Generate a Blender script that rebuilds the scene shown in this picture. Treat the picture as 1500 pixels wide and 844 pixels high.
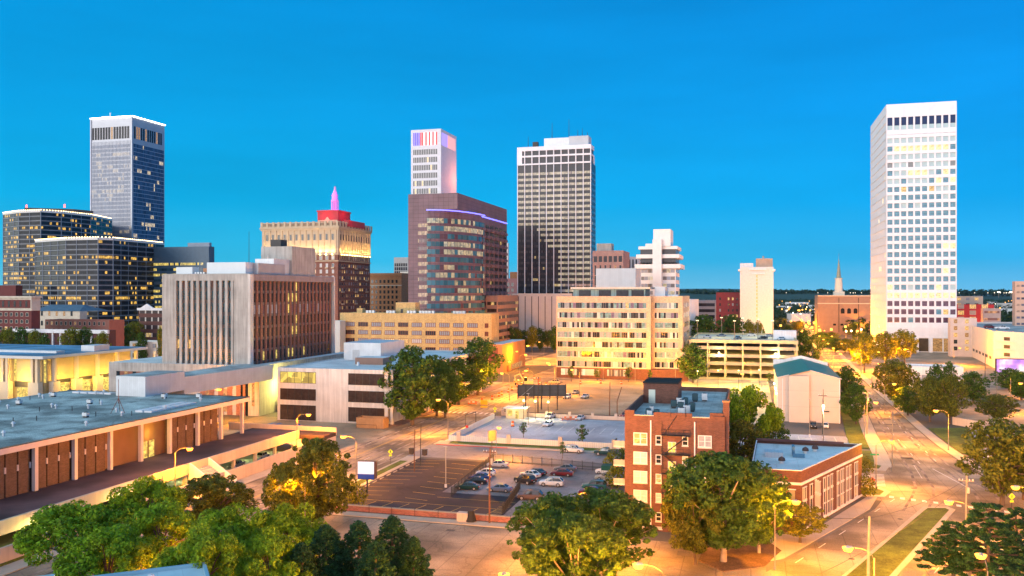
import bpy, math, random
from mathutils import Vector, Matrix
random.seed(7)
R = math.radians
for o in list(bpy.data.objects): bpy.data.objects.remove(o)
SC = bpy.context.scene
COL = SC.collection

# ------------------------------------------------------------------ camera, sky, sun, exposure
CAM_H = 38.0
TH = math.atan(350/1250)
CT, ST = math.cos(TH), math.sin(TH)
cam_d = bpy.data.cameras.new('camera'); cam = bpy.data.objects.new('camera', cam_d); COL.objects.link(cam)
cam.location = (0, 0, CAM_H); cam.rotation_euler = (R(90), 0, TH)
cam_d.sensor_width = 36; cam_d.lens = 30; cam_d.shift_y = 0.004
cam_d.clip_start = 1; cam_d.clip_end = 30000
SC.camera = cam
SC.view_settings.view_transform = 'Standard'; SC.view_settings.look = 'None'
SC.view_settings.exposure = 0.0; SC.view_settings.gamma = 1
SC.render.engine = 'CYCLES'
try:
    SC.cycles.use_denoising = True; SC.cycles.denoiser = 'OPENIMAGEDENOISE'
    SC.cycles.use_light_tree = True; SC.cycles.max_bounces = 5; SC.cycles.diffuse_bounces = 2
    SC.cycles.glossy_bounces = 3; SC.cycles.transmission_bounces = 3; SC.cycles.transparent_max_bounces = 4
    SC.cycles.sample_clamp_indirect = 4; SC.cycles.caustics_reflective = False; SC.cycles.caustics_refractive = False
except Exception: pass
LAMP_K = 1.0
SUN_EL, SUN_AZ = 8.0, 205.0        # afterglow low in the sky behind the viewer (azimuth clockwise from +Y)
world = bpy.data.worlds.new('World'); SC.world = world; world.use_nodes = True
nt = world.node_tree; nt.nodes.clear()
def wn(t, **k):
    n = nt.nodes.new(t)
    for a, b in k.items(): setattr(n, a, b)
    return n
wout = wn('ShaderNodeOutputWorld'); bg = wn('ShaderNodeBackground')
tc = wn('ShaderNodeTexCoord'); sep = wn('ShaderNodeSeparateXYZ'); nt.links.new(tc.outputs['Generated'], sep.inputs[0])
ramp = wn('ShaderNodeValToRGB'); nt.links.new(sep.outputs['Z'], ramp.inputs[0])
cr = ramp.color_ramp
stops = [(0.0, (.16, .58, .90)), (.035, (.03, .485, .91)), (.10, (.0, .405, .90)), (.20, (.0, .335, .87)), (.33, (.0, .265, .77)), (.55, (.08, .42, .84)), (1.0, (.36, .72, 1.05))]
cr.elements[0].position = 0; cr.elements[0].color = (*stops[0][1], 1)
cr.elements[1].position = 1; cr.elements[1].color = (*stops[-1][1], 1)
for p, c_ in stops[1:-1]:
    e_ = cr.elements.new(p); e_.color = (*c_, 1)
# the afterglow half of the dome (behind the viewer): paler, warmer
az = R(SUN_AZ); gd = (math.sin(az), math.cos(az), 0.12)
dot = wn('ShaderNodeVectorMath', operation='DOT_PRODUCT'); nt.links.new(tc.outputs['Generated'], dot.inputs[0]); dot.inputs[1].default_value = gd
mr = wn('ShaderNodeMapRange', interpolation_type='SMOOTHSTEP'); nt.links.new(dot.outputs['Value'], mr.inputs[0])
mr.inputs[1].default_value = -.25; mr.inputs[2].default_value = .95
ramp2 = wn('ShaderNodeValToRGB'); nt.links.new(sep.outputs['Z'], ramp2.inputs[0]); c2 = ramp2.color_ramp
c2.elements[0].position = 0; c2.elements[0].color = (3.3, 3.0, 3.0, 1)
c2.elements[1].position = 1; c2.elements[1].color = (.36, .70, 1.0, 1)
e_ = c2.elements.new(.22); e_.color = (2.0, 1.85, 1.95, 1); e_ = c2.elements.new(.45); e_.color = (.55, .80, 1.05, 1)
mx = wn('ShaderNodeMixRGB'); nt.links.new(mr.outputs[0], mx.inputs[0]); nt.links.new(ramp.outputs[0], mx.inputs[1]); nt.links.new(ramp2.outputs[0], mx.inputs[2])
# physical dusk sky adds its own gradient on top, sun below the glow
sky = wn('ShaderNodeTexSky', sky_type='NISHITA'); sky.sun_disc = False; sky.sun_elevation = R(1.0); sky.sun_rotation = az
skm = wn('ShaderNodeMixRGB', blend_type='ADD'); skm.inputs[0].default_value = 0.003
nt.links.new(mx.outputs[0], skm.inputs[1]); nt.links.new(sky.outputs[0], skm.inputs[2])
# faint high cirrus streaks
nz = wn('ShaderNodeTexNoise'); nz.inputs['Scale'].default_value = 2.2; nz.inputs['Detail'].default_value = 6
mp = wn('ShaderNodeMapping'); mp.inputs['Scale'].default_value = (1, 1, 6); mp.inputs['Rotation'].default_value = (0, .25, 0)
nt.links.new(tc.outputs['Generated'], mp.inputs[0]); nt.links.new(mp.outputs[0], nz.inputs['Vector'])
cm = wn('ShaderNodeMapRange'); nt.links.new(nz.outputs['Fac'], cm.inputs[0]); cm.inputs[1].default_value = .35; cm.inputs[2].default_value = .8; cm.inputs[3].default_value = .93; cm.inputs[4].default_value = 1.16
cmu = wn('ShaderNodeMixRGB', blend_type='MULTIPLY'); cmu.inputs[0].default_value = 1
nt.links.new(skm.outputs[0], cmu.inputs[1]); nt.links.new(cm.outputs[0], cmu.inputs[2])
tintd = wn('ShaderNodeVectorMath', operation='DOT_PRODUCT'); nt.links.new(tc.outputs['Generated'], tintd.inputs[0]); tintd.inputs[1].default_value = (-.96, .27, 0)
tmr = wn('ShaderNodeMapRange'); nt.links.new(tintd.outputs['Value'], tmr.inputs[0]); tmr.inputs[1].default_value = -.3; tmr.inputs[2].default_value = .75
tmx = wn('ShaderNodeMixRGB'); tmx.inputs[1].default_value = (1, .93, 1.03, 1); tmx.inputs[2].default_value = (1, 1.06, .90, 1); nt.links.new(tmr.outputs[0], tmx.inputs[0])
tmu = wn('ShaderNodeMixRGB', blend_type='MULTIPLY'); tmu.inputs[0].default_value = 1; nt.links.new(cmu.outputs[0], tmu.inputs[1]); nt.links.new(tmx.outputs[0], tmu.inputs[2])
nt.links.new(tmu.outputs[0], bg.inputs[0]); bg.inputs[1].default_value = 1.0; nt.links.new(bg.outputs[0], wout.inputs[0])
sun_d = bpy.data.lights.new('sun', 'SUN'); sun = bpy.data.objects.new('sun', sun_d); COL.objects.link(sun)
sun_d.energy = 1.75; sun_d.angle = R(28); sun_d.color = (1, .93, .87)
sd = Vector((math.sin(az)*math.cos(R(SUN_EL)), math.cos(az)*math.cos(R(SUN_EL)), math.sin(R(SUN_EL))))
sun.rotation_euler = sd.to_track_quat('Z', 'Y').to_euler()

# ------------------------------------------------------------------ helpers
def at(u, v=None, z=0.0, Y=None):
    """ground-plane (or height z) point, world x/y, of a direction read off the photograph."""
    if Y is None: Y = (CAM_H - z)*1250.0/(v - 428)
    X = (u - 750)/1250.0*Y
    return (X*CT - Y*ST, X*ST + Y*CT)

MATS = {}
def node_mat(name):
    m = bpy.data.materials.new(name); m.use_nodes = True
    t = m.node_tree; b = t.nodes['Principled BSDF']
    return m, t, b
def M(name, col=None, rough=.85, var=.14, vs=.35, metal=0, spec=.3, brick=None, joint=None, streak=0, bump=0, speck=0, patch=None, crack=None):
    if name in MATS: return MATS[name]
    m, t, b = node_mat(name); N = t.nodes; L = t.links
    b.inputs['Roughness'].default_value = rough; b.inputs['Metallic'].default_value = metal
    b.inputs['Specular IOR Level'].default_value = spec
    tc = N.new('ShaderNodeTexCoord'); src = None
    def noise(scale, detail, coord='Object', sc=None, rough_=.55):
        n = N.new('ShaderNodeTexNoise'); n.inputs['Scale'].default_value = scale; n.inputs['Detail'].default_value = detail; n.inputs['Roughness'].default_value = rough_
        if sc:
            mp = N.new('ShaderNodeMapping'); mp.inputs['Scale'].default_value = sc; L.new(tc.outputs[coord], mp.inputs[0]); L.new(mp.outputs[0], n.inputs['Vector'])
        else: L.new(tc.outputs[coord], n.inputs['Vector'])
        return n.outputs['Fac']
    def mixv(a, fac, lo, hi, f0=.3, f1=.7):
        r = N.new('ShaderNodeMapRange'); L.new(fac, r.inputs[0]); r.inputs[1].default_value = f0; r.inputs[2].default_value = f1
        r.inputs[3].default_value = lo; r.inputs[4].default_value = hi
        x = N.new('ShaderNodeMixRGB'); x.blend_type = 'MULTIPLY'; x.inputs[0].default_value = 1
        L.new(a, x.inputs[1]); L.new(r.outputs[0], x.inputs[2]); return x.outputs[0]
    rgb = N.new('ShaderNodeRGB'); rgb.outputs[0].default_value = (*col, 1); src = rgb.outputs[0]
    if brick:
        bt = N.new('ShaderNodeTexBrick'); bt.inputs['Scale'].default_value = 1
        bt.inputs['Brick Width'].default_value = brick[1]; bt.inputs['Row Height'].default_value = brick[2]; bt.inputs['Mortar Size'].default_value = brick[3]
        bt.inputs['Color1'].default_value = (*[c_*1.18 for c_ in col], 1); bt.inputs['Color2'].default_value = (*[c_*.78 for c_ in col], 1)
        bt.inputs['Mortar'].default_value = (*brick[0], 1); L.new(tc.outputs['UV'], bt.inputs['Vector']); src = bt.outputs['Color']
    src = mixv(src, noise(vs, 6), 1-var, 1+var)
    if patch:
        src = mixv(src, noise(patch[0], 3, rough_=.4), 1-patch[1], 1+patch[1]*.6, .42, .58)
    if crack:
        nn = N.new('ShaderNodeTexNoise'); nn.inputs['Scale'].default_value = crack[0]*2.5; nn.inputs['Detail'].default_value = 5; L.new(tc.outputs['Object'], nn.inputs['Vector'])
        va = N.new('ShaderNodeVectorMath'); va.operation = 'MULTIPLY_ADD'; L.new(nn.outputs['Color'], va.inputs[0]); va.inputs[1].default_value = (.9/crack[0]*.5,)*3; L.new(tc.outputs['Object'], va.inputs[2])
        vo = N.new('ShaderNodeTexVoronoi'); vo.feature = 'DISTANCE_TO_EDGE'; vo.inputs['Scale'].default_value = crack[0]; L.new(va.outputs[0], vo.inputs['Vector'])
        src = mixv(src, vo.outputs['Distance'], 1-crack[1], 1.0, 0, crack[2])
        nn2 = N.new('ShaderNodeTexVoronoi'); nn2.inputs['Scale'].default_value = .16; nn2.distance = 'CHEBYCHEV'; L.new(tc.outputs['Object'], nn2.inputs['Vector'])
        sc_ = N.new('ShaderNodeSeparateColor'); L.new(nn2.outputs['Color'], sc_.inputs[0]); src = mixv(src, sc_.outputs[0], 1-crack[3], 1+crack[3]*.7, 0, 1)
    if speck: src = mixv(src, noise(4.5, 2), 1-speck, 1+speck)
    if streak: src = mixv(src, noise(1, 4, 'UV', (1.3, .09, 1)), 1-streak, 1+streak*.4)
    if joint:
        bt = N.new('ShaderNodeTexBrick'); bt.offset = 0; bt.inputs['Scale'].default_value = 1
        bt.inputs['Brick Width'].default_value = joint[0]; bt.inputs['Row Height'].default_value = joint[1]; bt.inputs['Mortar Size'].default_value = joint[2]
        k = 1-joint[3]
        bt.inputs['Color1'].default_value = (1, 1, 1, 1); bt.inputs['Color2'].default_value = (.94, .94, .94, 1); bt.inputs['Mortar'].default_value = (k, k, k, 1)
        L.new(tc.outputs['UV'], bt.inputs['Vector'])
        x = N.new('ShaderNodeMixRGB'); x.blend_type = 'MULTIPLY'; x.inputs[0].default_value = 1; L.new(src, x.inputs[1]); L.new(bt.outputs['Color'], x.inputs[2]); src = x.outputs[0]
    if bump:
        bp = N.new('ShaderNodeBump'); bp.inputs['Strength'].default_value = bump; bp.inputs['Distance'].default_value = .05
        L.new(noise(6, 3), bp.inputs['Height']); L.new(bp.outputs[0], b.inputs['Normal'])
    L.new(src, b.inputs['Base Color'])
    MATS[name] = m; return m
def EM(name, col, strength):
    if name in MATS: return MATS[name]
    m, t, b = node_mat(name)
    b.inputs['Base Color'].default_value = (*[min(1, c_*.6) for c_ in col], 1)
    b.inputs['Emission Color'].default_value = (*col, 1); b.inputs['Emission Strength'].default_value = strength
    MATS[name] = m; return m
def GL(name, col=(.02, .028, .034), rough=.12, spec=.28, var=.5, cell=None):
    """window glass: dark, glossy, pane-to-pane variation"""
    if name in MATS: return MATS[name]
    m, t, b = node_mat(name); N = t.nodes; L = t.links
    b.inputs['Roughness'].default_value = rough; b.inputs['Specular IOR Level'].default_value = spec
    oi = N.new('ShaderNodeObjectInfo'); tc = N.new('ShaderNodeTexCoord')
    n = N.new('ShaderNodeTexNoise'); n.inputs['Scale'].default_value = .9; n.inputs['Detail'].default_value = 2; L.new(tc.outputs['Object'], n.inputs['Vector'])
    r = N.new('ShaderNodeMapRange'); L.new(n.outputs['Fac'], r.inputs[0]); r.inputs[1].default_value = .3; r.inputs[2].default_value = .7; r.inputs[3].default_value = 1-var; r.inputs[4].default_value = 1+var
    x = N.new('ShaderNodeMixRGB'); x.blend_type = 'MULTIPLY'; x.inputs[0].default_value = 1; x.inputs[1].default_value = (*col, 1); L.new(r.outputs[0], x.inputs[2])
    L.new(x.outputs[0], b.inputs['Base Color']); MATS[name] = m; return m
def LIT(name, col=(1, .66, .28), strength=1.2, scale=1.3, lo=.35):
    """a lit room seen through a window: uneven furniture / blind shapes"""
    if name in MATS: return MATS[name]
    m, t, b = node_mat(name); N = t.nodes; L = t.links
    b.inputs['Base Color'].default_value = (.08, .06, .04, 1); b.inputs['Roughness'].default_value = .2
    tc = N.new('ShaderNodeTexCoord'); v = N.new('ShaderNodeTexVoronoi'); v.distance = 'CHEBYCHEV'; v.inputs['Scale'].default_value = scale
    mp = N.new('ShaderNodeMapping'); mp.inputs['Scale'].default_value = (1, 1, 1.4); L.new(tc.outputs['Object'], mp.inputs[0]); L.new(mp.outputs[0], v.inputs['Vector'])
    sp = N.new('ShaderNodeSeparateColor'); L.new(v.outputs['Color'], sp.inputs[0])
    r = N.new('ShaderNodeMapRange'); L.new(sp.outputs[0], r.inputs[0]); r.inputs[3].default_value = strength*lo*.8; r.inputs[4].default_value = strength*.95
    b.inputs['Emission Color'].default_value = (*col, 1); L.new(r.outputs[0], b.inputs['Emission Strength']); MATS[name] = m; return m
def BAND(name, cell, p, dark=(.02, .03, .045), lit=(1, .56, .15), strength=1.3, frame=None, fw=.08, rough=.12, alt=None, pa=0, cluster=.6, floorvar=.25, seed=0.0):
    """one storey's ribbon of glazing: bays `cell` metres wide (UV in metres), a share p of them lit"""
    if name in MATS: return MATS[name]
    m, t, b = node_mat(name); N = t.nodes; L = t.links
    b.inputs['Roughness'].default_value = rough; b.inputs['Specular IOR Level'].default_value = .2
    def mth(op, a, b_=None, c_=None):
        n = N.new('ShaderNodeMath'); n.operation = op
        for i, x in enumerate((a, b_, c_)):
            if x is None: continue
            if isinstance(x, (int, float)): n.inputs[i].default_value = x
            else: L.new(x, n.inputs[i])
        return n.outputs[0]
    tc = N.new('ShaderNodeTexCoord'); sp = N.new('ShaderNodeSeparateXYZ'); L.new(tc.outputs['UV'], sp.inputs[0]); oi = N.new('ShaderNodeObjectInfo')
    uu = mth('DIVIDE', sp.outputs[0], cell); ci = mth('FLOOR', uu); fr = mth('FRACT', uu)
    rnd = mth('MULTIPLY_ADD', oi.outputs['Random'], 913.7, seed)
    def wnz(a, b_):
        c = N.new('ShaderNodeCombineXYZ'); L.new(a, c.inputs[0]); L.new(b_, c.inputs[1]); w = N.new('ShaderNodeTexWhiteNoise'); w.noise_dimensions = '2D'; L.new(c.outputs[0], w.inputs['Vector']); return w
    w1 = wnz(ci, rnd); w2 = wnz(mth('FLOOR', mth('DIVIDE', ci, 4.0)), mth('ADD', rnd, 17.3))
    pick = mth('ADD', mth('MULTIPLY', w1.outputs['Value'], 1-cluster), mth('MULTIPLY', w2.outputs['Value'], cluster))
    fl = mth('MULTIPLY', mth('SUBTRACT', mth('FRACT', mth('MULTIPLY', oi.outputs['Random'], 57.31)), .5), floorvar)
    on = mth('LESS_THAN', mth('ADD', pick, fl), p)
    # brightness inside the bay
    v = N.new('ShaderNodeTexVoronoi'); v.distance = 'CHEBYCHEV'; v.inputs['Scale'].default_value = .8; L.new(tc.outputs['Object'], v.inputs['Vector'])
    sc = N.new('ShaderNodeSeparateColor'); L.new(v.outputs['Color'], sc.inputs[0])
    br = mth('MULTIPLY_ADD', sc.outputs[0], .8, .35)
    glass = mth('GREATER_THAN', fr, fw/cell) if frame else None
    e = mth('MULTIPLY', mth('MULTIPLY', on, br), strength*.8)
    x = N.new('ShaderNodeMixRGB'); x.inputs[1].default_value = (*[c_*.6 for c_ in dark], 1); x.inputs[2].default_value = (*[c_*1.6 for c_ in dark], 1); L.new(w1.outputs['Value'], x.inputs[0])
    colr = x.outputs[0]
    if alt:
        w3 = wnz(mth('ADD', ci, 5.5), rnd); s = mth('LESS_THAN', w3.outputs['Value'], pa)
        y = N.new('ShaderNodeMixRGB'); L.new(s, y.inputs[0]); L.new(colr, y.inputs[1]); y.inputs[2].default_value = (*alt, 1); colr = y.outputs[0]
    if frame:
        y = N.new('ShaderNodeMixRGB'); L.new(glass, y.inputs[0]); y.inputs[1].default_value = (*frame, 1); L.new(colr, y.inputs[2]); colr = y.outputs[0]
        e = mth('MULTIPLY', e, glass)
        rr = mth('MULTIPLY_ADD', glass, rough-.6, .6); L.new(rr, b.inputs['Roughness'])
    L.new(colr, b.inputs['Base Color']); b.inputs['Emission Color'].default_value = (*lit, 1); L.new(e, b.inputs['Emission Strength'])
    MATS[name] = m; return m

class MB:
    """collects faces for ONE mesh object; UVs are in metres along each face"""
    def __init__(s): s.v = []; s.f = []; s.m = []; s.uv = []; s.mats = []; s.sm = []; s.cuts = []; s.hold = False
    def cut(s):
        if not s.hold and (not s.cuts or s.cuts[-1] != len(s.f)): s.cuts.append(len(s.f))
    def pieces(s):
        out = []
        for a, z in zip(s.cuts, s.cuts[1:]+[len(s.f)]):
            q = MB()
            for i in range(a, z): q.face([s.v[k] for k in s.f[i]], s.mats[s.m[i]], s.uv[i], s.sm[i])
            if q.f: out.append(q)
        return out
    def mi(s, mat):
        if mat not in s.mats: s.mats.append(mat)
        return s.mats.index(mat)
    def face(s, pts, mat, uv=None, smooth=False):
        i = len(s.v); s.v += [tuple(p) for p in pts]; s.f.append(list(range(i, i+len(pts)))); s.m.append(s.mi(mat)); s.sm.append(smooth)
        if uv is None:
            a, b, c = Vector(pts[0]), Vector(pts[1]), Vector(pts[2]); n = (b-a).cross(c-b)
            ax, ay, az = abs(n.x), abs(n.y), abs(n.z)
            if az >= ax and az >= ay: uv = [(p[0], p[1]) for p in pts]
            elif ax >= ay: uv = [(p[1], p[2]) for p in pts]
            else: uv = [(p[0], p[2]) for p in pts]
        s.uv.append(uv)
    def box(s, x0, y0, z0, x1, y1, z1, mat, top=None, bottom=True):
        s.cut(); P = [(x0,y0,z0),(x1,y0,z0),(x1,y1,z0),(x0,y1,z0),(x0,y0,z1),(x1,y0,z1),(x1,y1,z1),(x0,y1,z1)]
        for q in ((0,1,5,4),(1,2,6,5),(2,3,7,6),(3,0,4,7)): s.face([P[i] for i in q], mat)
        s.face([P[i] for i in (4,5,6,7)], top or mat)
        if bottom: s.face([P[i] for i in (3,2,1,0)], mat)
        return s
    def prism(s, poly, z0, z1, mat, top=None, smooth=False, closed=True):
        s.cut(); n = len(poly); u = 0
        for i in range(n):
            a, b = poly[i], poly[(i+1) % n]; d = math.hypot(b[0]-a[0], b[1]-a[1])
            s.face([(*a, z0), (*b, z0), (*b, z1), (*a, z1)], mat, [(u, z0), (u+d, z0), (u+d, z1), (u, z1)], smooth); u += d
        s.face([(*p, z1) for p in poly], top or mat)
        s.face([(*p, z0) for p in reversed(poly)], mat)
        return s
    def frus(s, cx, cy, z0, z1, r0, r1, mat, n=12, cap=True, ph=0, smooth=False):
        s.cut(); a = [(cx+r0*math.cos(ph+2*math.pi*i/n), cy+r0*math.sin(ph+2*math.pi*i/n), z0) for i in range(n)]
        b = [(cx+r1*math.cos(ph+2*math.pi*i/n), cy+r1*math.sin(ph+2*math.pi*i/n), z1) for i in range(n)]
        for i in range(n):
            j = (i+1) % n; s.face([a[i], a[j], b[j], b[i]], mat, None, smooth)
        if cap: s.face(b, mat); s.face(a[::-1], mat)
        return s
    def tube(s, pts, r, mat, n=6, r2=None):
        s.cut(); pts = [Vector(p) for p in pts]; rings = []
        for i, p in enumerate(pts):
            d = (pts[min(i+1, len(pts)-1)] - pts[max(i-1, 0)]).normalized()
            a = d.cross(Vector((0, 0, 1)) if abs(d.z) < .9 else Vector((1, 0, 0))).normalized(); b = d.cross(a)
            rr = r if r2 is None else r+(r2-r)*i/(len(pts)-1)
            rings.append([p+a*rr*math.cos(2*math.pi*k/n)+b*rr*math.sin(2*math.pi*k/n) for k in range(n)])
        for i in range(len(rings)-1):
            for k in range(n):
                j = (k+1) % n; s.face([rings[i][k], rings[i+1][k], rings[i+1][j], rings[i][j]], mat, None, True)
        s.face(rings[0], mat); s.face(rings[-1][::-1], mat)
        return s
    def mesh(s, name):
        me = bpy.data.meshes.new(name); me.from_pydata(s.v, [], s.f)
        for m in s.mats: me.materials.append(m)
        me.polygons.foreach_set('material_index', s.m); me.polygons.foreach_set('use_smooth', s.sm)
        ul = me.uv_layers.new(name='UVMap'); flat = []
        for q in s.uv:
            for p in q: flat += [p[0], p[1]]
        ul.data.foreach_set('uv', flat); me.update(); return me
    def build(s, name, parent=None, loc=(0, 0, 0), rz=0):
        return OB(name, s.mesh(name), parent, loc, rz)
def OB(name, me, parent=None, loc=(0, 0, 0), rz=0):
    o = bpy.data.objects.new(name, me); COL.objects.link(o); o.location = loc; o.rotation_euler = (0, 0, rz)
    if parent is not None: o.parent = parent
    return o
def tag(o, label=None, cat=None, group=None, kind=None):
    if label: o['label'] = label
    if cat: o['category'] = cat
    if group: o['group'] = group
    if kind: o['kind'] = kind
    return o
def thing(name, label, cat, loc=(0, 0, 0), rz=0, group=None):
    return tag(OB(name, None, None, loc, rz), label, cat, group)
def kids(o): return CH.get(o.name, [])
def copy_tree(o, loc, rz=0, label=None, scale=None, group=None):
    def rec(a, parent):
        c = a.copy(); COL.objects.link(c); c.parent = parent
        for ch in a.children: rec(ch, c)
        return c
    r = rec(o, None); r.location = loc; r.rotation_euler = (0, 0, rz)
    if scale: r.scale = scale if hasattr(scale, '__len__') else (scale,)*3
    if label: r['label'] = label
    if group: r['group'] = group
    return r
def light(kind, loc, power, col, size=.25, rot=None, parent=None, **k):
    d = bpy.data.lights.new('lamp_light', kind); d.energy = power; d.color = col
    if kind in ('POINT', 'SPOT'): d.shadow_soft_size = size
    o = bpy.data.objects.new('lamp_light', d); COL.objects.link(o); o.location = loc
    if rot: o.rotation_euler = rot
    for a, b in k.items(): setattr(d, a, b)
    if parent is not None: o.parent = parent
    return o

# ------------------------------------------------------------------ buildings
class Bld:
    """a box building on the street grid; local x = east, y = north, origin at its south-west ground corner"""
    def __init__(s, name, label, cat, e, n, w, d, h, wall, roof=None, rz=0, group=None, z0=0, par=.9, core=True, pt=.35):
        s.w, s.d, s.h = w, d, h
        s.root = thing(name, label, cat, (e, n, 0), rz, group); s.P = {}
        if core:
            b = MB(); b.box(0, 0, z0, w, d, h-par, wall, roof or wall)
            if par > .05:
                t = pt
                b.box(0, 0, h-par, w, t, h, wall); b.box(0, d-t, h-par, w, d, h, wall)
                b.box(0, t, h-par, t, d-t, h, wall); b.box(w-t, t, h-par, w, d-t, h, wall)
            b.build('wall', s.root)
    def fbox(s, b, face, u0, u1, z0, z1, i, o, mat):
        """box on a face: from i metres (outwards from wall plane) to o"""
        if face == 'S': b.box(u0, -o, z0, u1, -i, z1, mat)
        elif face == 'N': b.box(u0, s.d+i, z0, u1, s.d+o, z1, mat)
        elif face == 'E': b.box(s.w+i, u0, z0, s.w+o, u1, z1, mat)
        else: b.box(-o, u0, z0, -i, u1, z1, mat)
    def part(s, name, fn, kind=None, label=None, parent=None):
        b = MB(); fn(b); o = b.build(name, parent or s.root)
        if kind: o['kind'] = kind
        if label: o['label'] = label
        return o
    def each(s, name, fn, most=100):
        """like part(), but every primitive becomes a part of its own"""
        b = MB(); fn(b); ps = b.pieces()
        for q in ps[:most]: q.build(name, s.root)
        if len(ps) > most:
            r_ = MB()
            for q in ps[most:]:
                for i in range(len(q.f)): r_.face([q.v[k] for k in q.f[i]], q.mats[q.m[i]], q.uv[i], q.sm[i])
            r_.build(name, s.root)['kind'] = 'stuff'
    def window(s, name, items, style, most=100):
        """items: (face,u0,u1,z0,z1,glass). style: dict(frame=mat, fo=, po=, bar=n, sill=mat, rail=)"""
        items = sorted(items, key=lambda q: -(q[2]-q[1])*(q[4]-q[3])*(2 if q[0] == 'S' else 1))
        cache = s.P
        def draw(b, face, u0, u1, z0, z1, g):
            w_, h_ = u1-u0, z1-z0; f = style.get('frame'); fw = style.get('fw', .1); fo = style.get('fo', .08); po = style.get('po', .03)
            s.fbox(b, face, u0, u1, z0, z1, -.02, po, g)
            if f:
                s.fbox(b, face, u0-fw, u0+.02, z0-fw, z1+fw, -.02, fo, f); s.fbox(b, face, u1-.02, u1+fw, z0-fw, z1+fw, -.02, fo, f)
                s.fbox(b, face, u0+.02, u1-.02, z1-.02, z1+fw, -.02, fo, f); s.fbox(b, face, u0+.02, u1-.02, z0-fw, z0+.02, -.02, fo, f)
                nb = style.get('bar', 0); bw = style.get('bw', .05)
                for k in range(nb):
                    x = u0+w_*(k+1)/(nb+1); s.fbox(b, face, x-bw, x+bw, z0+.02, z1-.02, po, fo-.01, f)
                if style.get('rail'):
                    z = z0+h_*style['rail']; s.fbox(b, face, u0+.02, u1-.02, z-.04, z+.04, po, fo-.015, f)
            if style.get('sill'): s.fbox(b, face, u0-.15, u1+.15, z0-fw-.18, z0-fw, -.02, .16, style['sill'])
            if style.get('head'): s.fbox(b, face, u0-.15, u1+.15, z1+fw, z1+fw+.25, -.02, .12, style['head'])
        for q in items[:most]:
            face, u0, u1, z0, z1, g = q
            key = (name, face, round(u1-u0, 2), round(z1-z0, 2), g.name)
            if key not in cache:
                b = MB(); draw(b, face, 0, u1-u0, 0, z1-z0, g)
                # local geometry was written on the face plane: keep it, only slide along it
                cache[key] = b.mesh(name)
            o = OB(name, cache[key], s.root)
            o.location = (u0, 0, z0) if face in 'SN' else (0, u0, z0)
        if len(items) > most:
            b = MB()
            for q in items[most:]: draw(b, *q)
            b.build(name, s.root)['kind'] = 'stuff'
    def bands(s, name, face, u0, u1, zs, hgt, mat, o=.06, i=-.02):
        for z in zs:
            key = (name, face, u0, u1, hgt, mat.name)
            if key not in s.P:
                b = MB(); s.fbox(b, face, u0, u1, 0, hgt, i, o, mat); s.P[key] = b.mesh(name)
            x = OB(name, s.P[key], s.root); x.location = (0, 0, z)
def zs_of(z0, step, n): return [z0+step*i for i in range(n)]

# ------------------------------------------------------------------ shared materials
white_c = M('painted_white_concrete', (.78, .77, .76), .7, .08, streak=.14)
conc = M('weathered_concrete', (.42, .40, .36), .9, .16, .25, streak=.3, joint=(3.1, 3.6, .03, .14))
conc_l = M('pale_concrete', (.58, .55, .50), .85, .12, .2, streak=.16, joint=(4, 3.5, .03, .1))
conc_w = M('cast_white_concrete', (.64, .62, .58), .8, .12, .2, streak=.24, joint=(3.2, 5.2, .025, .08))
roof_w = M('white_roof_membrane', (.66, .67, .65), .7, .14, .12, crack=(.10, .14, .04, .05), joint=(3.5, 9, .06, .12), patch=(.09, .10), speck=.06)
roof_g = M('grey_roof_felt', (.38, .40, .38), .85, .24, .25, crack=(.16, .22, .05, .10), joint=(1.4, 11, .05, .22), patch=(.14, .22), speck=.12)
roof_b = M('blue_grey_roof_gravel', (.33, .36, .33), .9, .30, .22, crack=(.07, .28, .03, .12), patch=(.12, .42), speck=.34)
metal_l = M('light_sheet_metal', (.52, .56, .58), .45, .08, .4, metal=.2, joint=(.6, 30, .03, .16))
metal_g = M('galvanised_grey', (.34, .36, .38), .5, .1, metal=.5)
metal_d = M('dark_iron', (.03, .03, .032), .5, .2)
steel_pole = M('pale_pole_steel', (.26, .22, .18), .5, .1, metal=.2)
brick_r = M('red_brick', (.135, .056, .038), .9, .14, .5, brick=((.18, .11, .085), .44, .15, .014), streak=.1)
brick_b = M('brown_brick', (.21, .092, .068), .9, .10, .5, brick=((.24, .14, .11), .6, .2, .015))
brick_o = M('orange_brick', (.42, .19, .08), .9, .10, .5, brick=((.40, .25, .18), .5, .2, .015))
brick_y = M('yellow_brick', (.50, .37, .15), .9, .10, .3, brick=((.56, .44, .28), .5, .2, .012), streak=.14)
brick_t = M('buff_brick', (.52, .375, .265), .9, .08, .3, brick=((.62, .48, .36), .5, .2, .012), streak=.08)
brick_p = M('dusty_pink_brick', (.36, .22, .19), .9, .12, .4, brick=((.4, .28, .25), .5, .2, .015))
stone = M('cream_stone', (.62, .54, .42), .85, .1, .4, joint=(1.2, .8, .02, .1))
glass = GL('window_glass'); glass_t = GL('teal_window_glass', (.035, .075, .09)); glass_b = GL('black_window_glass', (.012, .014, .02))
blind = M('pale_window_blind', (.30, .31, .33), .5, .2, 2.0); blind_w = M('white_window_blind', (.50, .50, .50), .5, .15, 2.0)
lit1 = LIT('lit_room', (1, .60, .18), 1.35); lit2 = LIT('bright_lit_room', (1, .74, .34), 1.9, 1.0, .5); lit3 = LIT('dim_lit_room', (1, .5, .16), .6)
lit_y = LIT('yellow_lit_room', (1, .74, .16), 1.3)
frame_w = M('white_window_frame', (.72, .70, .67), .6, .05); frame_d = M('dark_window_frame', (.05, .045, .04), .5, .1)
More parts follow.
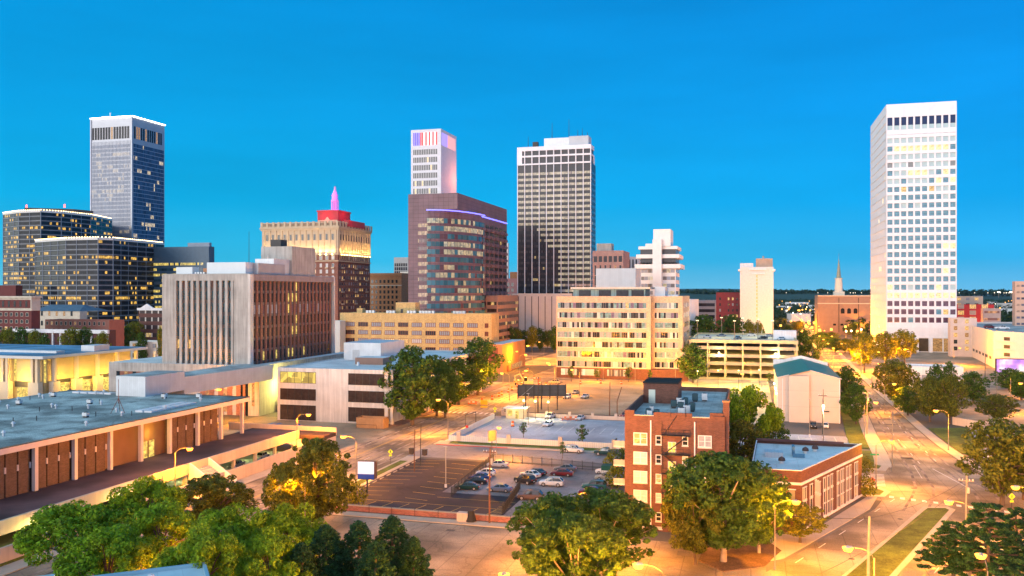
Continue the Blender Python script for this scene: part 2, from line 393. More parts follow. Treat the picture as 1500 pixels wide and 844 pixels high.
SOD = (1, .325, .004); WARM = (1, .62, .24); WHT = (1, .86, .66)
# ================================================================== ground and roads
def sheet(name, polys, z, mat, th=None):
    b = MB()
    for p in polys: b.face([(x, y, z) for x, y in p], mat)
    o = b.build(name); o['kind'] = 'structure'; return o
def rect(e0, n0, e1, n1): return [(e0, n0), (e1, n0), (e1, n1), (e0, n1)]
def slab(name, poly, z0, z1, mat, kind='structure'):
    b = MB(); b.prism(poly, z0, z1, mat); o = b.build(name); o['kind'] = kind; return o
asphalt = M('worn_asphalt', (.17, .15, .14), .85, .18, .08, crack=(.12, .4, .03, .1), patch=(.035, .22), speck=.12, streak=.0)
asphalt_d = M('fresh_dark_asphalt', (.033, .025, .034), .8, .25, .15, crack=(.10, .3, .03, .12), patch=(.08, .25), speck=.2)
concrete_r = M('concrete_roadway', (.29, .235, .17), .85, .20, .09, crack=(.14, .26, .022, .12), joint=(4.6, 6.1, .07, .34), patch=(.09, .34), speck=.2)
walk_m = M('concrete_sidewalk', (.44, .38, .30), .85, .10, .2, joint=(1.6, 1.6, .03, .2))
lot_m = M('pale_concrete_lot', (.40, .42, .47), .8, .20, .10, crack=(.16, .24, .025, .08), joint=(5.5, 5.5, .05, .16), patch=(.06, .2), speck=.06)
lot_o = M('sandy_concrete_lot', (.31, .25, .17), .85, .30, .07, crack=(.15, .26, .022, .12), patch=(.045, .22), speck=.1)
grass_m = M('mown_grass', (.095, .125, .018), .95, .35, .5, patch=(.12, .25), speck=.35)
dirt_m = M('bare_soil', (.13, .08, .05), .95, .3, .4, speck=.3)
paint_w = M('white_road_paint', (.70, .68, .64), .7, .12, .9); paint_y = M('yellow_road_paint', (.55, .36, .07), .7, .2, .9)
paint_r = M('red_kerb_paint', (.42, .05, .035), .7, .15); paint_b = M('blue_bay_paint', (.05, .14, .38), .7, .1)
ground_m = M('city_ground', (.13, .12, .105), .95, .3, .01, patch=(.012, .3), speck=.15)
far_green = M('wooded_land', (.030, .052, .028), .95, .4, .006, patch=(.01, .4))
G0 = MB(); G0.face([(-9000, -600, 0), (9000, -600, 0), (9000, 900, 0), (-9000, 900, 0)], ground_m); G0.face([(-9000, 900, 0), (9000, 900, 0), (9000, 16000, 0), (-9000, 16000, 0)], far_green)
G0.build('ground')['kind'] = 'structure'
def kerbed(name, poly, mat, z=.13): return slab(name, poly, 0, z, mat)
# boulevard along e=-97..-77, concrete
sheet('boulevard', [rect(-96, 40, -77, 1100)], .008, concrete_r)
sheet('cross_street', [rect(-77, 96, 2, 131.5)], .005, concrete_r)
sheet('cross_street', [rect(-140, 183+6, -96, 222)], .004, lot_o)
sheet('side_street', [rect(-77, 184, 24, 199.5)], .005, M('grey_street', (.25, .235, .24), .85, .16, .07, crack=(.16, .28, .022, .12), patch=(.04, .16), joint=(4, 6, .05, .2)))
# avenue at the right: bends from 22 degrees to grid north
AV_L = [(-3, 108), (1.1, 118.9), (20.9, 161), (27, 181), (29.5, 196), (31, 215), (32.5, 245), (35.5, 290), (37, 350), (39, 450), (45, 760), (51, 1100)]
AV_R = [(30, 95), (46, 152), (50, 172), (49.8, 181.7), (48.2, 187.8), (45.3, 206.8), (44.2, 229.6), (44.2, 259), (45.2, 315), (46, 386), (49.5, 500), (56, 760), (63, 1100)]
bb = MB(); strip = []
def lerp_path(path, n):
    for a, b in zip(path, path[1:]):
        if a[1] <= n <= b[1]: t = (n-a[1])/(b[1]-a[1]); return a[0]+(b[0]-a[0])*t
    return path[-1][0]
ns = [108, 119, 135, 152, 161, 172, 181, 188, 196, 206, 215, 230, 245, 259, 290, 315, 350, 360, 420, 500, 640, 760, 900, 1100]
for a, b in zip(ns, ns[1:]):
    strip.append([(lerp_path(AV_L, a), a), (lerp_path(AV_R, a), a), (lerp_path(AV_R, b), b), (lerp_path(AV_L, b), b)])
sheet('avenue', strip, .008, concrete_r)
sheet('east_street', [[(46, 166), (140, 150), (140, 168), (47, 192)]], .010, concrete_r)
sheet('cross_street', [rect(46, 330, 140, 352)], .006, lot_o)
sheet('cross_street', [rect(-77, 560, 400, 580)], .006, concrete_r)
sheet('cross_street', [rect(-500, 330, -96, 346)], .006, concrete_r)
# median (grassed, kerbed) on the diagonal avenue
kerbed('median', [(9, 115), (17, 119), (34.3, 164.0), (33.4, 165.8), (29.3, 164.6), (28.4, 162.5)], walk_m, .14)
slab('median_grass', [(10, 116.2), (16.4, 119.6), (33.2, 163.4), (32.8, 164.6), (29.9, 163.8), (29.1, 162.1)], .0, .16, grass_m)
# blocks
kerbed('sidewalk', [(-1, 133), (0.5, 124), (4.5, 127.5), (20, 160.5), (22.5, 170.2), (20.8, 170.2), (8.6, 141.2), (-1, 141.2)], walk_m)
kerbed('sidewalk', rect(-76.6, 131.9, -20, 134.3), walk_m)
kerbed('sidewalk', rect(-76.6, 134.3, -73.2, 183.6), walk_m)
slab('verge_grass', rect(-75.9, 152, -74.1, 178), 0, .15, grass_m)
# dark parking lot and fenced lot
sheet('dark_parking_lot', [rect(-73, 136.2, -40.6, 182)], .012, asphalt_d)
sheet('fenced_lot', [rect(-56.5, 152.5, -20, 182.5), rect(-40.6, 136.2, -20, 152.5)], .016, M('cracked_grey_lot', (.25, .22, .225), .85, .22, .12, crack=(.25, .35, .03, .14), patch=(.07, .25), speck=.12))
# north lot (pale concrete)
sheet('north_parking_lot', [rect(-75.5, 205.6, -3, 251), rect(-3, 206, 24, 240)], .012, lot_m)
kerbed('sidewalk', rect(-76.4, 199.9, 25, 205.0), walk_m)
slab('lawn_strip', rect(-73, 201.3, -20, 204.8), 0, .16, grass_m)
sheet('sandy_lot', [rect(-76, 262, -31, 352)], .012, lot_o)
sheet('cross_street', [rect(-77, 352, -31, 369)], .014, lot_o)
sheet('garage_forecourt', [rect(-31, 255, 7, 381)], .010, M('yellowed_concrete_lot', (.42, .38, .28), .85, .15, .06, patch=(.07, .18), joint=(7, 7, .05, .15)))
# right-hand kerb strips
def strip_poly(off0, off1, n0, n1, path):
    xs = [n for n in ns if n0 <= n <= n1]
    xs = sorted(set(xs+[n0, n1]))
    return [(lerp_path(path, n)+off0, n) for n in xs]+[(lerp_path(path, n)+off1, n) for n in reversed(xs)]
kerbed('sidewalk', strip_poly(-3.6, -.3, 200, 330, AV_L)[::-1], walk_m)
slab('verge_grass', strip_poly(-8.0, -3.7, 222, 330, AV_L)[::-1], 0, .15, grass_m)
slab('verge_grass', strip_poly(-6.2, -3.7, 200, 219, AV_L)[::-1], 0, .15, grass_m)
slab('verge_grass', [(19.9, 171.5), (23.2, 172), (24.4, 175.5), (23, 178), (20.3, 177.5)], 0, .15, grass_m)
kerbed('sidewalk', [(19.6, 170.3), (23.8, 170.6), (25.6, 175.5), (24, 179), (19.6, 178.6)], walk_m, .12)
kerbed('sidewalk', strip_poly(.3, 2.8, 188, 640, AV_R)[::-1], walk_m)
slab('lawn', [(47.6, 222), (50, 219), (54.5, 237), (58, 263.5), (47.6, 260)], 0, .15, grass_m)
sheet('plaza_path', [[(49.5, 205), (56, 202), (66, 262), (58.6, 264), (55, 237), (50.5, 218)]], .012, lot_m)
sheet('plaza_path', [rect(60, 262, 130, 330)], .011, lot_o)
slab('plaza_grass', [(57, 186), (140, 180), (150, 235), (63, 238)], 0, .10, grass_m)
# far-left blocks
sheet('west_plaza', [rect(-330, 196, -206, 330)], .006, M('warm_plaza_paving', (.42, .36, .28), .8, .12, .2, joint=(2, 2, .03, .2)))
sheet('forecourt', [rect(-145, 189.5, -97.5, 231)], .010, lot_o)
kerbed('sidewalk', rect(-99.6, 60, -96.3, 178), walk_m)
slab('embankment_grass', rect(-103.4, 60, -99.7, 150), 0, .5, grass_m)
kerbed('sidewalk', rect(-100, 224, -96.3, 345), M('brick_sidewalk', (.24, .15, .12), .9, .2, .4, speck=.2))

# painted markings
def marks(name, quads, mat, z=.02): return sheet(name, quads, z, mat)
def line(a, b, w=.12):
    d = Vector((b[0]-a[0], b[1]-a[1])).normalized(); n = Vector((-d.y, d.x))*w/2
    return [(a[0]-n.x, a[1]-n.y), (b[0]-n.x, b[1]-n.y), (b[0]+n.x, b[1]+n.y), (a[0]+n.x, a[1]+n.y)]
def dashed(a, b, on=3, off=6, w=.14):
    L_ = math.hypot(b[0]-a[0], b[1]-a[1]); out = []; s = 0
    while s < L_:
        p = (a[0]+(b[0]-a[0])*s/L_, a[1]+(b[1]-a[1])*s/L_); t = min(L_, s+on); q = (a[0]+(b[0]-a[0])*t/L_, a[1]+(b[1]-a[1])*t/L_); out.append(line(p, q, w)); s += on+off
    return out
Q = [line((-88.6, 60), (-88.6, 245), .15), line((-88.2, 60), (-88.2, 245), .15)]
Q += [line((-70+3.25*k, 137.2), (-70+3.25*k+1.2, 142.6), .13) for k in range(9)]
Q += [line((-70, 143.4), (-43, 143.2), .13)]
Q += [line((-43, 137.0+1.1*k), (-41, 138.2+1.1*k), .12) for k in range(8)]
Q += [line((-61.5-.35*k, 146.5+4.6*k), (-56.8-.2*k, 145.6+4.6*k), .13) for k in range(8)]
Q += [line((-72.6, 146+3.4*k), (-66.5, 147.2+3.4*k), .11) for k in range(11)]
Q += [line((-56, 148.6), (-40.8, 148.2), .12)]
marks('yellow_markings', Q, paint_y, .022)
Q = dashed((-92.4, 60), (-92.4, 250)) + dashed((-84.4, 60), (-84.4, 180)) + dashed((-80.8, 60), (-80.8, 182))
Q += [line((-95.4+1.75*k, 253), (-95.4+1.75*k, 256.4), .7) for k in range(11)]
# diagonal avenue lane lines
Q += dashed((6, 126), (26.4, 172)) + dashed((20.5, 118), (40.5, 168), 3, 6)
for k in range(13):
    c_ = (24.6+1.75*k, 170.6-.62*k); Q.append([(c_[0], c_[1]), (c_[0]+.75, c_[1]-.25), (c_[0]+1.0, c_[1]+1.3), (c_[0]+.25, c_[1]+1.6)])
for k in range(9): Q.append(line((21.8-.15*k, 191.5-1.35*k), (26.6-.15*k, 191.5-1.35*k), .5))
Q += [line((37.6, 201), (40.5, 184), .2)] + [line((34.4, 204), (33.6, 190), .1)]
Q += dashed((40, 210), (42, 420), 3, 7, .16) + dashed((36, 206), (38, 330), 3, 7, .16)
Q += [line((-72+3*k, 207), (-72+3*k, 212), .12) for k in range(24)] + [line((-72+3*k, 226), (-72+3*k, 236), .12) for k in range(22)] + [line((-72, 231), (-8, 231), .12)]
Q += [line((0+3*k, 231), (0+3*k, 238), .12) for k in range(9)]
marks('white_markings', Q, paint_w, .026)
marks('accessible_bay_markings', [line((-133.5+2.2*k, 214.5), (-133.5+2.2*k, 220.5), 1.5) for k in range(2)], paint_b, .022)
def mk_kerb(nm, a, b, mat, label, cat='kerb'):
    d = math.hypot(b[0]-a[0], b[1]-a[1]); g = MB(); g.box(0, -.09, 0, d, .09, .16, mat)
    o = g.build(nm, None, (a[0], a[1], 0), math.atan2(b[1]-a[1], b[0]-a[0])); o['kind'] = 'structure'
    return o
mk_kerb('kerb', (-75.5, 199.6), (-57, 199.6), paint_r, '')
mk_kerb('kerb', (-77, 132.2), (-20, 131.7), walk_m, '')
mk_kerb('kerb', (-57, 199.7), (25, 199.7), walk_m, '')

kerbed('traffic_island', [(22.5, 196.5), (27.5, 195.5), (29, 201), (26, 204.5), (22.5, 204)], walk_m, .11)
slab('traffic_island_grass', [(23, 198), (26.4, 197.6), (27.4, 201), (25.2, 203), (23, 202.8)], 0, .14, grass_m)
sheet('street_apron', [rect(18, 168, 36, 216)], .0025, concrete_r)
sheet('park_street', [rect(-118, 430, -83, 560)], .004, lot_o)
sheet('east_plaza', [rect(47, 353, 140, 588)], .004, lot_o)
sheet('rear_street', [rect(-31, 447, 36, 560)], .003, lot_o)
sheet('west_street', [rect(-330, 346, -122, 520)], .003, concrete_r)

pm_ = M('dark_road_patch', (.12, .10, .09), .9, .25, .3, speck=.25); pr_ = random.Random(4); Q = []
for k in range(34):
    if k % 3 == 0: n_ = pr_.uniform(110, 330); x_, y_ = pr_.uniform(-94, -80), n_
    elif k % 3 == 1: n_ = pr_.uniform(125, 420); x_, y_ = pr_.uniform(lerp_path(AV_L, n_)+1.5, lerp_path(AV_R, n_)-3), n_
    else: x_, y_ = pr_.uniform(-72, -6), pr_.uniform(99, 129)
    w_, h_ = pr_.uniform(.8, 2.6), pr_.uniform(1, 5); Q.append(rect(x_, y_, x_+w_, y_+h_))
sheet('road_patch', Q, .018, pm_)
b = MB(); b.frus(0, 0, 0, .012, .42, .42, M('iron_cover', (.05, .045, .04), .6, .2), 14); mh = b.mesh('manhole_cover')
for k in range(14):
    x_, y_ = ((-90+pr_.uniform(-3, 8), 120+18*k) if k < 7 else (lerp_path(AV_L, 130+25*(k-7))+pr_.uniform(3, 9), 130+25*(k-7)))
    o = OB('manhole_cover', mh, None, (x_, y_, .024)); o['label'] = 'round iron manhole cover set in the roadway'; o['category'] = 'manhole cover'; o['group'] = 'manhole covers in the roads'
Q = []
for x_ in (-93.4, -91.6, -86.6, -84.9, -82.6, -79.2): Q.append(rect(x_, 60, x_+.55, 330))
for n0_, n1_ in zip(ns, ns[1:]):
    for t in (.16, .3, .6, .74):
        a_ = lerp_path(AV_L, n0_)+(lerp_path(AV_R, n0_)-lerp_path(AV_L, n0_))*t; c_ = lerp_path(AV_L, n1_)+(lerp_path(AV_R, n1_)-lerp_path(AV_L, n1_))*t
        if n1_ > 170: Q.append([(a_, n0_), (a_+.5, n0_), (c_+.5, n1_), (c_, n1_)])
sheet('tyre_wear', Q, .0125, M('worn_wheel_track', (.22, .175, .15), .8, .3, .3, patch=(.3, .35), speck=.2))
# ================================================================== buildings
def e_at(u, n):
    k = (u-750)/1250.0; return n*(k*CT-ST)/(CT+k*ST)
def n_at(u, e):
    k = (u-750)/1250.0; return e*(CT+k*ST)/(k*CT-ST)
def fitSE(uC, Y, vt, uL, uR):
    E_, N_ = at(uC, Y=Y); e0 = e_at(uL, N_); n1 = n_at(uR, E_)
    return e0, N_, E_-e0, n1-N_, CAM_H-(vt-428)*Y/1250.0
def z_at(v, Y): return CAM_H-(v-428)*Y/1250.0
def boxes(B, name, items, mat):
    for (x0, y0, x1, y1, z0, z1) in items: B.part(name, lambda b: b.box(x0, y0, z0, x1, y1, z1, mat))
def hvac(b, x, y, z, w, d, h, m):
    b.cut(); h_ = b.hold; b.hold = True
    b.box(x, y, z+.3, x+w, y+d, z+h, m); b.box(x+.1, y+.1, z, x+w-.1, y+d-.1, z+.3, metal_d)
    k = max(1, int(w/1.1))
    for i in range(k): b.frus(x+w*(i+.5)/k, y+d/2, z+h, z+h+.12, min(.42, d*.4), min(.42, d*.4), metal_d, 10)
    b.hold = h_

# ---- white tower (right)
B = Bld('office_tower', 'tall white office tower with a square window grid, tallest on the east side', 'office tower', 83.3, 590, 40.7, 74, 157.7, M('white_precast', (.80, .79, .80), .6, .05, streak=.05, joint=(40, 5.2, .05, .05)), roof_w, par=1.0)
B.part('rooftop_plant_room', lambda b: b.box(9, 20, 156.7, 24, 40, 161.5, white_c))
# grid
stp = 5.185; zt = 132.5
B.part('facade_grid', lambda b: ([b.box(max(0, k*4.05+.1-.52), -.8, 16, min(40.7, k*4.05+.1+.52), -.02, 155.5, MATS['white_precast']) for k in range(11)],
       [b.box(0, -.78, zt-stp*i+3.55, 40.7, -.02, zt-stp*i+stp-.02+.35, MATS['white_precast']) for i in range(0, 23)],
       b.box(0, -.78, zt+stp+.6, 40.7, -.02, 141.3, MATS['white_precast']), b.box(0, -.78, 149.3, 40.7, -.02, 157.7, MATS['white_precast']), b.box(0, -.78, 9, 40.7, -.02, zt-stp*22-.02+.3, MATS['white_precast'])))
items = []; rr = random.Random(5)
tg = GL('blue_tower_glass', (.10, .25, .33), .1, .4, .35); tp = M('tower_blind', (.40, .54, .56), .5, .15, 2.0); tmix = M('half_drawn_blind', (.22, .25, .26), .5, .2, 2.0); tpu = GL('dusk_purple_glass', (.10, .05, .08), .15, .5, .4)
rowsty = {0: 'p', 1: 'l', 2: 'p', 3: 'p', 4: 'm', 5: 'm', 6: 'b', 7: 'b', 9: 'b', 13: 'm2', 16: 'm2', 18: 'm', 19: 'l', 23: 'b'}
for i in range(0, 23):
    for k in range(10):
        st = rowsty.get(i, 'b'); r = rr.random()
        g = tg
        if st == 'p': g = tp if r < .95 else tmix
        elif st == 'l': g = lit2 if r < .9 else tg
        elif st == 'm': g = lit2 if r < .28 else (tp if r < .6 else tg)
        elif st == 'm2': g = lit2 if (r < .5 and k > 4) else tg
        else: g = lit1 if r < .02 else (tp if r < .2 and i < 9 else (tpu if i > 17 and r < .8 else tg))
        items.append(('S', .1+k*4.05+.52, .1+k*4.05+3.53, zt-stp*i, zt-stp*i+3.55, g))
for k in range(10): items.append(('S', .1+k*4.05+.52, .1+k*4.05+3.53, 144.2, 149.3, M('deep_blue_loggia', (.01, .03, .10), .5, .2))); items.append(('S', .1+k*4.05+.52, .1+k*4.05+3.53, 141.3, 144.2, tp))
B.window('window', items, {'po': .05})
B.each('joint_fin', lambda b: [b.box(-.35, 0, z, -.02, 74, z+.5, MATS['white_precast']) for z in [zt-stp*i+3.4 for i in range(-3, 23)]])
B.each('entrance_glazing', lambda b: [b.box(x, -.10, .5, x+6.4, .02, 8.8, lit3 if x > 20 else M('dark_lobby_glass', (.06, .045, .03), .2, .2)) for x in (2.1, 10.1, 18.2, 26.3, 33.4)])
B.each('canopy_column', lambda b: [b.box(x, -3, 0, x+2, -.9, 9, MATS['white_precast']) for x in (0, 8.6, 16.6, 24.6, 38)])
B.each('side_window', lambda b: [b.box(-.10, y, z, -.02, y+h, z+3, lit2) for y, z, h in ((20, 52, 12), (12, 96, 3), (30, 84, 3), (4, 110, 2), (3, 60, 2), (50, 40, 3), (30, 14, 5), (10, 10, 6))])

# ---- tallest tower at the left
e0, n0, w, d, h = fitSE(194, 800, 171, 133, 241)
bs = M('silver_aluminium', (.36, .38, .42), .45, .06, .1, metal=.3); 
B = Bld('office_tower', 'tallest skyscraper, silver ribbed shaft with white lights along its roof edge', 'office tower', e0, n0, w, d, h, bs, roof_g, par=1.5)
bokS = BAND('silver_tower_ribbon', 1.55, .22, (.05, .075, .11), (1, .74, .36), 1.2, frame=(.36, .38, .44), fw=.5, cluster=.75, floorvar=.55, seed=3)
bokE = BAND('silver_tower_shaded_ribbon', 1.55, .12, (.035, .075, .14), (1, .78, .45), 1.1, frame=(.06, .10, .19), fw=.35, cluster=.8, floorvar=.45, seed=9)  # east face: its shade is put into darker, bluer ribbon colours
fl = 3.85; nz_ = int((h-23)/fl)
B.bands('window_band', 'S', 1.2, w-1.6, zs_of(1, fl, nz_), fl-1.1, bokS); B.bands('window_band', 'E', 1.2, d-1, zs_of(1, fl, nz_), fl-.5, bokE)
B.each('rib', lambda b: ([b.box(x, -.3, 0, x+.34, -.02, h-22, bs) for x in [1.0+1.55*k for k in range(int((w-2)/1.55)+1)]]))
B.part('corner_pier', lambda b: (b.box(w-1.6, -.7, 0, w+.1, -.02, h, bs), b.box(-.1, -.7, 0, 1.0, -.02, h, bs)))
B.window('crown_window', [('S', 1.5+x*3.05, 3.9+x*3.05, h-20, h-8.5, lit3 if rr.random() < .25 else glass_b) for x in range(14)] + [('E', 2+y*3.1, 4.2+y*3.1, h-20, h-8.5, lit3 if rr.random() < .25 else glass_b) for y in range(13)], {'po': .06})
B.part('crown_string_lights', lambda b: ([b.box(k*w/30-.25, -.9, h+.1, k*w/30+.45, -.2, h+1.0, EM('roof_bulb', (1, .93, .8), 9)) for k in range(31)], [b.box(w+.1, k*d/28-.25, h+.1, w+.8, k*d/28+.45, h+1.0, EM('roof_bulb', None, 9)) for k in range(29)]))
B.part('rooftop_plant_room', lambda b: (b.box(8, 4, h-1.5, 18, 16, h+3, white_c), b.frus(17, 6, h+3, h+6.5, .5, .5, white_c, 8)))
B.part('podium', lambda b: b.box(-6, 2, 0, w+20, -40, 18, conc_l))

# ---- dark curved glass office blocks
def curved(name, label, front, back, h, m, seed, bulbs=True):
    """front: list of (u, Y) along the visible side, left to right"""
    pts = [at(u, Y=Y) for u, Y in front]; pb = [at(u, Y=Y) for u, Y in back]
    o = pts[0]; loc = [(p[0]-o[0], p[1]-o[1]) for p in pts+pb]
    root = thing(name, label, 'office building', (o[0], o[1], 0))
    b = MB(); b.prism(loc, 0, h-1.2, M('dark_bronze_frame', (.025, .028, .04), .4, .2), roof_g); b.build('wall', root)
    f = loc[:len(front)]; nf = int((h-2)/3.62)
    def strip(z0, z1, off, mat, nm):
        b = MB(); u = 0
        for a, c_ in zip(f, f[1:]):
            dx, dy = c_[0]-a[0], c_[1]-a[1]; L_ = math.hypot(dx, dy); nx, ny = dy/L_*off, -dx/L_*off
            ia = [(a[0]+nx, a[1]+ny), (c_[0]+nx, c_[1]+ny)]
            b.face([(*ia[0], z0), (*ia[1], z0), (*ia[1], z1), (*ia[0], z1)], mat, [(u, z0), (u+L_, z0), (u+L_, z1), (u, z1)]); 
            b.face([(*ia[0], z1), (*ia[1], z1), (*c_, z1), (*a, z1)], mat); b.face([(*a, z0), (*c_, z0), (*ia[1], z0), (*ia[0], z0)], mat); u += L_
        return b.build(nm, root)
    for i in range(nf):
        strip(h-3.6-3.62*i, h-3.6-3.62*i+1.95, .12, m, 'window_band')
        strip(h-3.6-3.62*i-.95, h-3.6-3.62*i-.70, .3, M('pale_spandrel_line', (.36, .40, .44), .4, .1), 'spandrel_line')
    strip(h-1.4, h+.3, .5, M('pale_parapet_cap', (.62, .60, .56), .5, .06), 'parapet_cap')
    b = MB(); mul = M('mullion', (.16, .19, .24), .4, .1)
    for a, c_ in zip(f, f[1:]):
        L_ = math.hypot(c_[0]-a[0], c_[1]-a[1]); k = max(1, round(L_/11))
        for i in range(k):
            t = i/k; x, y = a[0]+(c_[0]-a[0])*t, a[1]+(c_[1]-a[1])*t; b.box(x-.2, y-.4, 0, x+.2, y+.1, h-1.4, mul)
    b.build('mullion', root)
    if bulbs:
        b = MB()
        for a, c_ in zip(f, f[1:]):
            L_ = math.hypot(c_[0]-a[0], c_[1]-a[1]); k = max(1, round(L_/2.3))
            for i in range(k):
                t = i/k; x, y = a[0]+(c_[0]-a[0])*t, a[1]+(c_[1]-a[1])*t; b.box(x-.3, y-.4, h+.35, x+.35, y+.2, h+.95, EM('warm_bulb', (1, .72, .34), 6))
        b.build('roof_string_lights', root)
    return root, o, pts
mA = BAND('dark_block_ribbon', 1.6, .27, (.008, .013, .022), (1, .56, .10), 1.5, frame=(.006, .008, .012), fw=.16, cluster=.55, floorvar=.5, seed=1)
root, o, pts = curved('office_block', 'dark curved glass office block with roof-edge lights, in front of its taller twin', [(52, 634), (97, 608), (144, 600), (166, 606), (188, 623), (214, 643), (240, 668)], [(238, 735), (70, 720)], 76.2, mA, 1)
root2, o2, p2 = curved('office_block', 'taller dark curved glass office block behind and left of its lower twin', [(5, 700), (28, 681), (60, 674), (90, 685), (133, 713), (164, 756)], [(162, 830), (20, 790)], 102.5, mA, 2)
b = MB(); q = at(36, Y=712); r_ = at(108, Y=725)
b.prism([(q[0]-o2[0], q[1]-o2[1]), (r_[0]-o2[0], r_[1]-o2[1]), (r_[0]-o2[0]+4, r_[1]-o2[1]+18), (q[0]-o2[0]+6, q[1]-o2[1]+18)], 101, 108.5, M('brown_plant_screen', (.10, .08, .07), .8, .1)); b.build('rooftop_plant_room', root2)
b = MB(); [b.frus(q[0]-o2[0]+i*34, q[1]-o2[1]+2+i*5, 108.5, 111, .5, .3, EM('red_beacon', (1, .05, .03), 12), 8) for i in (0, 1)]; b.build('aircraft_beacon', root2)
# ---- teal glass block behind
e0, n0, w, d, h = fitSE(306, 640, 361, 241, 314)
B = Bld('office_building', 'low teal glass office building with bright strips of lit windows behind the courthouse', 'office building', e0-22, n0, w+22, d, h, M('teal_panel', (.05, .10, .15), .4, .1), roof_g, par=3)
mT = BAND('teal_ribbon', 1.5, .62, (.02, .05, .07), (1, .72, .15), 1.3, cluster=.75, floorvar=.3)
B.bands('window_band', 'S', 1, w+17, zs_of(5, 4.1, 14), 1.9, mT); B.bands('window_band', 'E', .4, d, zs_of(5, 4.1, 14), 1.9, BAND('teal_ribbon_side', 1.5, .2, (.02, .05, .07), (1, .72, .15), 1.0))
B.part('rooftop_plant_room', lambda b: b.box(w+2, 2, h-3, w+21, d-2, h+3, M('blue_grey_panel', (.22, .28, .34), .6, .1)))

# ---- brown brick grand hotel with cream crown and lit cupola
e0, n0, w, d, h = fitSE(495, 500, 326, 385, 542); hp = h
B = Bld('grand_hotel', 'brown brick hotel with floodlit cream stone crown, red penthouse and glowing pink cupola', 'hotel', e0, n0, w, d, h, brick_b, roof_g, par=1.5)
cream = M('cream_terracotta', (.50, .40, .27), .8, .08, .4)
zb0, zb1 = h-21.0, h-3.0   # floodlit band
def crown(b):
    b.box(-.35, -.35, h-18.2, w+.35, d+.2, h-3.2, cream)
    b.box(-1.4, -1.4, h-3.2, w+1.4, d+.2, h-2.2, cream); b.box(-.9, -.9, h-4.2, w+.9, d+.1, h-3.2, cream)
    b.box(-.8, -.8, h-18.9, w+.8, d+.1, h-18.2, cream); b.box(-.6, -.6, h-22.8, w+.6, d+.1, h-22.2, cream)
    for k in range(13):
        x = 1.2+k*(w-2.4)/12; b.box(x-.45, -.75, h-18.2, x+.45, -.35, h-4.2, cream)
    for k in range(13):
        y = 1+k*(d-2)/12; b.box(w+.35, y-.4, h-18.2, w+.75, y+.4, h-4.2, cream)
    for k in range(14):
        x = k*w/13; b.box(x-.7, -1.3, h-2.2, x+.7, -.6, h+.9, cream)
    for k in range(12):
        y = 1+k*(d-1)/11; b.box(w+.6, y-.6, h-2.2, w+1.3, y+.6, h+.9, cream)
    b.box(-1, -1.1, h+.1, w+1, -.8, h+.6, cream); b.box(w+.8, -1, h+.1, w+1.1, d, h+.6, cream); b.box(-1, -1.1, h-2.2, w+1, -.8, h-1.7, cream)
    for k in range(60): x = -.9+k*(w+1.8)/60; b.box(x, -1.05, h-1.7, x+.35, -.85, h+.1, cream)
B.part('cream_crown', crown)
items = []
for k in range(12):
    x = 1.2+(k+.5)*(w-2.4)/12; y = 1+(k+.5)*(d-2)/12
    items += [('S', x-.75, x+.75, h-10.2, h-6.6, glass)] ; items += [('E', y-.6, y+.6, h-10.2, h-6.6, glass_b)]
B.window('arched_window', items, {'po': .40, 'fo': .46, 'frame': cream, 'fw': .2})
B.window('attic_window', [('S', 1.2+(k+.5)*(w-2.4)/12-.8, 1.2+(k+.5)*(w-2.4)/12+.8, h-21.6, h-19.3, rr.choice([blind_w, blind, glass])) for k in range(12)] + [('E', 1+(k+.5)*(d-2)/14-.5, 1+(k+.5)*(d-2)/14+.5, h-21.6, h-19.3, rr.choice([blind, glass, glass])) for k in range(14)], {'po': .05, 'fo': .12, 'frame': cream, 'fw': .25})
items = []
for r in range(15):
    for k in range(12):
        x = 1.2+(k+.5)*(w-2.4)/12; z = h-26.0-3.57*r
        items.append(('S', x-.62, x+.62, z, z+1.9, rr.choice([blind_w]*5+[lit1, lit3, glass, blind])))
    for k in range(14):
        y = 1+(k+.5)*(d-2)/14; z = h-26.0-3.57*r
        items.append(('E', y-.5, y+.5, z, z+1.7, rr.choice([glass]*6+[lit1, lit1, lit3, blind, blind])))
B.window('window', [q for q in items if q[0] == 'S'], {'po': .05, 'fo': .12, 'frame': frame_w, 'fw': .08, 'sill': cream})
B.window('side_window', [q for q in items if q[0] == 'E'], {'po': .05, 'fo': .08, 'frame': M('dull_window_frame', (.30, .24, .22), .7, .1), 'fw': .08})
B.each('balconette', lambda b: [b.box(x-.9, -.9, h-26.9-7.14*r, x+.9, -.05, h-26.1-7.14*r, cream) for r in range(7) for x in [1.2+(k+.5)*(w-2.4)/12 for k in (0, 5, 6, 10, 11)]])
B.each('side_balconette', lambda b: [b.box(w+.05, y-1.4, h-26.9-7.14*r, w+.8, y+1.4, h-26.1-7.14*r, cream) for r in range(7) for y in [1+(k+.5)*(d-2)/14 for k in (1, 7, 12)]])
pr = M('dark_red_penthouse', (.40, .06, .07), .8, .1)
px, py = w-11.5, 9.0
def penth(b):
    b.box(px-5.5, py-2, h-1.5, px+8, py+14, h+7.2, pr); b.box(px-5.9, py-2.4, h+7.2, px+8.4, py+14.4, h+8.1, pr)
    b.box(px+8, py+2, h-1.5, px+13, py+24, h+2.2, pr)
pent = B.part('red_penthouse', penth)
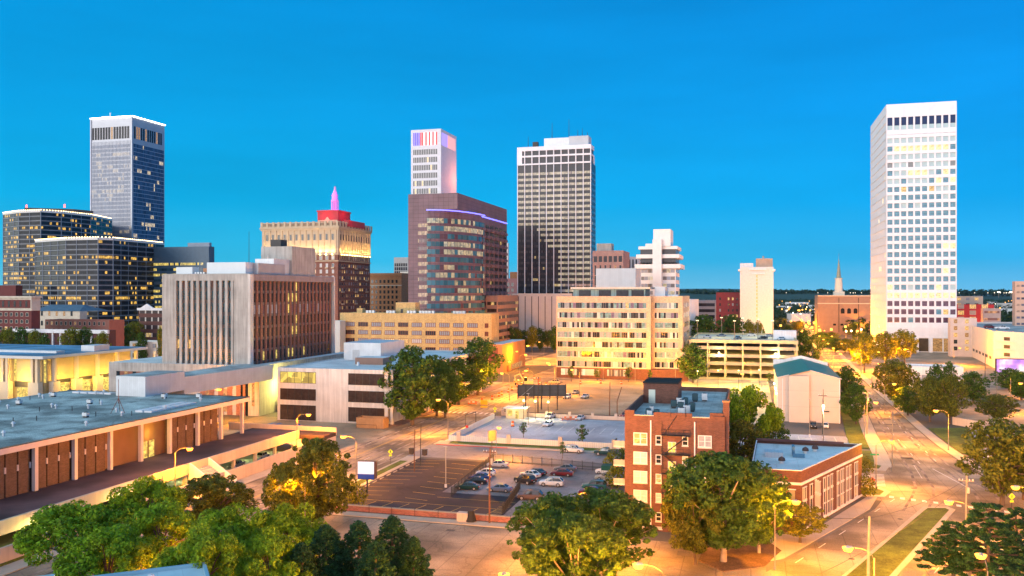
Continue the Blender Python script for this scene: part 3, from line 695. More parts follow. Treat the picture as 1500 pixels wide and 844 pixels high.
def cup(b):
    m = M('cupola_stone', (.62, .36, .58), .7, .05); c_ = (px+1.3, py+7)
    b.box(c_[0]-2.6, c_[1]-2.6, h+8.1, c_[0]+2.6, c_[1]+2.6, h+9, m)
    for i in range(8):
        a = math.pi/4*i; b.frus(c_[0]+2.0*math.cos(a), c_[1]+2.0*math.sin(a), h+9, h+14.2, .32, .3, m, 6)
    b.frus(c_[0], c_[1], h+9, h+14.2, 1.35, 1.35, m, 8)
    b.frus(c_[0], c_[1], h+14.2, h+15, 2.5, 2.3, m, 8); b.frus(c_[0], c_[1], h+15, h+17.6, 1.9, 1.7, m, 8)
    b.frus(c_[0], c_[1], h+17.6, h+18.2, 2.1, 2.0, m, 8); b.frus(c_[0], c_[1], h+18.2, h+21, 1.7, .75, m, 8); b.frus(c_[0], c_[1], h+21, h+22.6, .7, .6, m, 8); b.frus(c_[0], c_[1], h+22.6, h+23.6, .75, .1, m, 8)
B.part('cupola', cup)
B.part('pediment', lambda b: (b.prism([(px-5, py-2.3), (px+7.5, py-2.3), (px+7.5, py-2.1), (px-5, py-2.1)], h+1.6, h+2.2, cream), b.face([(px-.6, py-2.5, h+2.2), (px+3, py-2.5, h+2.2), (px+1.2, py-2.5, h+4.2)], cream), b.box(px-.2, py-2.45, h+.2, px+2.6, py-2.05, h+2.2, cream)))
PK = (.8, .05, .95)
for dx, dy in ((-4, -4), (5, -4), (5, 4)):
    light('POINT', (px+1.3+dx, py+7+dy, h+10.5), 1100, PK, .3, parent=B.root); light('POINT', (px+1.3+dx*.6, py+7+dy*.6, h+18), 520, PK, .3, parent=B.root)
light('POINT', (px+1, py-7, h+4.0), 1700, (1, .03, .05), .4, parent=B.root); light('POINT', (px+14.5, py+4, h+5.5), 2300, (1, .02, .06), .4, parent=B.root)
for x in [1.2+(k+.5)*(w-2.4)/12 for k in range(12)]:
    light('SPOT', (x, -1.6, h-18.9), 6500, (1, .60, .22), .1, (R(172), 0, 0), B.root, spot_size=R(110), spot_blend=.9)
for y in [1+(k+.5)*(d-2)/12 for k in range(12)]:
    light('SPOT', (w+1.6, y, h-18.9), 5500, (1, .58, .18), .1, (R(180), R(-8), 0), B.root, spot_size=R(110), spot_blend=.9)
B.each('floodlight', lambda b: ([b.box(1.2+(k+.5)*(w-2.4)/12-.3, -1.3, h-18.85, 1.2+(k+.5)*(w-2.4)/12+.3, -.9, h-18.5, EM('floodlight_lens', (1, .75, .35), 14)) for k in range(12)], [b.box(w+.9, 1+(k+.5)*(d-2)/12-.3, h-18.85, w+1.3, 1+(k+.5)*(d-2)/12+.3, h-18.5, MATS['floodlight_lens']) for k in range(12)]))

# ---- mid-rise group between hotel and purple tower
e0, n0, w, d, h = fitSE(588, 600, 400, 500, 592)
B = Bld('office_building', 'orange brick office block with a stone cornice to the right of the hotel', 'office building', e0, n0, w, 40, h, brick_o, roof_g)
B.part('cornice', lambda b: (b.box(-.5, -.6, h-2, w+.5, -.02, h-.6, brick_o), b.box(-.3, -.3, h-9, w+.3, -.02, h-8.4, stone)))
B.window('window', [('S', w-23+3.1*k, w-21.5+3.1*k, h-7-3.7*r, h-4.8-3.7*r, glass) for k in range(7) for r in range(11)], {'po': .04})
e0, n0, w, d, h = fitSE(598, 860, 377, 577, 603)
B = Bld('office_tower', 'narrow dark striped tower peeping behind the white and orange blocks', 'office tower', e0, n0, w, 30, h, M('pale_mullion_panel', (.42, .42, .40), .6, .1), roof_g)
B.bands('window_band', 'S', .8, w-.8, zs_of(20, 4.0, 12), 3.2, BAND('dark_stripe_band', 2.4, .05, (.02, .02, .03), frame=(.35, .35, .34), fw=.6))
e0, n0, w, d, h = fitSE(599, 700, 398, 586, 603)
B = Bld('apartment_block', 'narrow white plastered block squeezed left of the purple tower', 'building', e0, n0, w, 30, h, M('cream_plaster', (.66, .60, .50), .85, .08), roof_w)
B.window('window', [('S', .8+2.3*k, 1.9+2.3*k, h-5-3.6*r, h-3.2-3.6*r, glass) for k in range(2) for r in range(13)], {'po': .04})

# ---- white tower with red-white-blue crown
e0, n0, w, d, h = fitSE(646, 760, 188.5, 602, 668.5)
wp = M('white_tower_panel', (.70, .68, .70), .6, .05, joint=(60, 4, .05, .06))
B = Bld('office_tower', 'slim white tower whose crown is lit in blue, red and white panels', 'office tower', e0, n0, w, d, h, wp, roof_w)
B.window('crown_panel', [('S', 2.2+k*(w-5.4)/14, 2.2+k*(w-5.4)/14+1.25, h-14.2, h-2.6, EM('blue_crown_panel', (.10, .06, 1), 1.1) if k < 4 else (EM('red_crown_panel', (1, .03, .03), 1.2) if k in (4, 5, 7, 9, 11, 13) else EM('white_crown_panel', (1, .78, .72), 1.25))) for k in range(14)]
   + [('E', 2+k*(d-4)/12, 2+k*(d-4)/12+1.9, h-14.2, h-3, EM('violet_crown_panel', (.42, .30, 1), 1.3) if k < 5 else EM('pink_crown_panel', (1, .42, .38), 1.15)) for k in range(12)], {'po': .05})
rows = [('S', 2.2+k*(w-5.4)/14, 2.2+k*(w-5.4)/14+1.25, h-22.5-7.0*r, h-17.8-7.0*r, lit1 if rr.random() < .06 else glass) for k in range(14) for r in range(9)]
B.window('window', rows, {'po': .05})
light('POINT', (w+16, d*.9, h-42), 26000, (1, .30, .18), 3, parent=B.root)

# ---- purple granite tower with rounded glass bay
e0, n0, w, d, h = fitSE(670, 470, 282.5, 598, 742.5)
gran = M('purple_brown_granite', (.165, .10, .12), .5, .20, .16, joint=(3.0, 2.15, .12, .42)); gran2 = M('dusky_granite', (.17, .105, .12), .5, .14, .2, joint=(2.4, 1.95, .04, .2))
root = thing('office_tower', 'purple brown granite tower with rounded glass bay and a blue neon line', 'office tower', (e0, n0, 0))
bx = e_at(628, n0)-e0; by = n_at(702, e0+w)-n0; ez = 4.3
arc = [(bx+(w+3.2-bx)*math.sin(t), by-(by+3.0)*math.cos(t)) for t in [math.pi/2*i/14 for i in range(15)]]
body = [(0, 0)] + arc + [(w, by+.1), (w, d), (0, d)]
b = MB(); b.prism([(0, 0)] + [(bx, -.0)] + arc[1:-1] + [(w, by), (w, d), (0, d)], 0, h-9, gran); b.build('wall', root)
b = MB(); b.prism([(0, -.01), (w, -.01), (w+.01, d), (0, d)], h-9, h, gran, roof_g); b.build('crown', root)
def arcband(z0, z1, off, mat, nm, smooth=True):
    b = MB(); u = 0; A_ = arc
    def of(p, i):
        t = math.pi/2*i/14; nx, ny = math.sin(t)*(by+3)**1, -math.cos(t)*(w+3.2-bx); L_ = math.hypot(nx, ny); return (p[0]+nx/L_*off, p[1]+ny/L_*off)
    for i in range(14):
        a, c_ = of(A_[i], i), of(A_[i+1], i+1); L_ = math.hypot(c_[0]-a[0], c_[1]-a[1])
        b.face([(*a, z0), (*c_, z0), (*c_, z1), (*a, z1)], mat, [(u, z0), (u+L_, z0), (u+L_, z1), (u, z1)], smooth); b.face([(*a, z1), (*c_, z1), (*A_[i+1], z1), (*A_[i], z1)], mat); u += L_
    return b.build(nm, root)
mP = BAND('bay_ribbon', 2.4, .26, (.035, .12, .16), (1, .66, .30), .75, frame=(.10, .10, .12), fw=.2, cluster=.55, floorvar=.55, alt=(.11, .06, .07), pa=.10, seed=4)
nfl = 17
for i in range(nfl): arcband(h-16.5-ez*i, h-16.5-ez*i+2.7, .12, mP, 'window_band')
arcband(h-9.6, h-9.0, .5, EM('blue_neon', (.16, .16, 1), 3.2), 'neon_line')
b = MB(); b.box(w+.1, by, h-9.6, w+.55, d, h-9.0, MATS['blue_neon']); b.build('neon_line', root)
cache = {}
for i in range(nfl):
    z = h-18.5-ez*i
    k = 'a'
    if k not in cache:
        b = MB(); b.box(bx*.48, -.06, 0, bx-.6, .02, 2.0, BAND('bay_side_ribbon', 1.6, .5, (.10, .07, .075), (1, .66, .30), .62, frame=(.1, .08, .1), fw=.15, cluster=.9, floorvar=.9, seed=2)); cache[k] = b.mesh('window_band')
    OB('window_band', cache[k], root, (0, 0, z))
# east side: stepped bay blocks with dark recesses
sg = (d-by-2)/6
b = MB(); b.box(w-.02, 1, 0, w+.08, 1+sg*.72, 2.0, BAND('recess_ribbon', 3.0, .06, (.015, .02, .03), (1, .66, .2), 1.0)); rm = b.mesh('recess_window')
b = MB(); b.box(w-.02, 0, 0, w+1.5, sg*.6, 1.7, gran2); b.box(w-.02, sg*.6, .3, w+.8, sg-.3, 1.5, gran2); bm_ = b.mesh('balcony')
for i in range(16):
    z = h-13.5-ez*i
    for k in range(6): OB('recess_window', rm, root, (0, by+2+k*sg, z-2.1)); OB('balcony', bm_, root, (0, by+2+k*sg, z-4.3))
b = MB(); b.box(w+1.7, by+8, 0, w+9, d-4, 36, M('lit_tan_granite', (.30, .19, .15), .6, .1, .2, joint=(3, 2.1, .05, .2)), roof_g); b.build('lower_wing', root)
for i in range(7):
    if 'w' not in cache:
        b = MB(); b.box(w+2.5, by+7.9, 0, w+8.4, by+8.02, 1.9, BAND('wing_ribbon', 2, .3, (.04, .03, .03), (1, .62, .2), .9)); b.box(w+8.98, by+9, 0, w+9.1, d-5, 1.9, MATS['wing_ribbon']); cache['w'] = b.mesh('window_band')
    OB('window_band', cache['w'], root, (0, 0, 5+4.2*i))

# ---- small pinkish block in the gap
e0, n0, w, d, h = fitSE(758, 640, 408, 735, 759)
B = Bld('office_building', 'small rosy block seen in the gap between the purple and the striped tower', 'building', e0, n0, w, 30, h, M('rosy_panel', (.50, .24, .24), .8, .1), roof_g)
B.window('window', [('S', 1+3.2*k, 3+3.2*k, h-6-4.2*r, h-3.2-4.2*r, glass) for k in range(3) for r in range(9)], {'po': .04})
B.part('orange_lit_cap', lambda b: (b.box(w-7, 4, h-.9, w-1, 12, h+5, brick_o), b.box(w-9.6, 4, h-.9, w-8.4, 6, h+27, white_c)))

# ---- striped black and white tower
e0, n0, w, d, h = fitSE(866, 600, 212, 758, 872.5)
wr = M('white_rib', (.74, .72, .74), .6, .05); bl = M('black_panel', (.02, .022, .03), .35, .2)
B = Bld('office_tower', 'tall black tower with thin white ribs and a white top', 'office tower', e0, n0, w, d, h-12.5, bl, roof_w)
hb = h-12.5
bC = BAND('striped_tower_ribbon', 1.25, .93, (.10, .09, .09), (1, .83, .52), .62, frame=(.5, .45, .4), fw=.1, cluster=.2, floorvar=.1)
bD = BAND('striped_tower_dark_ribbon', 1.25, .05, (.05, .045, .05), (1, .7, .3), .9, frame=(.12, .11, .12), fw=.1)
fl = 3.98
lo = MB()
for i in range(26):
    z = hb-7.5-fl*i
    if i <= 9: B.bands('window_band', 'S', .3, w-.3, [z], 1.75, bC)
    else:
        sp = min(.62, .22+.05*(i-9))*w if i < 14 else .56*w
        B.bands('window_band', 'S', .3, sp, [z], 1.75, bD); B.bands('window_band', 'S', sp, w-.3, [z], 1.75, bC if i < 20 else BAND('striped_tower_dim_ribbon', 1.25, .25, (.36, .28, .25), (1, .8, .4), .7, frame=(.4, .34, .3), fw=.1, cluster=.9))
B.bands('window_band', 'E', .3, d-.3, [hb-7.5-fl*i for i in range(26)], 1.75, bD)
B.each('rib', lambda b: [b.box(k*(w-.5)/10, -.7, 0, k*(w-.5)/10+.5, -.08, hb+.5, wr) for k in range(11)])
B.part('penthouse_storey', lambda b: (b.box(.0, -.7, hb+5.4, w, d-6, hb+6.6, wr), b.box(0, -.7, h-2.6, w, d-6, h+.3, wr, roof_w), b.box(.4, .1, hb, w-.4, d-6.5, h-2.5, bl), b.box(0, -.7, hb-.2, w, -.1, hb+.9, wr), b.box(w-2, d-8, hb, w+.1, d-4, h-7, wr),
   [b.box(k*(w-.5)/10-.1, -.75, hb, k*(w-.5)/10+.6, .0, h-1, wr) for k in range(11)], b.box(-.05, -.72, hb, 3.6, d-7, h-.5, wr)))
B.part('rooftop_plant_room', lambda b: (b.box(w*.36, 1.5, h+.3, w*.73, 11, h+6.2, metal_l), b.box(w*.70, 1, h+.3, w*.96, 12, h+6.8, M('pale_grey_panel', (.46, .50, .53), .6, .06)), b.box(w*.2, 2, h+.3, w*.27, 5, h+4.2, metal_d)))
B.each('antenna', lambda b: [b.frus(x*w, 6, h+z0, h+z1, .22, .1, metal_d, 5) for x, z0, z1 in ((.12, .3, 9), (.45, 6, 18), (.68, 6, 20), (.8, 6.8, 12), (.86, 6.8, 13), (.93, 6.8, 10))])
e0, n0, w, d, h = fitSE(838, 580, 430, 750, 846)
B = Bld('white_annex', 'blank white podium with tall dark joints below the striped tower', 'building', e0, n0, w, 16, h, M('white_podium_panel', (.66, .60, .56), .7, .05), roof_w)
B.each('joint', lambda b: [b.box(w*k/9-.25, -.05, 6, w*k/9+.25, .01, h-2, bl) for k in range(1, 9)])
B.part('ground_floor_glazing', lambda b: b.box(1, -.08, .5, w-1, .01, 5, lit3))

# ---- right of striped tower
e0, n0, w, d, h = fitSE(913, 560, 367, 868, 920)
B = Bld('office_building', 'dusty pink brick office block with square top windows beside the striped tower', 'office building', e0, n0, w, 30, h, brick_p, roof_g)
B.window('window', [('S', .8+3.3*k, 3.1+3.3*k, h-7.5, h-3.6, glass_b) for k in range(6)] + [('S', 1.4+3.3*k, 2.5+3.3*k, h-16-7*r, h-9.6-7*r, rr.choice([glass, lit3, glass])) for k in range(6) for r in range(3)], {'po': .05})
B.part('rooftop_plant_room', lambda b: b.box(2, 4, h-.9, 12, 14, h+5, conc))
e0, n0, w, d, h = fitSE(936, 620, 376, 905, 940)
B = Bld('office_building', 'pale grey slatted office block just left of the layered white tower', 'office building', e0, n0, w, 30, h, M('grey_white_panel', (.46, .48, .52), .7, .06), roof_w)
B.each('slot_window', lambda b: [b.box(1+2.4*k, -.06, h-14, 2+2.4*k, .01, h-2, bl) for k in range(6)])
e0, n0, w, d, h = fitSE(931, 450, 393, 873, 938)
B = Bld('plant_building', 'blank pale sheet-metal box building behind the buff brick block', 'building', e0, n0, w, 22, h, M('pale_blue_cladding', (.50, .55, .57), .6, .05, joint=(1.0, 40, .05, .12)), roof_w)
# layered white tower
e0, n0, w, d, h = fitSE(990, 500, 352, 938, 996)
d = 26
wl = M('white_plaster', (.76, .73, .69), .7, .05); B = Bld('office_tower', 'white tower with flaring layered top floors and a blank central shaft', 'office tower', e0, n0, w, d, h-13, wl, roof_w, par=.3)
mW = BAND('layer_ribbon', 2.2, .18, (.16, .15, .14), (1, .8, .4), .8, frame=(.5, .46, .4), fw=.15, alt=(.30, .32, .36), pa=.5, cluster=.8, floorvar=.5)
for i in range(9):
    z = h-19-4.3*i
    B.bands('window_band', 'S', .5, w*.36, [z], 2.1, mW); B.bands('window_band', 'S', w*.63, w-.5, [z], 2.1, mW); B.bands('window_band', 'E', .5, d-.5, [z], 2.1, mW)
def layers(b):
    for z0, z1, o_ in ((h-16.5, h-14, 2.9), (h-10.5, h-8.2, 2.2), (h-5.2, h-3.4, 1.0)): b.box(-o_, -o_, z0, w+o_, d+o_, z1, wl)
    b.box(.0, 0, h-14, w, d, h-3.5, M('dark_band_core', (.05, .055, .06), .3, .2))
B.part('layered_top', layers)
B.part('central_shaft', lambda b: (b.box(w*.37, -4.5, 0, w*.62, 0, h+.5, wl), b.box(w*.38, -2, h-3.4, w*.86, d*.6, h+6.5, wl), b.box(w*.15, -.5, h-3.4, w*.40, d*.6, h-1.8, wl)))
B.part('low_drum', lambda b: b.frus(w+1, 2, 0, h-34.5, 12, 12, wl, 24, smooth=False))

# ---- long buff brick block
B = Bld('office_building', 'long buff brick block with seven ribbon rows of windows over a red brick ground floor', 'office building', -83.4, 371.3, 41.7, 40, 36.2, brick_t, roof_g)
rw = [32.0-4.3*i for i in range(7)]
cols = [('t', GL('teal_curtain', (.10, .22, .25), .3, .4, .5)), ('d', glass_b), ('g', M('grey_blue_blind', (.22, .27, .32), .5, .2, 1.5)), ('l', M('pale_curtain', (.50, .50, .50), .6, .1)), ('y', lit1), ('v', M('violet_curtain', (.12, .10, .18), .6, .3, 1.5))]
def ribbonrow(B, face, u0, u1, z, hgt, seed, step=.85):
    b = MB(); r = random.Random(seed); u = u0
    B.fbox(b, face, u0-.15, u1+.15, z-.15, z, -.02, .14, frame_w)
    while u < u1-.01:
        st = min(step*r.choice((1, 1, 1.6)), u1-u); p = r.random()
        g = cols[0][1] if p < .30 else cols[1][1] if p < .62 else cols[2][1] if p < .84 else cols[3][1] if p < .91 else (cols[4][1] if p < .94 else cols[5][1])
        B.fbox(b, face, u, u+st-.1, z, z+hgt, -.02, .03, g); B.fbox(b, face, u+st-.1, u+st, z, z+hgt, -.02, .1, M('grey_window_mullion', (.20, .20, .20), .6, .1)); u += st
    b.build('window_band', B.root)
for i, z in enumerate(rw): ribbonrow(B, 'S', .6, 39.8, z-1.1, 2.45, 10+i)
B.part('brick_ground_floor', lambda b: (b.box(-.2, -.35, 0, 41.9, -.02, 4.6, brick_r), b.box(41.7, -.35, 0, 57.5, 4.0, 4.6, brick_r)))
for u0_ in (2.2, 11.2, 22.8): 
    b = MB(); b.box(u0_, -.42, 1.3, u0_+8, -.36, 4.1, BAND('ground_window_wall', 1.3, .3, (.08, .08, .09), (1, .75, .45), .8, frame=(.5, .48, .45), fw=.12, alt=(.45, .46, .5), pa=.5)); b.build('shop_window', B.root)
B.part('penthouse', lambda b: (b.box(7, 3, 35.3, 39, 20, 39.4, M('teal_spandrel', (.16, .27, .28), .4, .15, joint=(1.5, 9, .1, .5))), b.box(6, 2, 39.4, 41, 22, 40.2, conc_l), [b.box(x, 2.9, 36.2, x+5.4, 3.02, 38.9, glass_b) for x in (9.5, 18.5, 26.3, 33)]))
B.each('rooftop_vent', lambda b: [hvac(b, x, 30, 35.3, 1.2, 1.2, 1.1+x*.02, metal_l) for x in (5, 15, 22, 30)])
B2 = Bld('office_building', 'set-back east wing of the buff brick block, its side wall facing the garage', 'office building', -41.6, 375.6, 13.1, 43, 36.2, brick_t, roof_w)
for i, z in enumerate(rw): ribbonrow(B2, 'S', 1.2, 11.2, z-1.1, 2.45, 40+i)
for i, z in enumerate(rw): B2.bands('window_band', 'E', 6, 38, [z-1], 2.15, MATS['ground_window_wall'])
B2.part('rooftop_plant_room', lambda b: (b.box(.5, 6, 35.3, 5, 20, 40.4, metal_l), [hvac(b, 6+1.6*k, 8, 35.3, 1.3, 1.2, 1.6, metal_l) for k in range(3)]))
B2.part('garage_door', lambda b: b.box(.6, -2.02, 0, 6.4, -1.8, 3.4, white_c))

# ---- yellow brick block
e0, n0, w, d, h = fitSE(720, 406, 459.8, 498, 731)
B = Bld('office_building', 'long yellow brick block with red-framed multi-pane windows and a row of rooftop coolers', 'office building', e0, n0, w, d, h, brick_y, roof_g, par=.7)
fr = M('red_brown_frame', (.20, .07, .05), .7, .1)
items = []
for r in range(6):
    for k in range(10):
        x = w-7.0-k*7.15; z = h-6.6-3.96*r
        x0 = x-5.0
        if x0 < .5: continue
        g = rr.choice([glass]*2+[MATS['grey_blue_blind']]*4+[blind, blind_w]); g = lit1 if (r, k) in ((2, 5), (2, 6)) else g
        items.append(('S', x0, x, z, z+1.9, g))
    items.append(('S', w-3.2, w-1.7, h-6.6-3.96*r, h-4.7-3.96*r, glass))
B.window('window', items, {'po': .03, 'fo': .14, 'frame': fr, 'fw': .16, 'bar': 4, 'bw': .09})
def yb(b):
    for u_ in (583, 617, 640, 645, 690): pass
    for i, x in enumerate((11, 12.6, 14.2, 22, 23.6, 25.2, 33, 34.6, 36.2, 39.4, 41, 42.6, 44.2, 46, 57, 58.6, 60.2, 61.8)): hvac(b, x+2, 2.5, h-.7, 1.3, 1.2, 1.9, metal_l)
B.each('rooftop_cooler', yb)
B.part('stair_house', lambda b: (b.box(27.5, 6, h-.7, 38, 12, h+5.2, brick_y, roof_g), b.box(30.2, 5.9, h-.5, 31.5, 6.02, h+1.9, frame_d), b.box(7.5, 3.5, h-.7, 10.5, 7, h+2.2, brick_y)))
B.part('rust_annex', lambda b: (b.box(w+.02, -6, 0, w+7, 36, 13.6, M('rust_orange_wall', (.42, .20, .10), .85, .1, .2), roof_w), b.box(w+.5, -6.08, 5, w+5, -5.98, 12, fr), b.box(w+6.98, 2, 0, w+7.1, 5, 3, fr), b.box(w+7.0, 10, .5, w+7.1, 30, 3.2, lit3)))

# ---- courthouse with podium
B = Bld('courthouse', 'concrete and brown brick courthouse block with narrow vertical window strips and a low podium', 'courthouse', -181, 233, 31, 55, 43.8, conc, roof_w, par=1.2)
strips = []
sx0 = 31*(261-240)/125.; sw = 31*(85/10.)/125.
for k in range(10):
    for r in range(7):
        x = sx0+k*sw*.985; g = lit1 if (r, k) in ((1, 0), (1, 2)) else (M('brown_spandrel_blind', (.14, .07, .05), .6, .2) if r in (6,) and k in (1, 6) else glass_t)
        strips.append(('S', x, x+1.05, 16.3+3.86*r, 16.3+3.86*r+2.75, g)); 
B.window('window', strips, {'po': .04})
B.each('spandrel', lambda b: [b.box(sx0+k*sw*.985, -.06, 16.3+3.86*r-1.1, sx0+k*sw*.985+1.05, -.01, 16.3+3.86*r, M('dark_brown_spandrel', (.10, .085, .08), .5, .2)) for k in range(10) for r in range(7)])
B.each('concrete_fin', lambda b: [b.box(sx0+k*sw*.985-.62*1.45, -.75, 15.4, sx0+k*sw*.985-.03, -.02, 41.6, conc) for k in range(11)])
B.part('front_slab', lambda b: (b.box(0, -.8, 15.4, sx0-.9, -.02, 43.6, conc), b.box(sx0+9.9*sw+.1, -.8, 15.4, 31, -.02, 43.6, conc), b.box(sx0-.9, -.8, 41.6, sx0+9.9*sw+.1, -.02, 43.6, conc)))
bp = M('brown_pier_brick', (.24, .10, .065), .85, .1, .5, brick=((.3, .16, .12), .5, .2, .01))
items = []
for k in range(20):
    y = 2.2+k*(55-4)/20
    for r in range(8):
        g = lit_y if ((k in (8, 9, 10) and r in (3, 4, 5, 6)) or (k in (2, 5, 8, 9, 12) and r == 1) or (k in (9, 10) and r == 7)) and rr.random() < .85 else (MATS['dusk_purple_glass'] if r in (5,) else glass_b)
        if r == 5 and rr.random() < .5: g = blind
        items.append(('E', y, y+1.25, 12.6+3.7*r, 12.6+3.7*r+2.8, g))
B.window('side_window', items, {'po': .05})
B.each('brick_pier', lambda b: [b.box(31.07, 2.3+k*51/20-1.15, 2, 31.3, 2.3+k*51/20-.1, 41.6, bp) for k in range(21)])
B.part('side_slab', lambda b: (b.box(31.02, -.8, 15.4, 32, .9, 43.6, conc_l), b.box(31.02, 54, 0, 32, 55, 43.6, conc_l), b.box(31.02, .9, 41.6, 32, 54, 43.6, M('shaded_concrete', (.30, .25, .24), .9, .12, .3, streak=.2)), b.box(31.0, 1, 8, 31.03, 54, 41.6, M('dark_brown_spandrel', None))))  # top band concrete darkened, the east side's shade put into its colour
def cr_roof(b):
    b.box(14.5, 2, 42.6, 28.5, 12, 47.4, M('pale_blue_plant_panel', (.58, .66, .68), .5, .04)); b.box(28.5, 6, 42.6, 33.5-3, 22, 47.2, metal_g)
B.part('rooftop_plant_room', cr_roof)
B.part('rooftop_plant_room', lambda b: (b.box(3.5, 1.5, 42.6, 9.5, 5, 46, M('pale_blue_plant_panel', None)), [b.box(10+1.0*k, 2, 42.6, 10.6+1.0*k, 3, 44.4, metal_l) for k in range(4)], b.box(13.5-1, 3, 42.6, 14.3, 5, 45.6, brick_o)))
B.part('lift_tower', lambda b: (b.box(19, 26, 42.6, 30.9, 42, 53.6, conc), b.box(22, 27, 53.6, 26, 31, 56, metal_d), b.box(23, 16, 42.6, 30, 26, 49, metal_l)))
B.each('antenna', lambda b: (b.frus(22, 14, 42.6, 58, .12, .06, metal_d, 5), b.frus(29, 14, 47, 50, .1, .05, white_c, 5)))
def podm(b):
    b.box(-19, -2.4, 0, 36, -.82, 15.4, conc, roof_w); b.box(-19, -.82, 0, -.02, 60, 15.4, conc, roof_w); b.box(32.1, -.82, 0, 36, 60, 15.4, conc, roof_w)
B.part('podium', podm)
B.each('podium_window', lambda b: ([b.box(-16+3.1*k, -2.5, 9.5, -14.6+3.1*k, -2.38, 12.6, lit3 if k % 2 else glass) for k in range(15)], [b.box(-14.6+3.1*k, -2.52, 9.5, -12.9+3.1*k, -2.38, 12.6, bp) for k in range(15)], b.box(29.7, -2.55, 0, 32.2, -2.38, 13, glass_b), b.box(30.6, -2.7, 0, 31.4, -2.5, 13, bp), b.box(33.6, -2.55, 3, 34.4, -2.38, 12.5, lit3),
   [b.box(14+3.2*k, -2.52, 1, 15.3+3.2*k, -2.38, 8, lit3 if k % 2 else blind) for k in range(5)], [b.box(15.3+3.2*k, -2.52, 0, 17.2+3.2*k, -2.38, 9.5, bp) for k in range(5)]))
light('POINT', (40, 7, 9), 9000, (1, .85, .2), .6, parent=B.root)
# loading dock in the gap
root = thing('loading_dock', 'grey roller-door loading dock with yellow bollards between courthouse and white office', 'loading dock', (-144, 236, 0))
b = MB(); b.box(.6, 4, 0, 8.2, 10, 5.2, metal_g, roof_g); b.build('wall', root)
b = MB(); b.box(1.2, 3.9, 0, 6.6, 4.02, 4.3, M('grey_roller_door', (.20, .22, .25), .6, .06, joint=(9, .3, .03, .3))); b.build('roller_door', root)
b = MB(); b.box(0, 3.7, 4.6, 8.2, 4.0, 5.3, M('teal_dock_fascia', (.18, .27, .28), .6, .1)); b.build('fascia', root)
for x in (.3, 7.4):
    b = MB(); b.frus(x, 3.2, 0, 2.2, .18, .18, M('safety_yellow', (.60, .42, .04), .6, .1), 8); b.build('bollard', root)

# ---- white three-storey office
B = Bld('office_building', 'white three-storey concrete office with dark ribbon windows either side of a blank bay', 'office building', -135.6, 225.6, 35.6, 84, 15.6, conc_w, roof_w, par=.35)
gb = M('bronze_glass', (.05, .035, .03), .12, .3, 1.0, spec=.6)
litbig = LIT('open_plan_lit', (1, .70, .12), 1.5, .45, .3)
items = [('S', 1.0, 12.6, 11.2, 14.4, litbig), ('S', 1.0, 12.6, 6.2, 9.4, gb), ('S', 1.0, 12.6, .3, 4.6, gb), ('S', 23.2, 34.4, 11.2, 14.4, gb), ('S', 23.2, 34.4, 6.2, 9.4, gb), ('S', 23.2, 34.4, .6, 4.6, gb)]
B.window('window', items, {'po': .02, 'fo': .10, 'frame': frame_d, 'fw': .07, 'bar': 4, 'bw': .04})
B.each('side_window_band', lambda b: [b.box(35.62, 2, z, 35.7, 82, z+3.2, BAND('side_office_ribbon', 3.0, .12, (.04, .03, .03), (1, .75, .15), 1.2, frame=(.08, .07, .07), fw=.2)) for z in (6.2, 11.2)])
B.part('side_fascia', lambda b: (b.box(35.62, 0, 14.4, 37.0, 84, 15.62, conc_l), b.box(35.62, 0, 9.4, 36.6, 84, 11.2, conc_w), b.box(35.62, 0, 4.6, 37.2, 84, 6.2, conc_w)))
B.each('pillar', lambda b: [b.box(36.2, .2+9.2*k, 0, 37.0, 1.2+9.2*k, 14.4, conc_w) for k in range(10)])
B.part('rooftop_plant_room', lambda b: (b.box(3.5, 36, 15.2, 17, 56, 21, metal_l), b.box(6.8, 35.9, 15.4, 9.2, 36.02, 18.6, metal_g)))
B.part('rooftop_brick_box', lambda b: b.box(15.5, 20, 15.2, 25, 27, 17.4, M('brown_rooftop_brick', (.26, .16, .12), .9, .1), roof_w))
B.each('rooftop_vent', lambda b: [b.frus(x, y, 15.25, 16.4, .6, .3, metal_l, 10) for x, y in ((18.5, 16), (27, 28), (22, 36), (11, 33), (27.5, 34))])
root = thing('timber_enclosure', 'slatted timber bin enclosure standing in front of the white office', 'enclosure', (-106.5, 218.5, 0))
tm = M('pine_boards', (.40, .25, .13), .85, .14, .5, joint=(.25, 9, .02, .35))
for nm, q in (('fence_panel', (0, 0, 8.2, .15)), ('fence_panel', (0, 3.6, 8.2, 3.75)), ('fence_panel', (0, .15, .15, 3.6)), ('fence_panel', (8.05, .15, 8.2, 3.6))):
    b = MB(); b.box(q[0], q[1], 0, q[2], q[3], 2.9, tm); b.build(nm, root)
b = MB(); b.tube([(.4, -.8, 0), (.4, -.8, 1.1), (6.5, -.8, 1.1), (6.5, -.8, 0)], .05, metal_d); b.build('guard_rail', root)

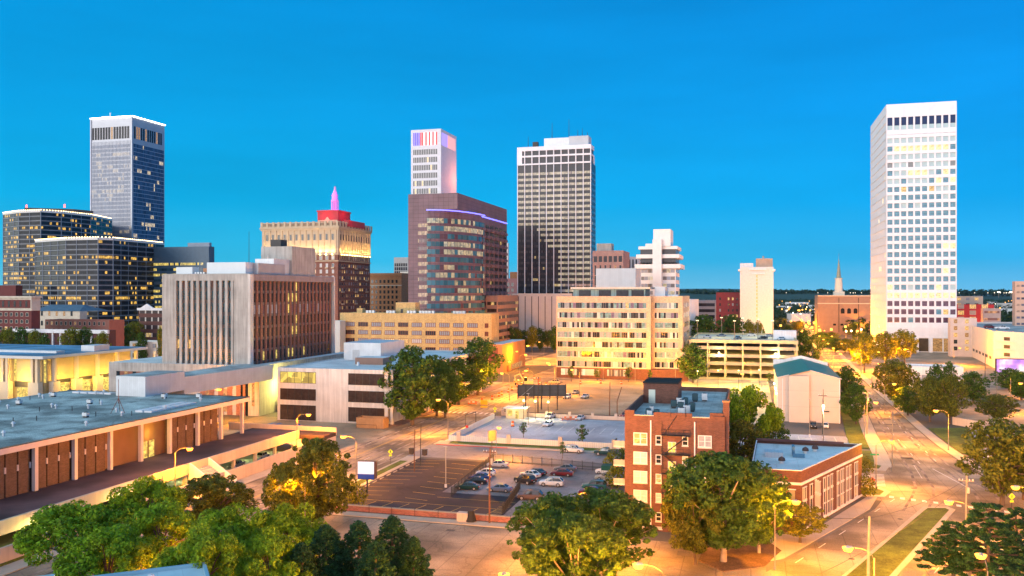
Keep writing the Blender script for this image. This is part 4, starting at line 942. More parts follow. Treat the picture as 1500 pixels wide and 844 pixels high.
# ---- long pavilion with brown brick panels
DZ = 4.0
B = Bld('convention_hall', 'long low hall with blue-grey gravel roof, white posts and brown brick wall panels', 'hall', -170, 60, 52.5, 122, 12.5, M('hall_core_wall', (.20, .10, .06), .9, .1), roof_b, par=.25, core=False)
pinkw = M('off_white_fascia', (.62, .52, .47), .8, .06)
bpan = M('brown_brick_panel', (.125, .075, .050), .9, .16, .8, brick=((.15, .09, .06), .4, .13, .012))
B.part('wall', lambda b: b.box(0, 0, 0, 50.3, 113, 12.2, MATS['hall_core_wall']))
B.part('roof', lambda b: (b.box(-.8, -.5, 11.55, 52.9, 122.4, 12.5, pinkw, roof_b), b.box(52.55, -.4, 12.5, 52.85, 122.3, 12.66, metal_d), b.box(-.7, 122.05, 12.5, 52.5, 122.3, 12.66, metal_d)))
PY = [120.4, 111.9, 103.3, 93.8, 85.0, 76.5, 67.6, 58.7, 50.1, 41.6]
for y in PY: b = MB(); b.box(51.6, y-.35, DZ-.2, 52.3, y+.35, 11.5, pinkw); b.build('post', B.root)
for i in range(1, len(PY)-1):
    ya, yb = PY[i+1]+.5, PY[i]-.5; 
    if i in (3, 4): continue
    for j in range(3):
        a = ya+j*(yb-ya)/3; c_ = a+(yb-ya)/3-.3
        b = MB(); b.box(50.35, a, DZ, 51.5, c_, 11.5, bpan); b.build('brick_panel', B.root)
        b = MB(); b.box(50.6, c_, DZ, 51.2, c_+.3, 11.5, glass_b); b.box(51.2, c_-.02, 8, 51.6, c_+.32, 9, pinkw); b.build('slot_window', B.root)
yv = PY[4]+6.5
B.part('lit_entrance', lambda b: (b.box(49.0, PY[5]+.4, DZ, 50.4, PY[3]-.4, 11.5, M('lit_recess_wall', (.20, .11, .06), .9, .1)), b.box(50.5, yv-4.4, DZ, 50.6, yv-2.9, DZ+3.4, lit_y), b.box(50.5, yv-2.3, DZ, 50.6, yv-.8, DZ+3.4, lit_y)))
light('POINT', (51.8, yv-2.6, 9.0), 420, (1, .72, .12), .2, parent=B.root)
B.part('metal_clad_duct', lambda b: (b.box(19.5, 116, 12.5, 28, 131, 17.4, metal_l, roof_g), b.prism([(19.6, 131), (27.9, 131), (30, 170.4), (18, 170.4)], 11.4, 15.9, metal_l, roof_g)))
def rv(b):
    r = random.Random(3)
    for _ in range(46):
        x, y = r.uniform(3, 48), r.uniform(55, 119)
        if 17 < x < 31 and y > 105: continue
        k = r.random()
        if k < .5: b.cut(); b.hold = True; b.frus(x, y, 12.5, 13.1, .22, .22, metal_l, 8); b.frus(x, y, 13.1, 13.5, .42, .2, metal_l, 8); b.hold = False
        elif k < .8: b.frus(x, y, 12.5, 13.5, .08, .08, metal_d, 6)
        else: hvac(b, x, y, 12.5, 1.1, .9, 1.0, metal_l)
B.each('rooftop_vent', rv)
B.each('skylight', lambda b: ([(b.box(5+2.4*k, 117.5, 12.5, 7+2.4*k, 119.5, 12.9, M('skylight_dome', (.62, .64, .66), .3, .04))) for k in range(5)], [(b.box(44, 93+2.2*k, 12.5, 45.8, 94.8+2.2*k, 12.9, MATS['skylight_dome']), b.box(46.3, 93+2.2*k, 12.5, 48.1, 94.8+2.2*k, 12.9, MATS['skylight_dome'])) for k in range(7)]))
def mast(b):
    c_ = (41.5, 91)
    for i in range(3): a = i*2.09; b.tube([(c_[0]+1.6*math.cos(a), c_[1]+1.6*math.sin(a), 12.5), (c_[0], c_[1], 15.6)], .06, M('rusty_mast', (.16, .07, .05), .8, .2))
    b.tube([(*c_, 14.5), (*c_, 19.6)], .05, MATS['rusty_mast'])
B.part('antenna_mast', mast)
# deck in front of the hall
deckm = M('dark_brick_terrace', (.095, .055, .055), .85, .3, .12, patch=(.06, .35), joint=(.9, .9, .03, .2))
par = M('pale_parapet_concrete', (.56, .46, .38), .85, .1, .25, joint=(6, 9, .04, .16), streak=.12)
b = MB(); b.box(-120, 60, 3.1, -103.9, 182, DZ, deckm); b.box(-120, 182, 3.1, -97, 188, DZ, deckm); b.build('terrace')['kind'] = 'structure'
root = thing('terrace_parapet', 'long pale concrete parapet running along the edge of the raised dark terrace', 'wall', (-103.9, 60, 0))
b = MB(); b.box(0, 0, 3.1, .4, 122, 5.2, par); b.build('wall', root)
b = MB(); b.box(-23, 128, 3.3, 6.9, 128.4, 5.1, par); b.build('return_wall', root)
b = MB(); b.face([(6.9, 128.0, 0), (6.9, 122, 0), (.4, 116, 3.1), (.4, 128, 3.1)], par); b.box(6.6, 121, 0, 6.9, 128, 3.1, par); b.build('end_wall', root)
tag(slab('retaining_wall', rect(-100.1, 60, -99.75, 178), 0, 2.6, par, None), 'low pale retaining wall between grass bank and boulevard pavement', 'wall')
slab('terrace_bank_grass', rect(-103.4, 60, -100.15, 138), 0, 1.7, grass_m)
sheet('undercroft_parking', [rect(-120, 138, -100.2, 181)], .03, lot_m)
for k in range(8):
    pass
root = thing('terrace_undercroft', 'row of square posts and back wall carrying the terrace over the sunken parking', 'structure', (-104.6, 138, 0))
b = MB(); b.box(-12, 0, 0, -11.6, 44, 3.08, par); b.build('back_wall', root)
for k in range(6): b = MB(); b.box(0, 2+8*k, 0, .6, 2.6+8*k, 3.08, par); b.build('post', root)
for y in (8, 18, 30, 40): light('POINT', (-5, y, 2.6), 420, (.95, 1, .3), .3, parent=root)
for y in (-50, -34, -16): light('POINT', (2.9, y, 2.5), 2600, (1, .8, .2), .2, parent=root)
b = MB(); [b.box(2.6, y-.3, 2.75, 3.2, y+.3, 2.9, EM('bank_lamp_lens', (1, .85, .4), 6)) for y in (-50, -34, -16)]; b.build('bank_lamp', root)
root = thing('staircase', 'white-walled outdoor staircase stepping down from the terrace to the boulevard', 'stairs', (-103.4, 141, 0))
b = MB()
for i in range(14): b.box(i*.42, 0, 0, (i+1)*.42, 5.5, 4.0-(i+1)*.27, conc_l)
b.build('steps', root)
for y in (-.35, 5.5):
    b = MB(); P_ = [(-.3, 0), (6.2, 0), (6.2, 1.3), (0, 5.2), (-.3, 5.2)]
    b.face([(p[0], y, p[1]) for p in P_], white_c); b.face([(p[0], y+.35, p[1]) for p in reversed(P_)], white_c)
    for i in range(5): p, q = P_[i], P_[(i+1) % 5]; b.face([(p[0], y+.35, p[1]), (q[0], y+.35, q[1]), (q[0], y, q[1]), (p[0], y, p[1])], white_c)
    b.build('side_wall', root)

# ---- glowing pavilion (far left)
B = Bld('library', 'yellow-lit pavilion with overhanging flat roof and tall stone columns', 'library', -325, 246, 84, 44, 15.2, M('honey_stone_panel', (.55, .42, .22), .85, .06, joint=(3, 2, .03, .1)), roof_b, core=False)
hs = MATS['honey_stone_panel']; cs = M('column_stone', (.62, .50, .36), .85, .06)
B.part('wall', lambda b: b.box(0, 0, 0, 84, 44, 14.6, hs))
B.part('roof', lambda b: (b.box(-4, -4, 14.6, 87.6, 50, 15.6, M('white_eaves', (.60, .58, .54), .8, .05), M('blue_roof_membrane', (.10, .22, .33), .6, .25, .08, patch=(.07, .4))), b.box(50, 10, 15.6, 80, 14, 16.4, metal_l), b.box(80, 22, 15.6, 86, 30, 17.8, metal_l)))
for k in range(7):
    x = 82-13.0*k
    b = MB(); b.box(x-1.1, -2.6, 0, x-.1, -1.2, 14.6, cs); b.box(x+.9, -2.6, 0, x+1.9, -1.2, 14.6, cs); b.box(x-1.8, -3.0, 0, x+2.6, -.9, 6.2, cs); b.build('column', B.root)
    if x > 8: b = MB(); b.box(x-2.6, -.08, 0, x-1.2, .02, 14.0, glass); b.box(x+2.2, -.08, 6, x+3.2, .02, 14.0, lit_y); b.build('slot_window', B.root)
    b = MB(); b.box(x-10.2, -.3, 4.2, x-3.3, .02, 6.2, frame_d); b.box(x-9.4, -.12, 0, x-4, .02, 4.0, lit_y); b.build('glazed_door', B.root)
for k in range(5):
    y = 3+10.5*k
    b = MB(); b.box(85.2, y-.6, 0, 86.4, y+.4, 14.6, cs); b.box(84.9, y-1.6, 0, 86.9, y+1.6, 6.2, cs); b.build('column', B.root)
    if k < 4: b = MB(); b.box(84.0, y+3.0, 0, 84.1, y+8.6, 5.0, lit_y); b.box(84, y+2.4, 5.2, 84.12, y+9.4, 6.4, frame_d); b.box(84, y+.6, .0, 84.08, y+1.6, 14, glass); b.build('glazed_door', B.root)
B.part('terrace_portico', lambda b: [b.box(84+12.5, 44-2, 0, 84+13.5, 44-1, 14.6, cs)])
for k in range(6): light('POINT', (77-13*k, -3.4, 6.6), 4600, (1, .62, .09), .3, parent=B.root)
for k in range(4): light('POINT', (88.6, 8+10.5*k, 6.2), 4600, (1, .60, .08), .3, parent=B.root)
root = thing('glass_canopy', 'bright low glass-roofed gallery in front of the glowing pavilion', 'gallery', (-300, 214, 0))
b = MB(); b.box(0, 0, 0, 44, 5, 3.4, BAND('gallery_glazing', 1.8, .9, (.2, .18, .1), (1, .82, .30), 1.25, frame=(.3, .3, .26), fw=.15, cluster=.2), conc_l); b.build('wall', root)
b = MB(); b.box(-.6, -.6, 3.4, 44.6, 5.6, 3.9, white_c); b.build('roof', root)

# ---- red brick apartment block in the middle
B = Bld('apartment_block', 'five-storey red brick apartment block with iron fire escape and cluttered flat roof', 'apartment building', -19.5, 136.8, 15.3, 44, 18.3, brick_r, roof_g, par=.8)
zr = [1.6, 4.65, 7.7, 10.75, 13.8]
items = []; small = []; st = []
for i, z in enumerate(zr):
    items += [('S', 1.5, 3.5, z, z+1.65, lit1 if i == 4 else rr.choice([blind, blind_w, blind_w]) if i < 3 else MATS['pale_curtain']), ('S', 11.6, 13.5, z, z+1.65, blind if i > 3 else blind_w)]
    small += [('S', 5.0, 5.75, z+.1, z+1.35, lit1 if i == 2 else (blind_w if i in (1,) else glass)), ('S', 9.15, 9.9, z+.1, z+1.35, glass if i != 3 else blind_w)]
    if i < 4: st += [('S', 6.9, 8.05, z+1.9, z+3.5, lit2 if False else LIT('stairwell_lit', (1, .66, .10), 2.0, 2.0, .5))]
B.window('window', items, {'po': .02, 'fo': .09, 'frame': frame_w, 'fw': .1, 'bar': 1, 'bw': .09, 'rail': .5, 'sill': conc_l})
B.window('small_window', small, {'po': .02, 'fo': .09, 'frame': frame_w, 'fw': .08, 'rail': .5, 'sill': conc_l})
B.window('stair_window', st, {'po': .02, 'fo': .07, 'frame': frame_w, 'fw': .06, 'bar': 1, 'rail': .5})
for y0 in (4, 12, 22, 32): 
    for z in zr: pass
B.window('side_window', [('E', 3+8*k, 4.6+8*k, z, z+1.6, rr.choice([glass, blind, lit3])) for k in range(5) for z in zr], {'po': .02, 'fo': .09, 'frame': frame_w, 'fw': .1, 'rail': .5})
for x in (4.15, 11.0): B.part('downpipe', lambda b: b.box(x-.09, -.2, .6, x+.09, -.02, 17.6, white_c))
B.part('chimney_pier', lambda b: (b.box(13.9, -.25, 0, 15.6, -.01, 18.6, brick_r), b.box(15.3, .2, 0, 16.2, 1.6, 20.8, brick_r), b.box(15.2, .1, 20.8, 16.3, 1.7, 21.05, M('terracotta_pot', (.42, .18, .09), .8, .1))))
B.part('parapet_step', lambda b: (b.box(0, -.03, 18.3, 1.5, .6, 19.1, brick_r), b.box(13.3, -.03, 18.3, 15.3, .6, 19.1, brick_r), b.box(4.6, -.03, 18.3, 10.6, .4, 18.9, brick_r), b.box(0, .6, 18.3, .35, 22, 19.0, brick_r), b.box(1.5, -.06, 18.28, 4.6, .4, 18.4, stone), b.box(10.6, -.06, 18.28, 13.3, .4, 18.4, stone)))
B.part('basement_window', lambda b: [(b.box(x, -.05, .35, x+1.1, .02, .75, blind_w), b.box(x-.1, -.08, .25, x+1.2, -.04, .35, frame_w)) for x in (2.2, 4.8, 12)])
B.part('lift_house', lambda b: (b.box(.3, 22, 17.5, 6.6, 31, 21.1, brick_r, roof_g), b.box(.2, 21.9, 21.1, 6.7, 31.1, 21.35, M('dark_roof_tar', (.03, .03, .03), .95, .2, spec=.05))))
B.part('roof_door', lambda b: b.box(1.3, 21.9, 17.5, 2.5, 22.02, 20.0, M('pale_green_door', (.50, .58, .50), .7, .05)))
cool = [(8.9, 26, .9), (10.6, 27, .9), (5.9, 15.5, .85), (7.2, 16, .9), (7.3, 12.5, .9), (8.0, 5.0, .95), (9.2, 12, .95), (8.6, 8.5, .95), (2.7, 5.2, .7), (3.2, 2.6, .75), (4.2, 3.3, .8), (6.5, 20, .8), (7.6, 20.4, .8), (2.9, 9.2, .6)]
for i, (x, y, s_) in enumerate(cool):
    m = M('dark_green_cooler', (.025, .07, .085), .5, .1) if i % 2 == 0 or i > 9 and i < 11 else metal_l
    B.part('rooftop_cooler', lambda b: (b.box(x, y, 17.75, x+s_*1.15, y+s_*1.15, 17.75+s_*1.35, m), b.frus(x+s_*.57, y+s_*.57, 17.75+s_*1.35, 17.75+s_*1.35+.06, s_*.42, s_*.42, metal_d, 10), b.box(x+.1, y+.1, 17.5, x+s_, y+s_, 17.75, metal_d)))
def fe(b):
    i_ = metal_d
    for z in (3.2, 6.25, 9.3, 12.35, 15.4):
        b.box(5.9, -1.15, z, 10.4, -.02, z+.06, i_)
        for zz in (.5, 1.0): b.tube([(5.9, -.02, z+zz), (5.9, -1.15, z+zz), (10.4, -1.15, z+zz), (10.4, -.02, z+zz)], .03, i_, 4)
        for x in (5.9, 7.0, 8.1, 9.3, 10.4): b.tube([(x, -1.15, z), (x, -1.15, z+1.0)], .03, i_, 4)
    for k, z in enumerate((3.2, 6.25, 9.3, 12.35)):
        a, c_ = ((6.2, 9.9) if k % 2 else (9.9, 6.2))
        for y in (-.95, -.35): b.tube([(a, y, z), (c_, y, z+3.05)], .05, i_, 4)
        for j in range(1, 11): t = j/11; b.box(a+(c_-a)*t-.1, -.95, z+3.05*t, a+(c_-a)*t+.1, -.35, z+3.05*t+.03, i_)
    b.tube([(7.3, -.1, 18.3), (7.3, -.1, 19.9), (9.6, -.1, 19.9), (9.6, -.1, 18.3)], .04, i_, 4); b.tube([(6.2, -.3, 15.4), (8.3, -.1, 18.6)], .05, i_, 4); b.tube([(5.95, -.3, 1.0), (5.95, -.3, 17.5)], .04, i_, 4); b.tube([(6.6, -.3, 1.0), (6.6, -.3, 3.2)], .04, i_, 4)
B.part('fire_escape', fe)
for i, z in enumerate(zr):
    B.part('balcony', lambda b: (b.box(-2.0, 1.2, z-1.0, -.02, 4.2, z-.75, conc_l), b.box(-2.0, 1.2, z-.75, -1.9, 4.2, z+.1, conc), b.box(-1.9, 1.2, z-.75, -.02, 1.3, z+.1, conc)  ))
for z in (4.2, 7.3): light('POINT', (-2.4, 5.5, z), 260, (1, .80, .2), .1, parent=B.root)
for z in (6.6, 9.6, 12.6): light('POINT', (7.6, -.9, z), 22, (1, .6, .15), .05, parent=B.root)

# ---- three-storey brick corner building, angled to the avenue
fp = [(0, 142), (7.6, 141.8), (19.8, 170), (1.0, 170)]
root = thing('brick_corner_building', 'three-storey red brick building with white window surrounds and pale blue roof at the avenue corner', 'building', (7.6, 141.8, 0))
L_ = [(p[0]-7.6, p[1]-141.8) for p in fp]
b = MB(); b.prism(L_, 0, 9.2, brick_r, roof_w)
def inset(poly, t):
    c_ = (sum(p[0] for p in poly)/len(poly), sum(p[1] for p in poly)/len(poly)); return [(p[0]+(c_[0]-p[0])*t, p[1]+(c_[1]-p[1])*t) for p in poly]
def ringwall(b, poly, t, z0, z1, m, cap):
    q = inset(poly, t)
    for i in range(len(poly)):
        j = (i+1) % len(poly); b.face([(*poly[i], z0), (*poly[j], z0), (*poly[j], z1), (*poly[i], z1)], m); b.face([(*q[j], z0), (*q[i], z0), (*q[i], z1), (*q[j], z1)], m); b.face([(*poly[i], z1), (*poly[j], z1), (*q[j], z1), (*q[i], z1)], cap)
ringwall(b, L_, .03, 9.2, 9.8, brick_r, white_c); b.build('wall', root)
ang = math.atan2(28.2, 12.2); ex, ey = math.cos(ang), math.sin(ang)
def sidebox(b, u0, u1, z0, z1, i, o, m):
    P = []
    for (u, q) in ((u0, i), (u1, i), (u1, o), (u0, o)): P.append((ex*u+ey*q, ey*u-ex*q))
    b.prism([P[0], P[3], P[2], P[1]], z0, z1, m)
b = MB(); sidebox(b, -.1, 30.7, 7.55, 7.95, .0, .14, white_c); b.box(-7.7, -.14, 7.55, .1, -.01, 7.95, white_c); sidebox(b, -.1, 30.7, .2, .55, .0, .12, white_c); b.build('trim_band', root)
b = MB(); sidebox(b, 0, 30.7, 9.78, 9.9, -.3, .06, white_c); b.box(-7.6, -.06, 9.78, 0, .3, 9.9, white_c); b.build('coping', root)
for z0 in (5.15, 2.9, .85):
    for u0, wd, dz in ((.8, 1.3, 0), (3.9, .9, 0), (6.3, .35, .3), (7.2, .35, 0), (8.1, .35, -.3), (10.2, .7, 0), (12.0, .7, 0), (13.8, .7, 0), (17.0, .7, 0), (18.9, 1.4, 0), (21.8, .7, 0), (23.5, .7, 0), (26.5, 1.6, 0)):
        b = MB(); z = z0+dz; hh = 1.7; sidebox(b, u0, u0+wd, z, z+hh, .0, .04, glass if wd < 1.4 or z0 > 1 else lit3)
        sidebox(b, u0-.1, u0, z-.1, z+hh+.1, 0, .1, frame_w); sidebox(b, u0+wd, u0+wd+.1, z-.1, z+hh+.1, 0, .1, frame_w); sidebox(b, u0-.2, u0+wd+.2, z-.25, z-.1, 0, .16, frame_w); sidebox(b, u0-.2, u0+wd+.2, z+hh+.08, z+hh+.22, 0, .14, frame_w)
        if wd > 1: sidebox(b, u0+wd/2-.06, u0+wd/2+.06, z, z+hh, .04, .1, frame_w)
        b.build('window', root)
for x in (-6.4, -4, -1.8):
    for z in (5.15, 2.9): b = MB(); b.box(x, -.05, z, x+.9, .0, z+1.6, lit3); b.box(x-.15, -.12, z+1.6, x+1.05, -.0, z+1.75, frame_w); b.box(x-.15, -.12, z-.15, x+1.05, 0, z, frame_w); b.build('window', root)
b = MB(); b.box(-5.3, 13.5, 9.2, -2.2, 16.2, 10.1, metal_l); b.build('rooftop_plant_room', root)
for x, y in ((-2.6, 9), (1.8, 19.5), (3.6, 22)): b = MB(); b.frus(x, y, 9.2, 9.6, .35, .35, white_c, 10); b.frus(x, y, 9.6, 10.05, .6, .5, M('brown_vent', (.10, .055, .045), .6, .1), 12); b.frus(x, y, 10.05, 10.3, .5, .1, MATS['brown_vent'], 12); b.build('rooftop_vent', root)
b = MB(); b.box(-.6, 15.5, 9.2, -.2, 18, 10.9, M('blue_steel', (.08, .20, .30), .5, .1)); b.box(-.6, 14.5, 9.2, 1.4, 15.1, 9.8, MATS['blue_steel']); b.build('rooftop_stand', root)
b = MB(); b.box(-6.6, 27.4, 9.7, 9, 27.9, 10.1, M('dark_brick_coping', (.16, .07, .06), .9, .2)); b.build('rear_parapet', root)

# ---- storage building with teal roof
root = thing('storage_hall', 'tall windowless cream hall with a teal metal gabled roof', 'hall', (7.7, 263.2, 0))
cr_ = M('cream_cladding', (.60, .50, .42), .8, .05, .2, joint=(30, 4.6, .06, .18)); teal = M('teal_metal_roof', (.02, .16, .105), .5, .08, .3, joint=(.6, 60, .03, .12))
wS, dS, hE, hR = 17.2, 45, 12.9, 15.2; rx = 8.8
b = MB()
pf = [(0, hE), (rx, hR), (wS, hE+.1)]
for y, fl_ in ((0, False), (dS, True)):
    P_ = [(0, y, 0), (wS, y, 0), (wS, y, hE+.1), (rx, y, hR), (0, y, hE)]
    b.face(P_ if not fl_ else P_[::-1], cr_)
b.face([(0, dS, 0), (0, 0, 0), (0, 0, hE), (0, dS, hE)], cr_); b.face([(wS, 0, 0), (wS, dS, 0), (wS, dS, hE+.1), (wS, 0, hE+.1)], cr_)
b.box(3.0, -1.2, 0, 8.6, -.02, 13.6, cr_); b.build('wall', root)
b = MB()
for (x0, z0), (x1, z1) in (((-.4, hE-.1), (rx, hR)), ((rx, hR), (wS+.4, hE-.1))):
    b.face([(x0, -.5, z0+.12), (x1, -.5, z1+.12), (x1, dS-.2, z1+.12), (x0, dS-.2, z0+.12)], teal); b.face([(x0, -.5, z0), (x1, -.5, z1), (x1, -.5, z1+.12), (x0, -.5, z0+.12)], white_c); b.face([(x0, -.5, z0), (x0, dS, z0), (x1, dS, z1), (x1, -.5, z1)], white_c)
b.face([(3.0, -1.4, 13.75), (8.8, -1.4, 15.2), (8.8, -.4, 15.33), (3.0, -.4, 13.85)], teal); b.build('roof', root)
b = MB(); b.box(-.3, dS-.2, hE-.5, 3, dS+.2, hE+2.0, white_c); b.face([(3, dS-.2, hE), (3, dS-.2, hE+2), (rx, dS-.2, hR+1.1), (wS+.2, dS-.2, hE+1.2), (wS+.2, dS-.2, hE)], white_c); b.build('rear_parapet', root)
b = MB(); b.box(-.3, .5, 0, -.12, .7, 12.5, white_c); b.box(wS-.3, -.2, 0, wS-.12, -.02, 12.6, white_c); b.box(1.2, -.2, 0, 1.4, -.02, 12.6, white_c); b.build('downpipe', root)
b = MB(); b.box(12.2, -.35, 3.2, 14.2, -.02, 3.5, metal_d); b.build('wall_lamp_bracket', root)
b = MB(); b.box(-.05, 6, 0, -.01, 6.0, 0, metal_d) if False else b.box(-.12, 8, 0, -.01, 10, 2.6, metal_g); b.build('side_door', root)
for y in (6, 20, 34): light('POINT', (-1.6, y, 7.5), 1500, (1, .85, .40), .2, parent=root); b = MB(); b.box(-.5, y-.3, 7.3, -.05, y+.3, 7.7, EM('wall_pack_lens', (1, .9, .6), 10)); b.build('wall_lamp', root)

# ---- concrete parking garage
e0, n0 = -25.9, 382.0
gw = 45; gd_ = 64; lv = [0, 3.4, 6.8, 10.2, 13.6, 16.4]
root = thing('parking_garage', 'open-sided concrete parking garage glowing yellow inside', 'parking garage', (e0, n0, 0))
gm = M('lamplit_garage_concrete', (.50, .44, .28), .85, .1, .2, streak=.1); gt = M('taupe_spandrel', (.34, .29, .23), .85, .06, .3)  # yellow lamplight is also put into the garage concrete's colour
for i, z in enumerate(lv[1:]):
    b = MB(); b.box(0, 0, z-.35, gw, gd_, z, gm, M('garage_deck', (.52, .50, .42), .85, .1, .1)); b.build('deck', root)
for i, z in enumerate(lv):
    b = MB()
    x0 = 17 if i in (4,) else 0
    b.box(0, -.3, z-.5 if z else 0, gw, -.02, z+.9, gt if 0 < i < 5 else gm); b.box(gw+.02, -.3, z-.5 if z else 0, gw+.3, gd_, z+.9, gm); b.box(-.3, -.3, z-.5 if z else 0, -.02, gd_, z+.9, gm); b.build('spandrel', root)
b = MB(); b.box(0, gd_-.2, 16.4, gw, gd_, 17.3, gm); b.build('spandrel', root)
for k in range(7):
    b = MB(); b.box(k*(gw-.6)/6, -.55, 0, k*(gw-.6)/6+.6, -.32, 16.4, gm); b.build('column', root)
for k in range(7):
    b = MB(); b.box(k*(gw-.6)/6, 16, 0, k*(gw-.6)/6+.6, 16.6, 16.0, gm); b.build('column', root)
b = MB(); b.box(36, 30, 16.4, 46, 37, 20.2, white_c); b.build('stair_tower', root)
for z in (2.4, 5.9, 9.3, 12.7):
    for x in (10, 24, 38): light('POINT', (x, 4.0, z), 7000, (1, .70, .12), .3, parent=root)
for k, x in enumerate((12.5, 36)):
    light('POINT', (x, -1.6, 11.4), 2600, (1, .85, .45), .15, parent=root); b = MB(); b.box(x-.3, -.8, 11.6, x+.3, -.31, 11.9, MATS['wall_pack_lens']); b.build('wall_lamp', root)
for k, (x, y) in enumerate(((3, 4), (19, 3), (22, 44), (35, 8), (12, 50), (29, 30))):
    q = thing('lamp_post', 'bare floodlight post on the garage roof deck', 'lamp post', (e0+x, n0+y, 16.4), group='posts on the garage roof'); b = MB(); b.tube([(0, 0, 0), (0, 0, 9)], .14, steel_pole); b.build('pole', q); b = MB(); b.box(-.6, -.2, 8.9, .6, .2, 9.2, EM('pale_lamp_lens', (1, .8, .45), 2)); b.build('lamp_head', q)
for x, y in ((8, 36), (30, 40)): light('POINT', (e0+x, n0+y, 25), 5000, (1, .78, .34), 1)

# ---- white slab tower with vertical light strip
e0, n0, w, d, h = fitSE(1133, 640, 391, 1084, 1138.5); d = 18
B = Bld('apartment_tower', 'narrow white slab tower with one vertical line of lit stair windows', 'tower', e0, n0, w, d, h, M('rough_white_render', (.72, .69, .64), .85, .08, .8), roof_w)
B.window('stair_window', [('S', w*.49, w*.49+.9, 3+2.7*i, 5+2.7*i, lit_y) for i in range(int((h-8)/2.7))], {'po': .04})
B.part('roof_slab', lambda b: (b.box(-1.4, -1.2, h-3.2, 1, d, h-1.6, white_c), b.box(w-1, -1.2, h-3.2, w+1.4, d, h-1.6, white_c), b.box(w*.28, -1.4, h-2.4, w*.8, -.02, h-1.2, white_c), b.box(w*.35, -1.2, h-5.6, w*.75, -.02, h-4.4, white_c)))
B.part('rooftop_plant_room', lambda b: (b.box(0, 3, h-.9, w*.4, 14, h+3, white_c), b.box(w*.48, 4, h-.9, w*.98, 14, h+6.5, M('tan_penthouse', (.42, .32, .24), .85, .1)), b.frus(w*.7, 6, h+6.5, h+8.4, .8, .8, metal_g, 8)))
e0, n0, w, d, h = fitSE(1084, 660, 428.5, 1049, 1090)
B = Bld('apartment_block', 'dark red brick block with scattered lit windows left of the white slab tower', 'building', e0, n0, w, 30, h, M('crimson_brick', (.24, .045, .05), .9, .1, .3), roof_g)
B.window('window', [('S', 2.4+3.2*k, 3.6+3.2*k, h-6-4.4*r, h-4-4.4*r, rr.choice([lit1, blind, glass, None]) or glass) for k in (0, 2, 3, 4) for r in range(5)], {'po': .04})
e0, n0, w, d, h = fitSE(1048, 720, 440, 1008, 1052)
B = Bld('office_building', 'low grey office row with dark window bands beyond the garage trees', 'building', e0, n0, w, 30, h, M('grey_panel', (.33, .33, .36), .7, .1), roof_g)
B.bands('window_band', 'S', 8, w-.6, zs_of(6, 5, 5), 2.6, BAND('grey_row_ribbon', 3, .2, (.03, .03, .04), (1, .55, .25), .8))

# ---- church with spire
e0, n0 = at(1198, Y=770); w = at(1300, Y=745)[0]-e0
B = Bld('brick_church', 'tan brick church hall with arched windows and a floodlit white steeple', 'church', e0, n0, w, 40, 35, M('church_brick', (.30, .20, .15), .9, .08, .3), roof_g)
B.part('stone_band', lambda b: (b.box(-.2, -.3, 27.4, w+.2, -.02, 28.2, stone), b.box(-.3, -.4, 34.2, w+.3, -.02, 35.1, stone)))
B.each('drainpipe', lambda b: [b.box(w*x, -.25, 2, w*x+.5, -.02, 33, metal_d) for x in (.31, .60)])
def aw(b, x, z, r_, hh, m):
    P_ = [(x-r_, z), (x+r_, z), (x+r_, z+hh)] + [(x+r_*math.cos(a), z+hh+r_*math.sin(a)) for a in [math.pi*i/8 for i in range(1, 8)]] + [(x-r_, z+hh)]
    b.face([(p[0], -.08, p[1]) for p in P_], m); 
    for i in range(len(P_)): p, q = P_[i], P_[(i+1) % len(P_)]; b.face([(p[0], -.08, p[1]), (p[0], .0, p[1]), (q[0], .0, q[1]), (q[0], -.08, q[1])], m)
for x in (.37, .465, .56): B.part('arched_window', lambda b: aw(b, w*x, 18.8, 1.6, 3.2, glass_b))
for x, z in ((.25, 8), (.36, 8), (.465, 8), (.56, 8), (.465, 3)): B.part('window', lambda b: b.box(w*x-1.2, -.08, z, w*x+1.2, .01, z+1.6, glass_b))
def steeple(b):
    m = M('steeple_white', (.72, .66, .52), .7, .05); c_ = (w*.335, 14)
    b.box(c_[0]-4.6, c_[1]-4.6, 34, c_[0]+4.6, c_[1]+4.6, 38.5, m); b.frus(c_[0], c_[1], 38.5, 50, 3.6, 3.0, m, 8); b.frus(c_[0], c_[1], 50, 50.8, 3.6, 3.4, m, 8)
    b.frus(c_[0], c_[1], 50.8, 68, 2.2, .25, M('grey_green_spire', (.26, .30, .24), .6, .1), 8); b.frus(c_[0], c_[1], 68, 74, .15, .05, metal_g, 4)
B.part('steeple', steeple)
for dx in (-7, 7): light('SPOT', (w*.335+dx, 4, 36), 26000, (1, .78, .36), .4, (R(120), 0, R(25 if dx < 0 else -25)), B.root, spot_size=R(70), spot_blend=.5)

# ---- right side: white parking structure, hotels, low blocks
e0, n0 = at(1404, Y=560)[0], at(1455, Y=430)[1]
c0 = at(1455, Y=430); c1 = at(1404, Y=560); c2_ = at(1540, Y=400); c3 = at(1520, Y=560)
root = thing('parking_structure', 'white multi-storey parking structure with a wedge corner and slotted openings', 'parking garage', (c0[0], c0[1], 0))
poly = [(0, 0), (c2_[0]-c0[0], c2_[1]-c0[1]), (c3[0]-c0[0], c3[1]-c0[1]), (c1[0]-c0[0], c1[1]-c0[1])]
hk = z_at(485, 430); b = MB(); b.prism(poly, 0, hk-1, M('pinkish_white_concrete', (.70, .62, .56), .8, .05, streak=.05), roof_g); ringwall(b, poly, .01, hk-1, hk, MATS['pinkish_white_concrete'], white_c); b.build('wall', root)
vx = (poly[1][0], poly[1][1]); ln = math.hypot(*vx); vx = (vx[0]/ln, vx[1]/ln)
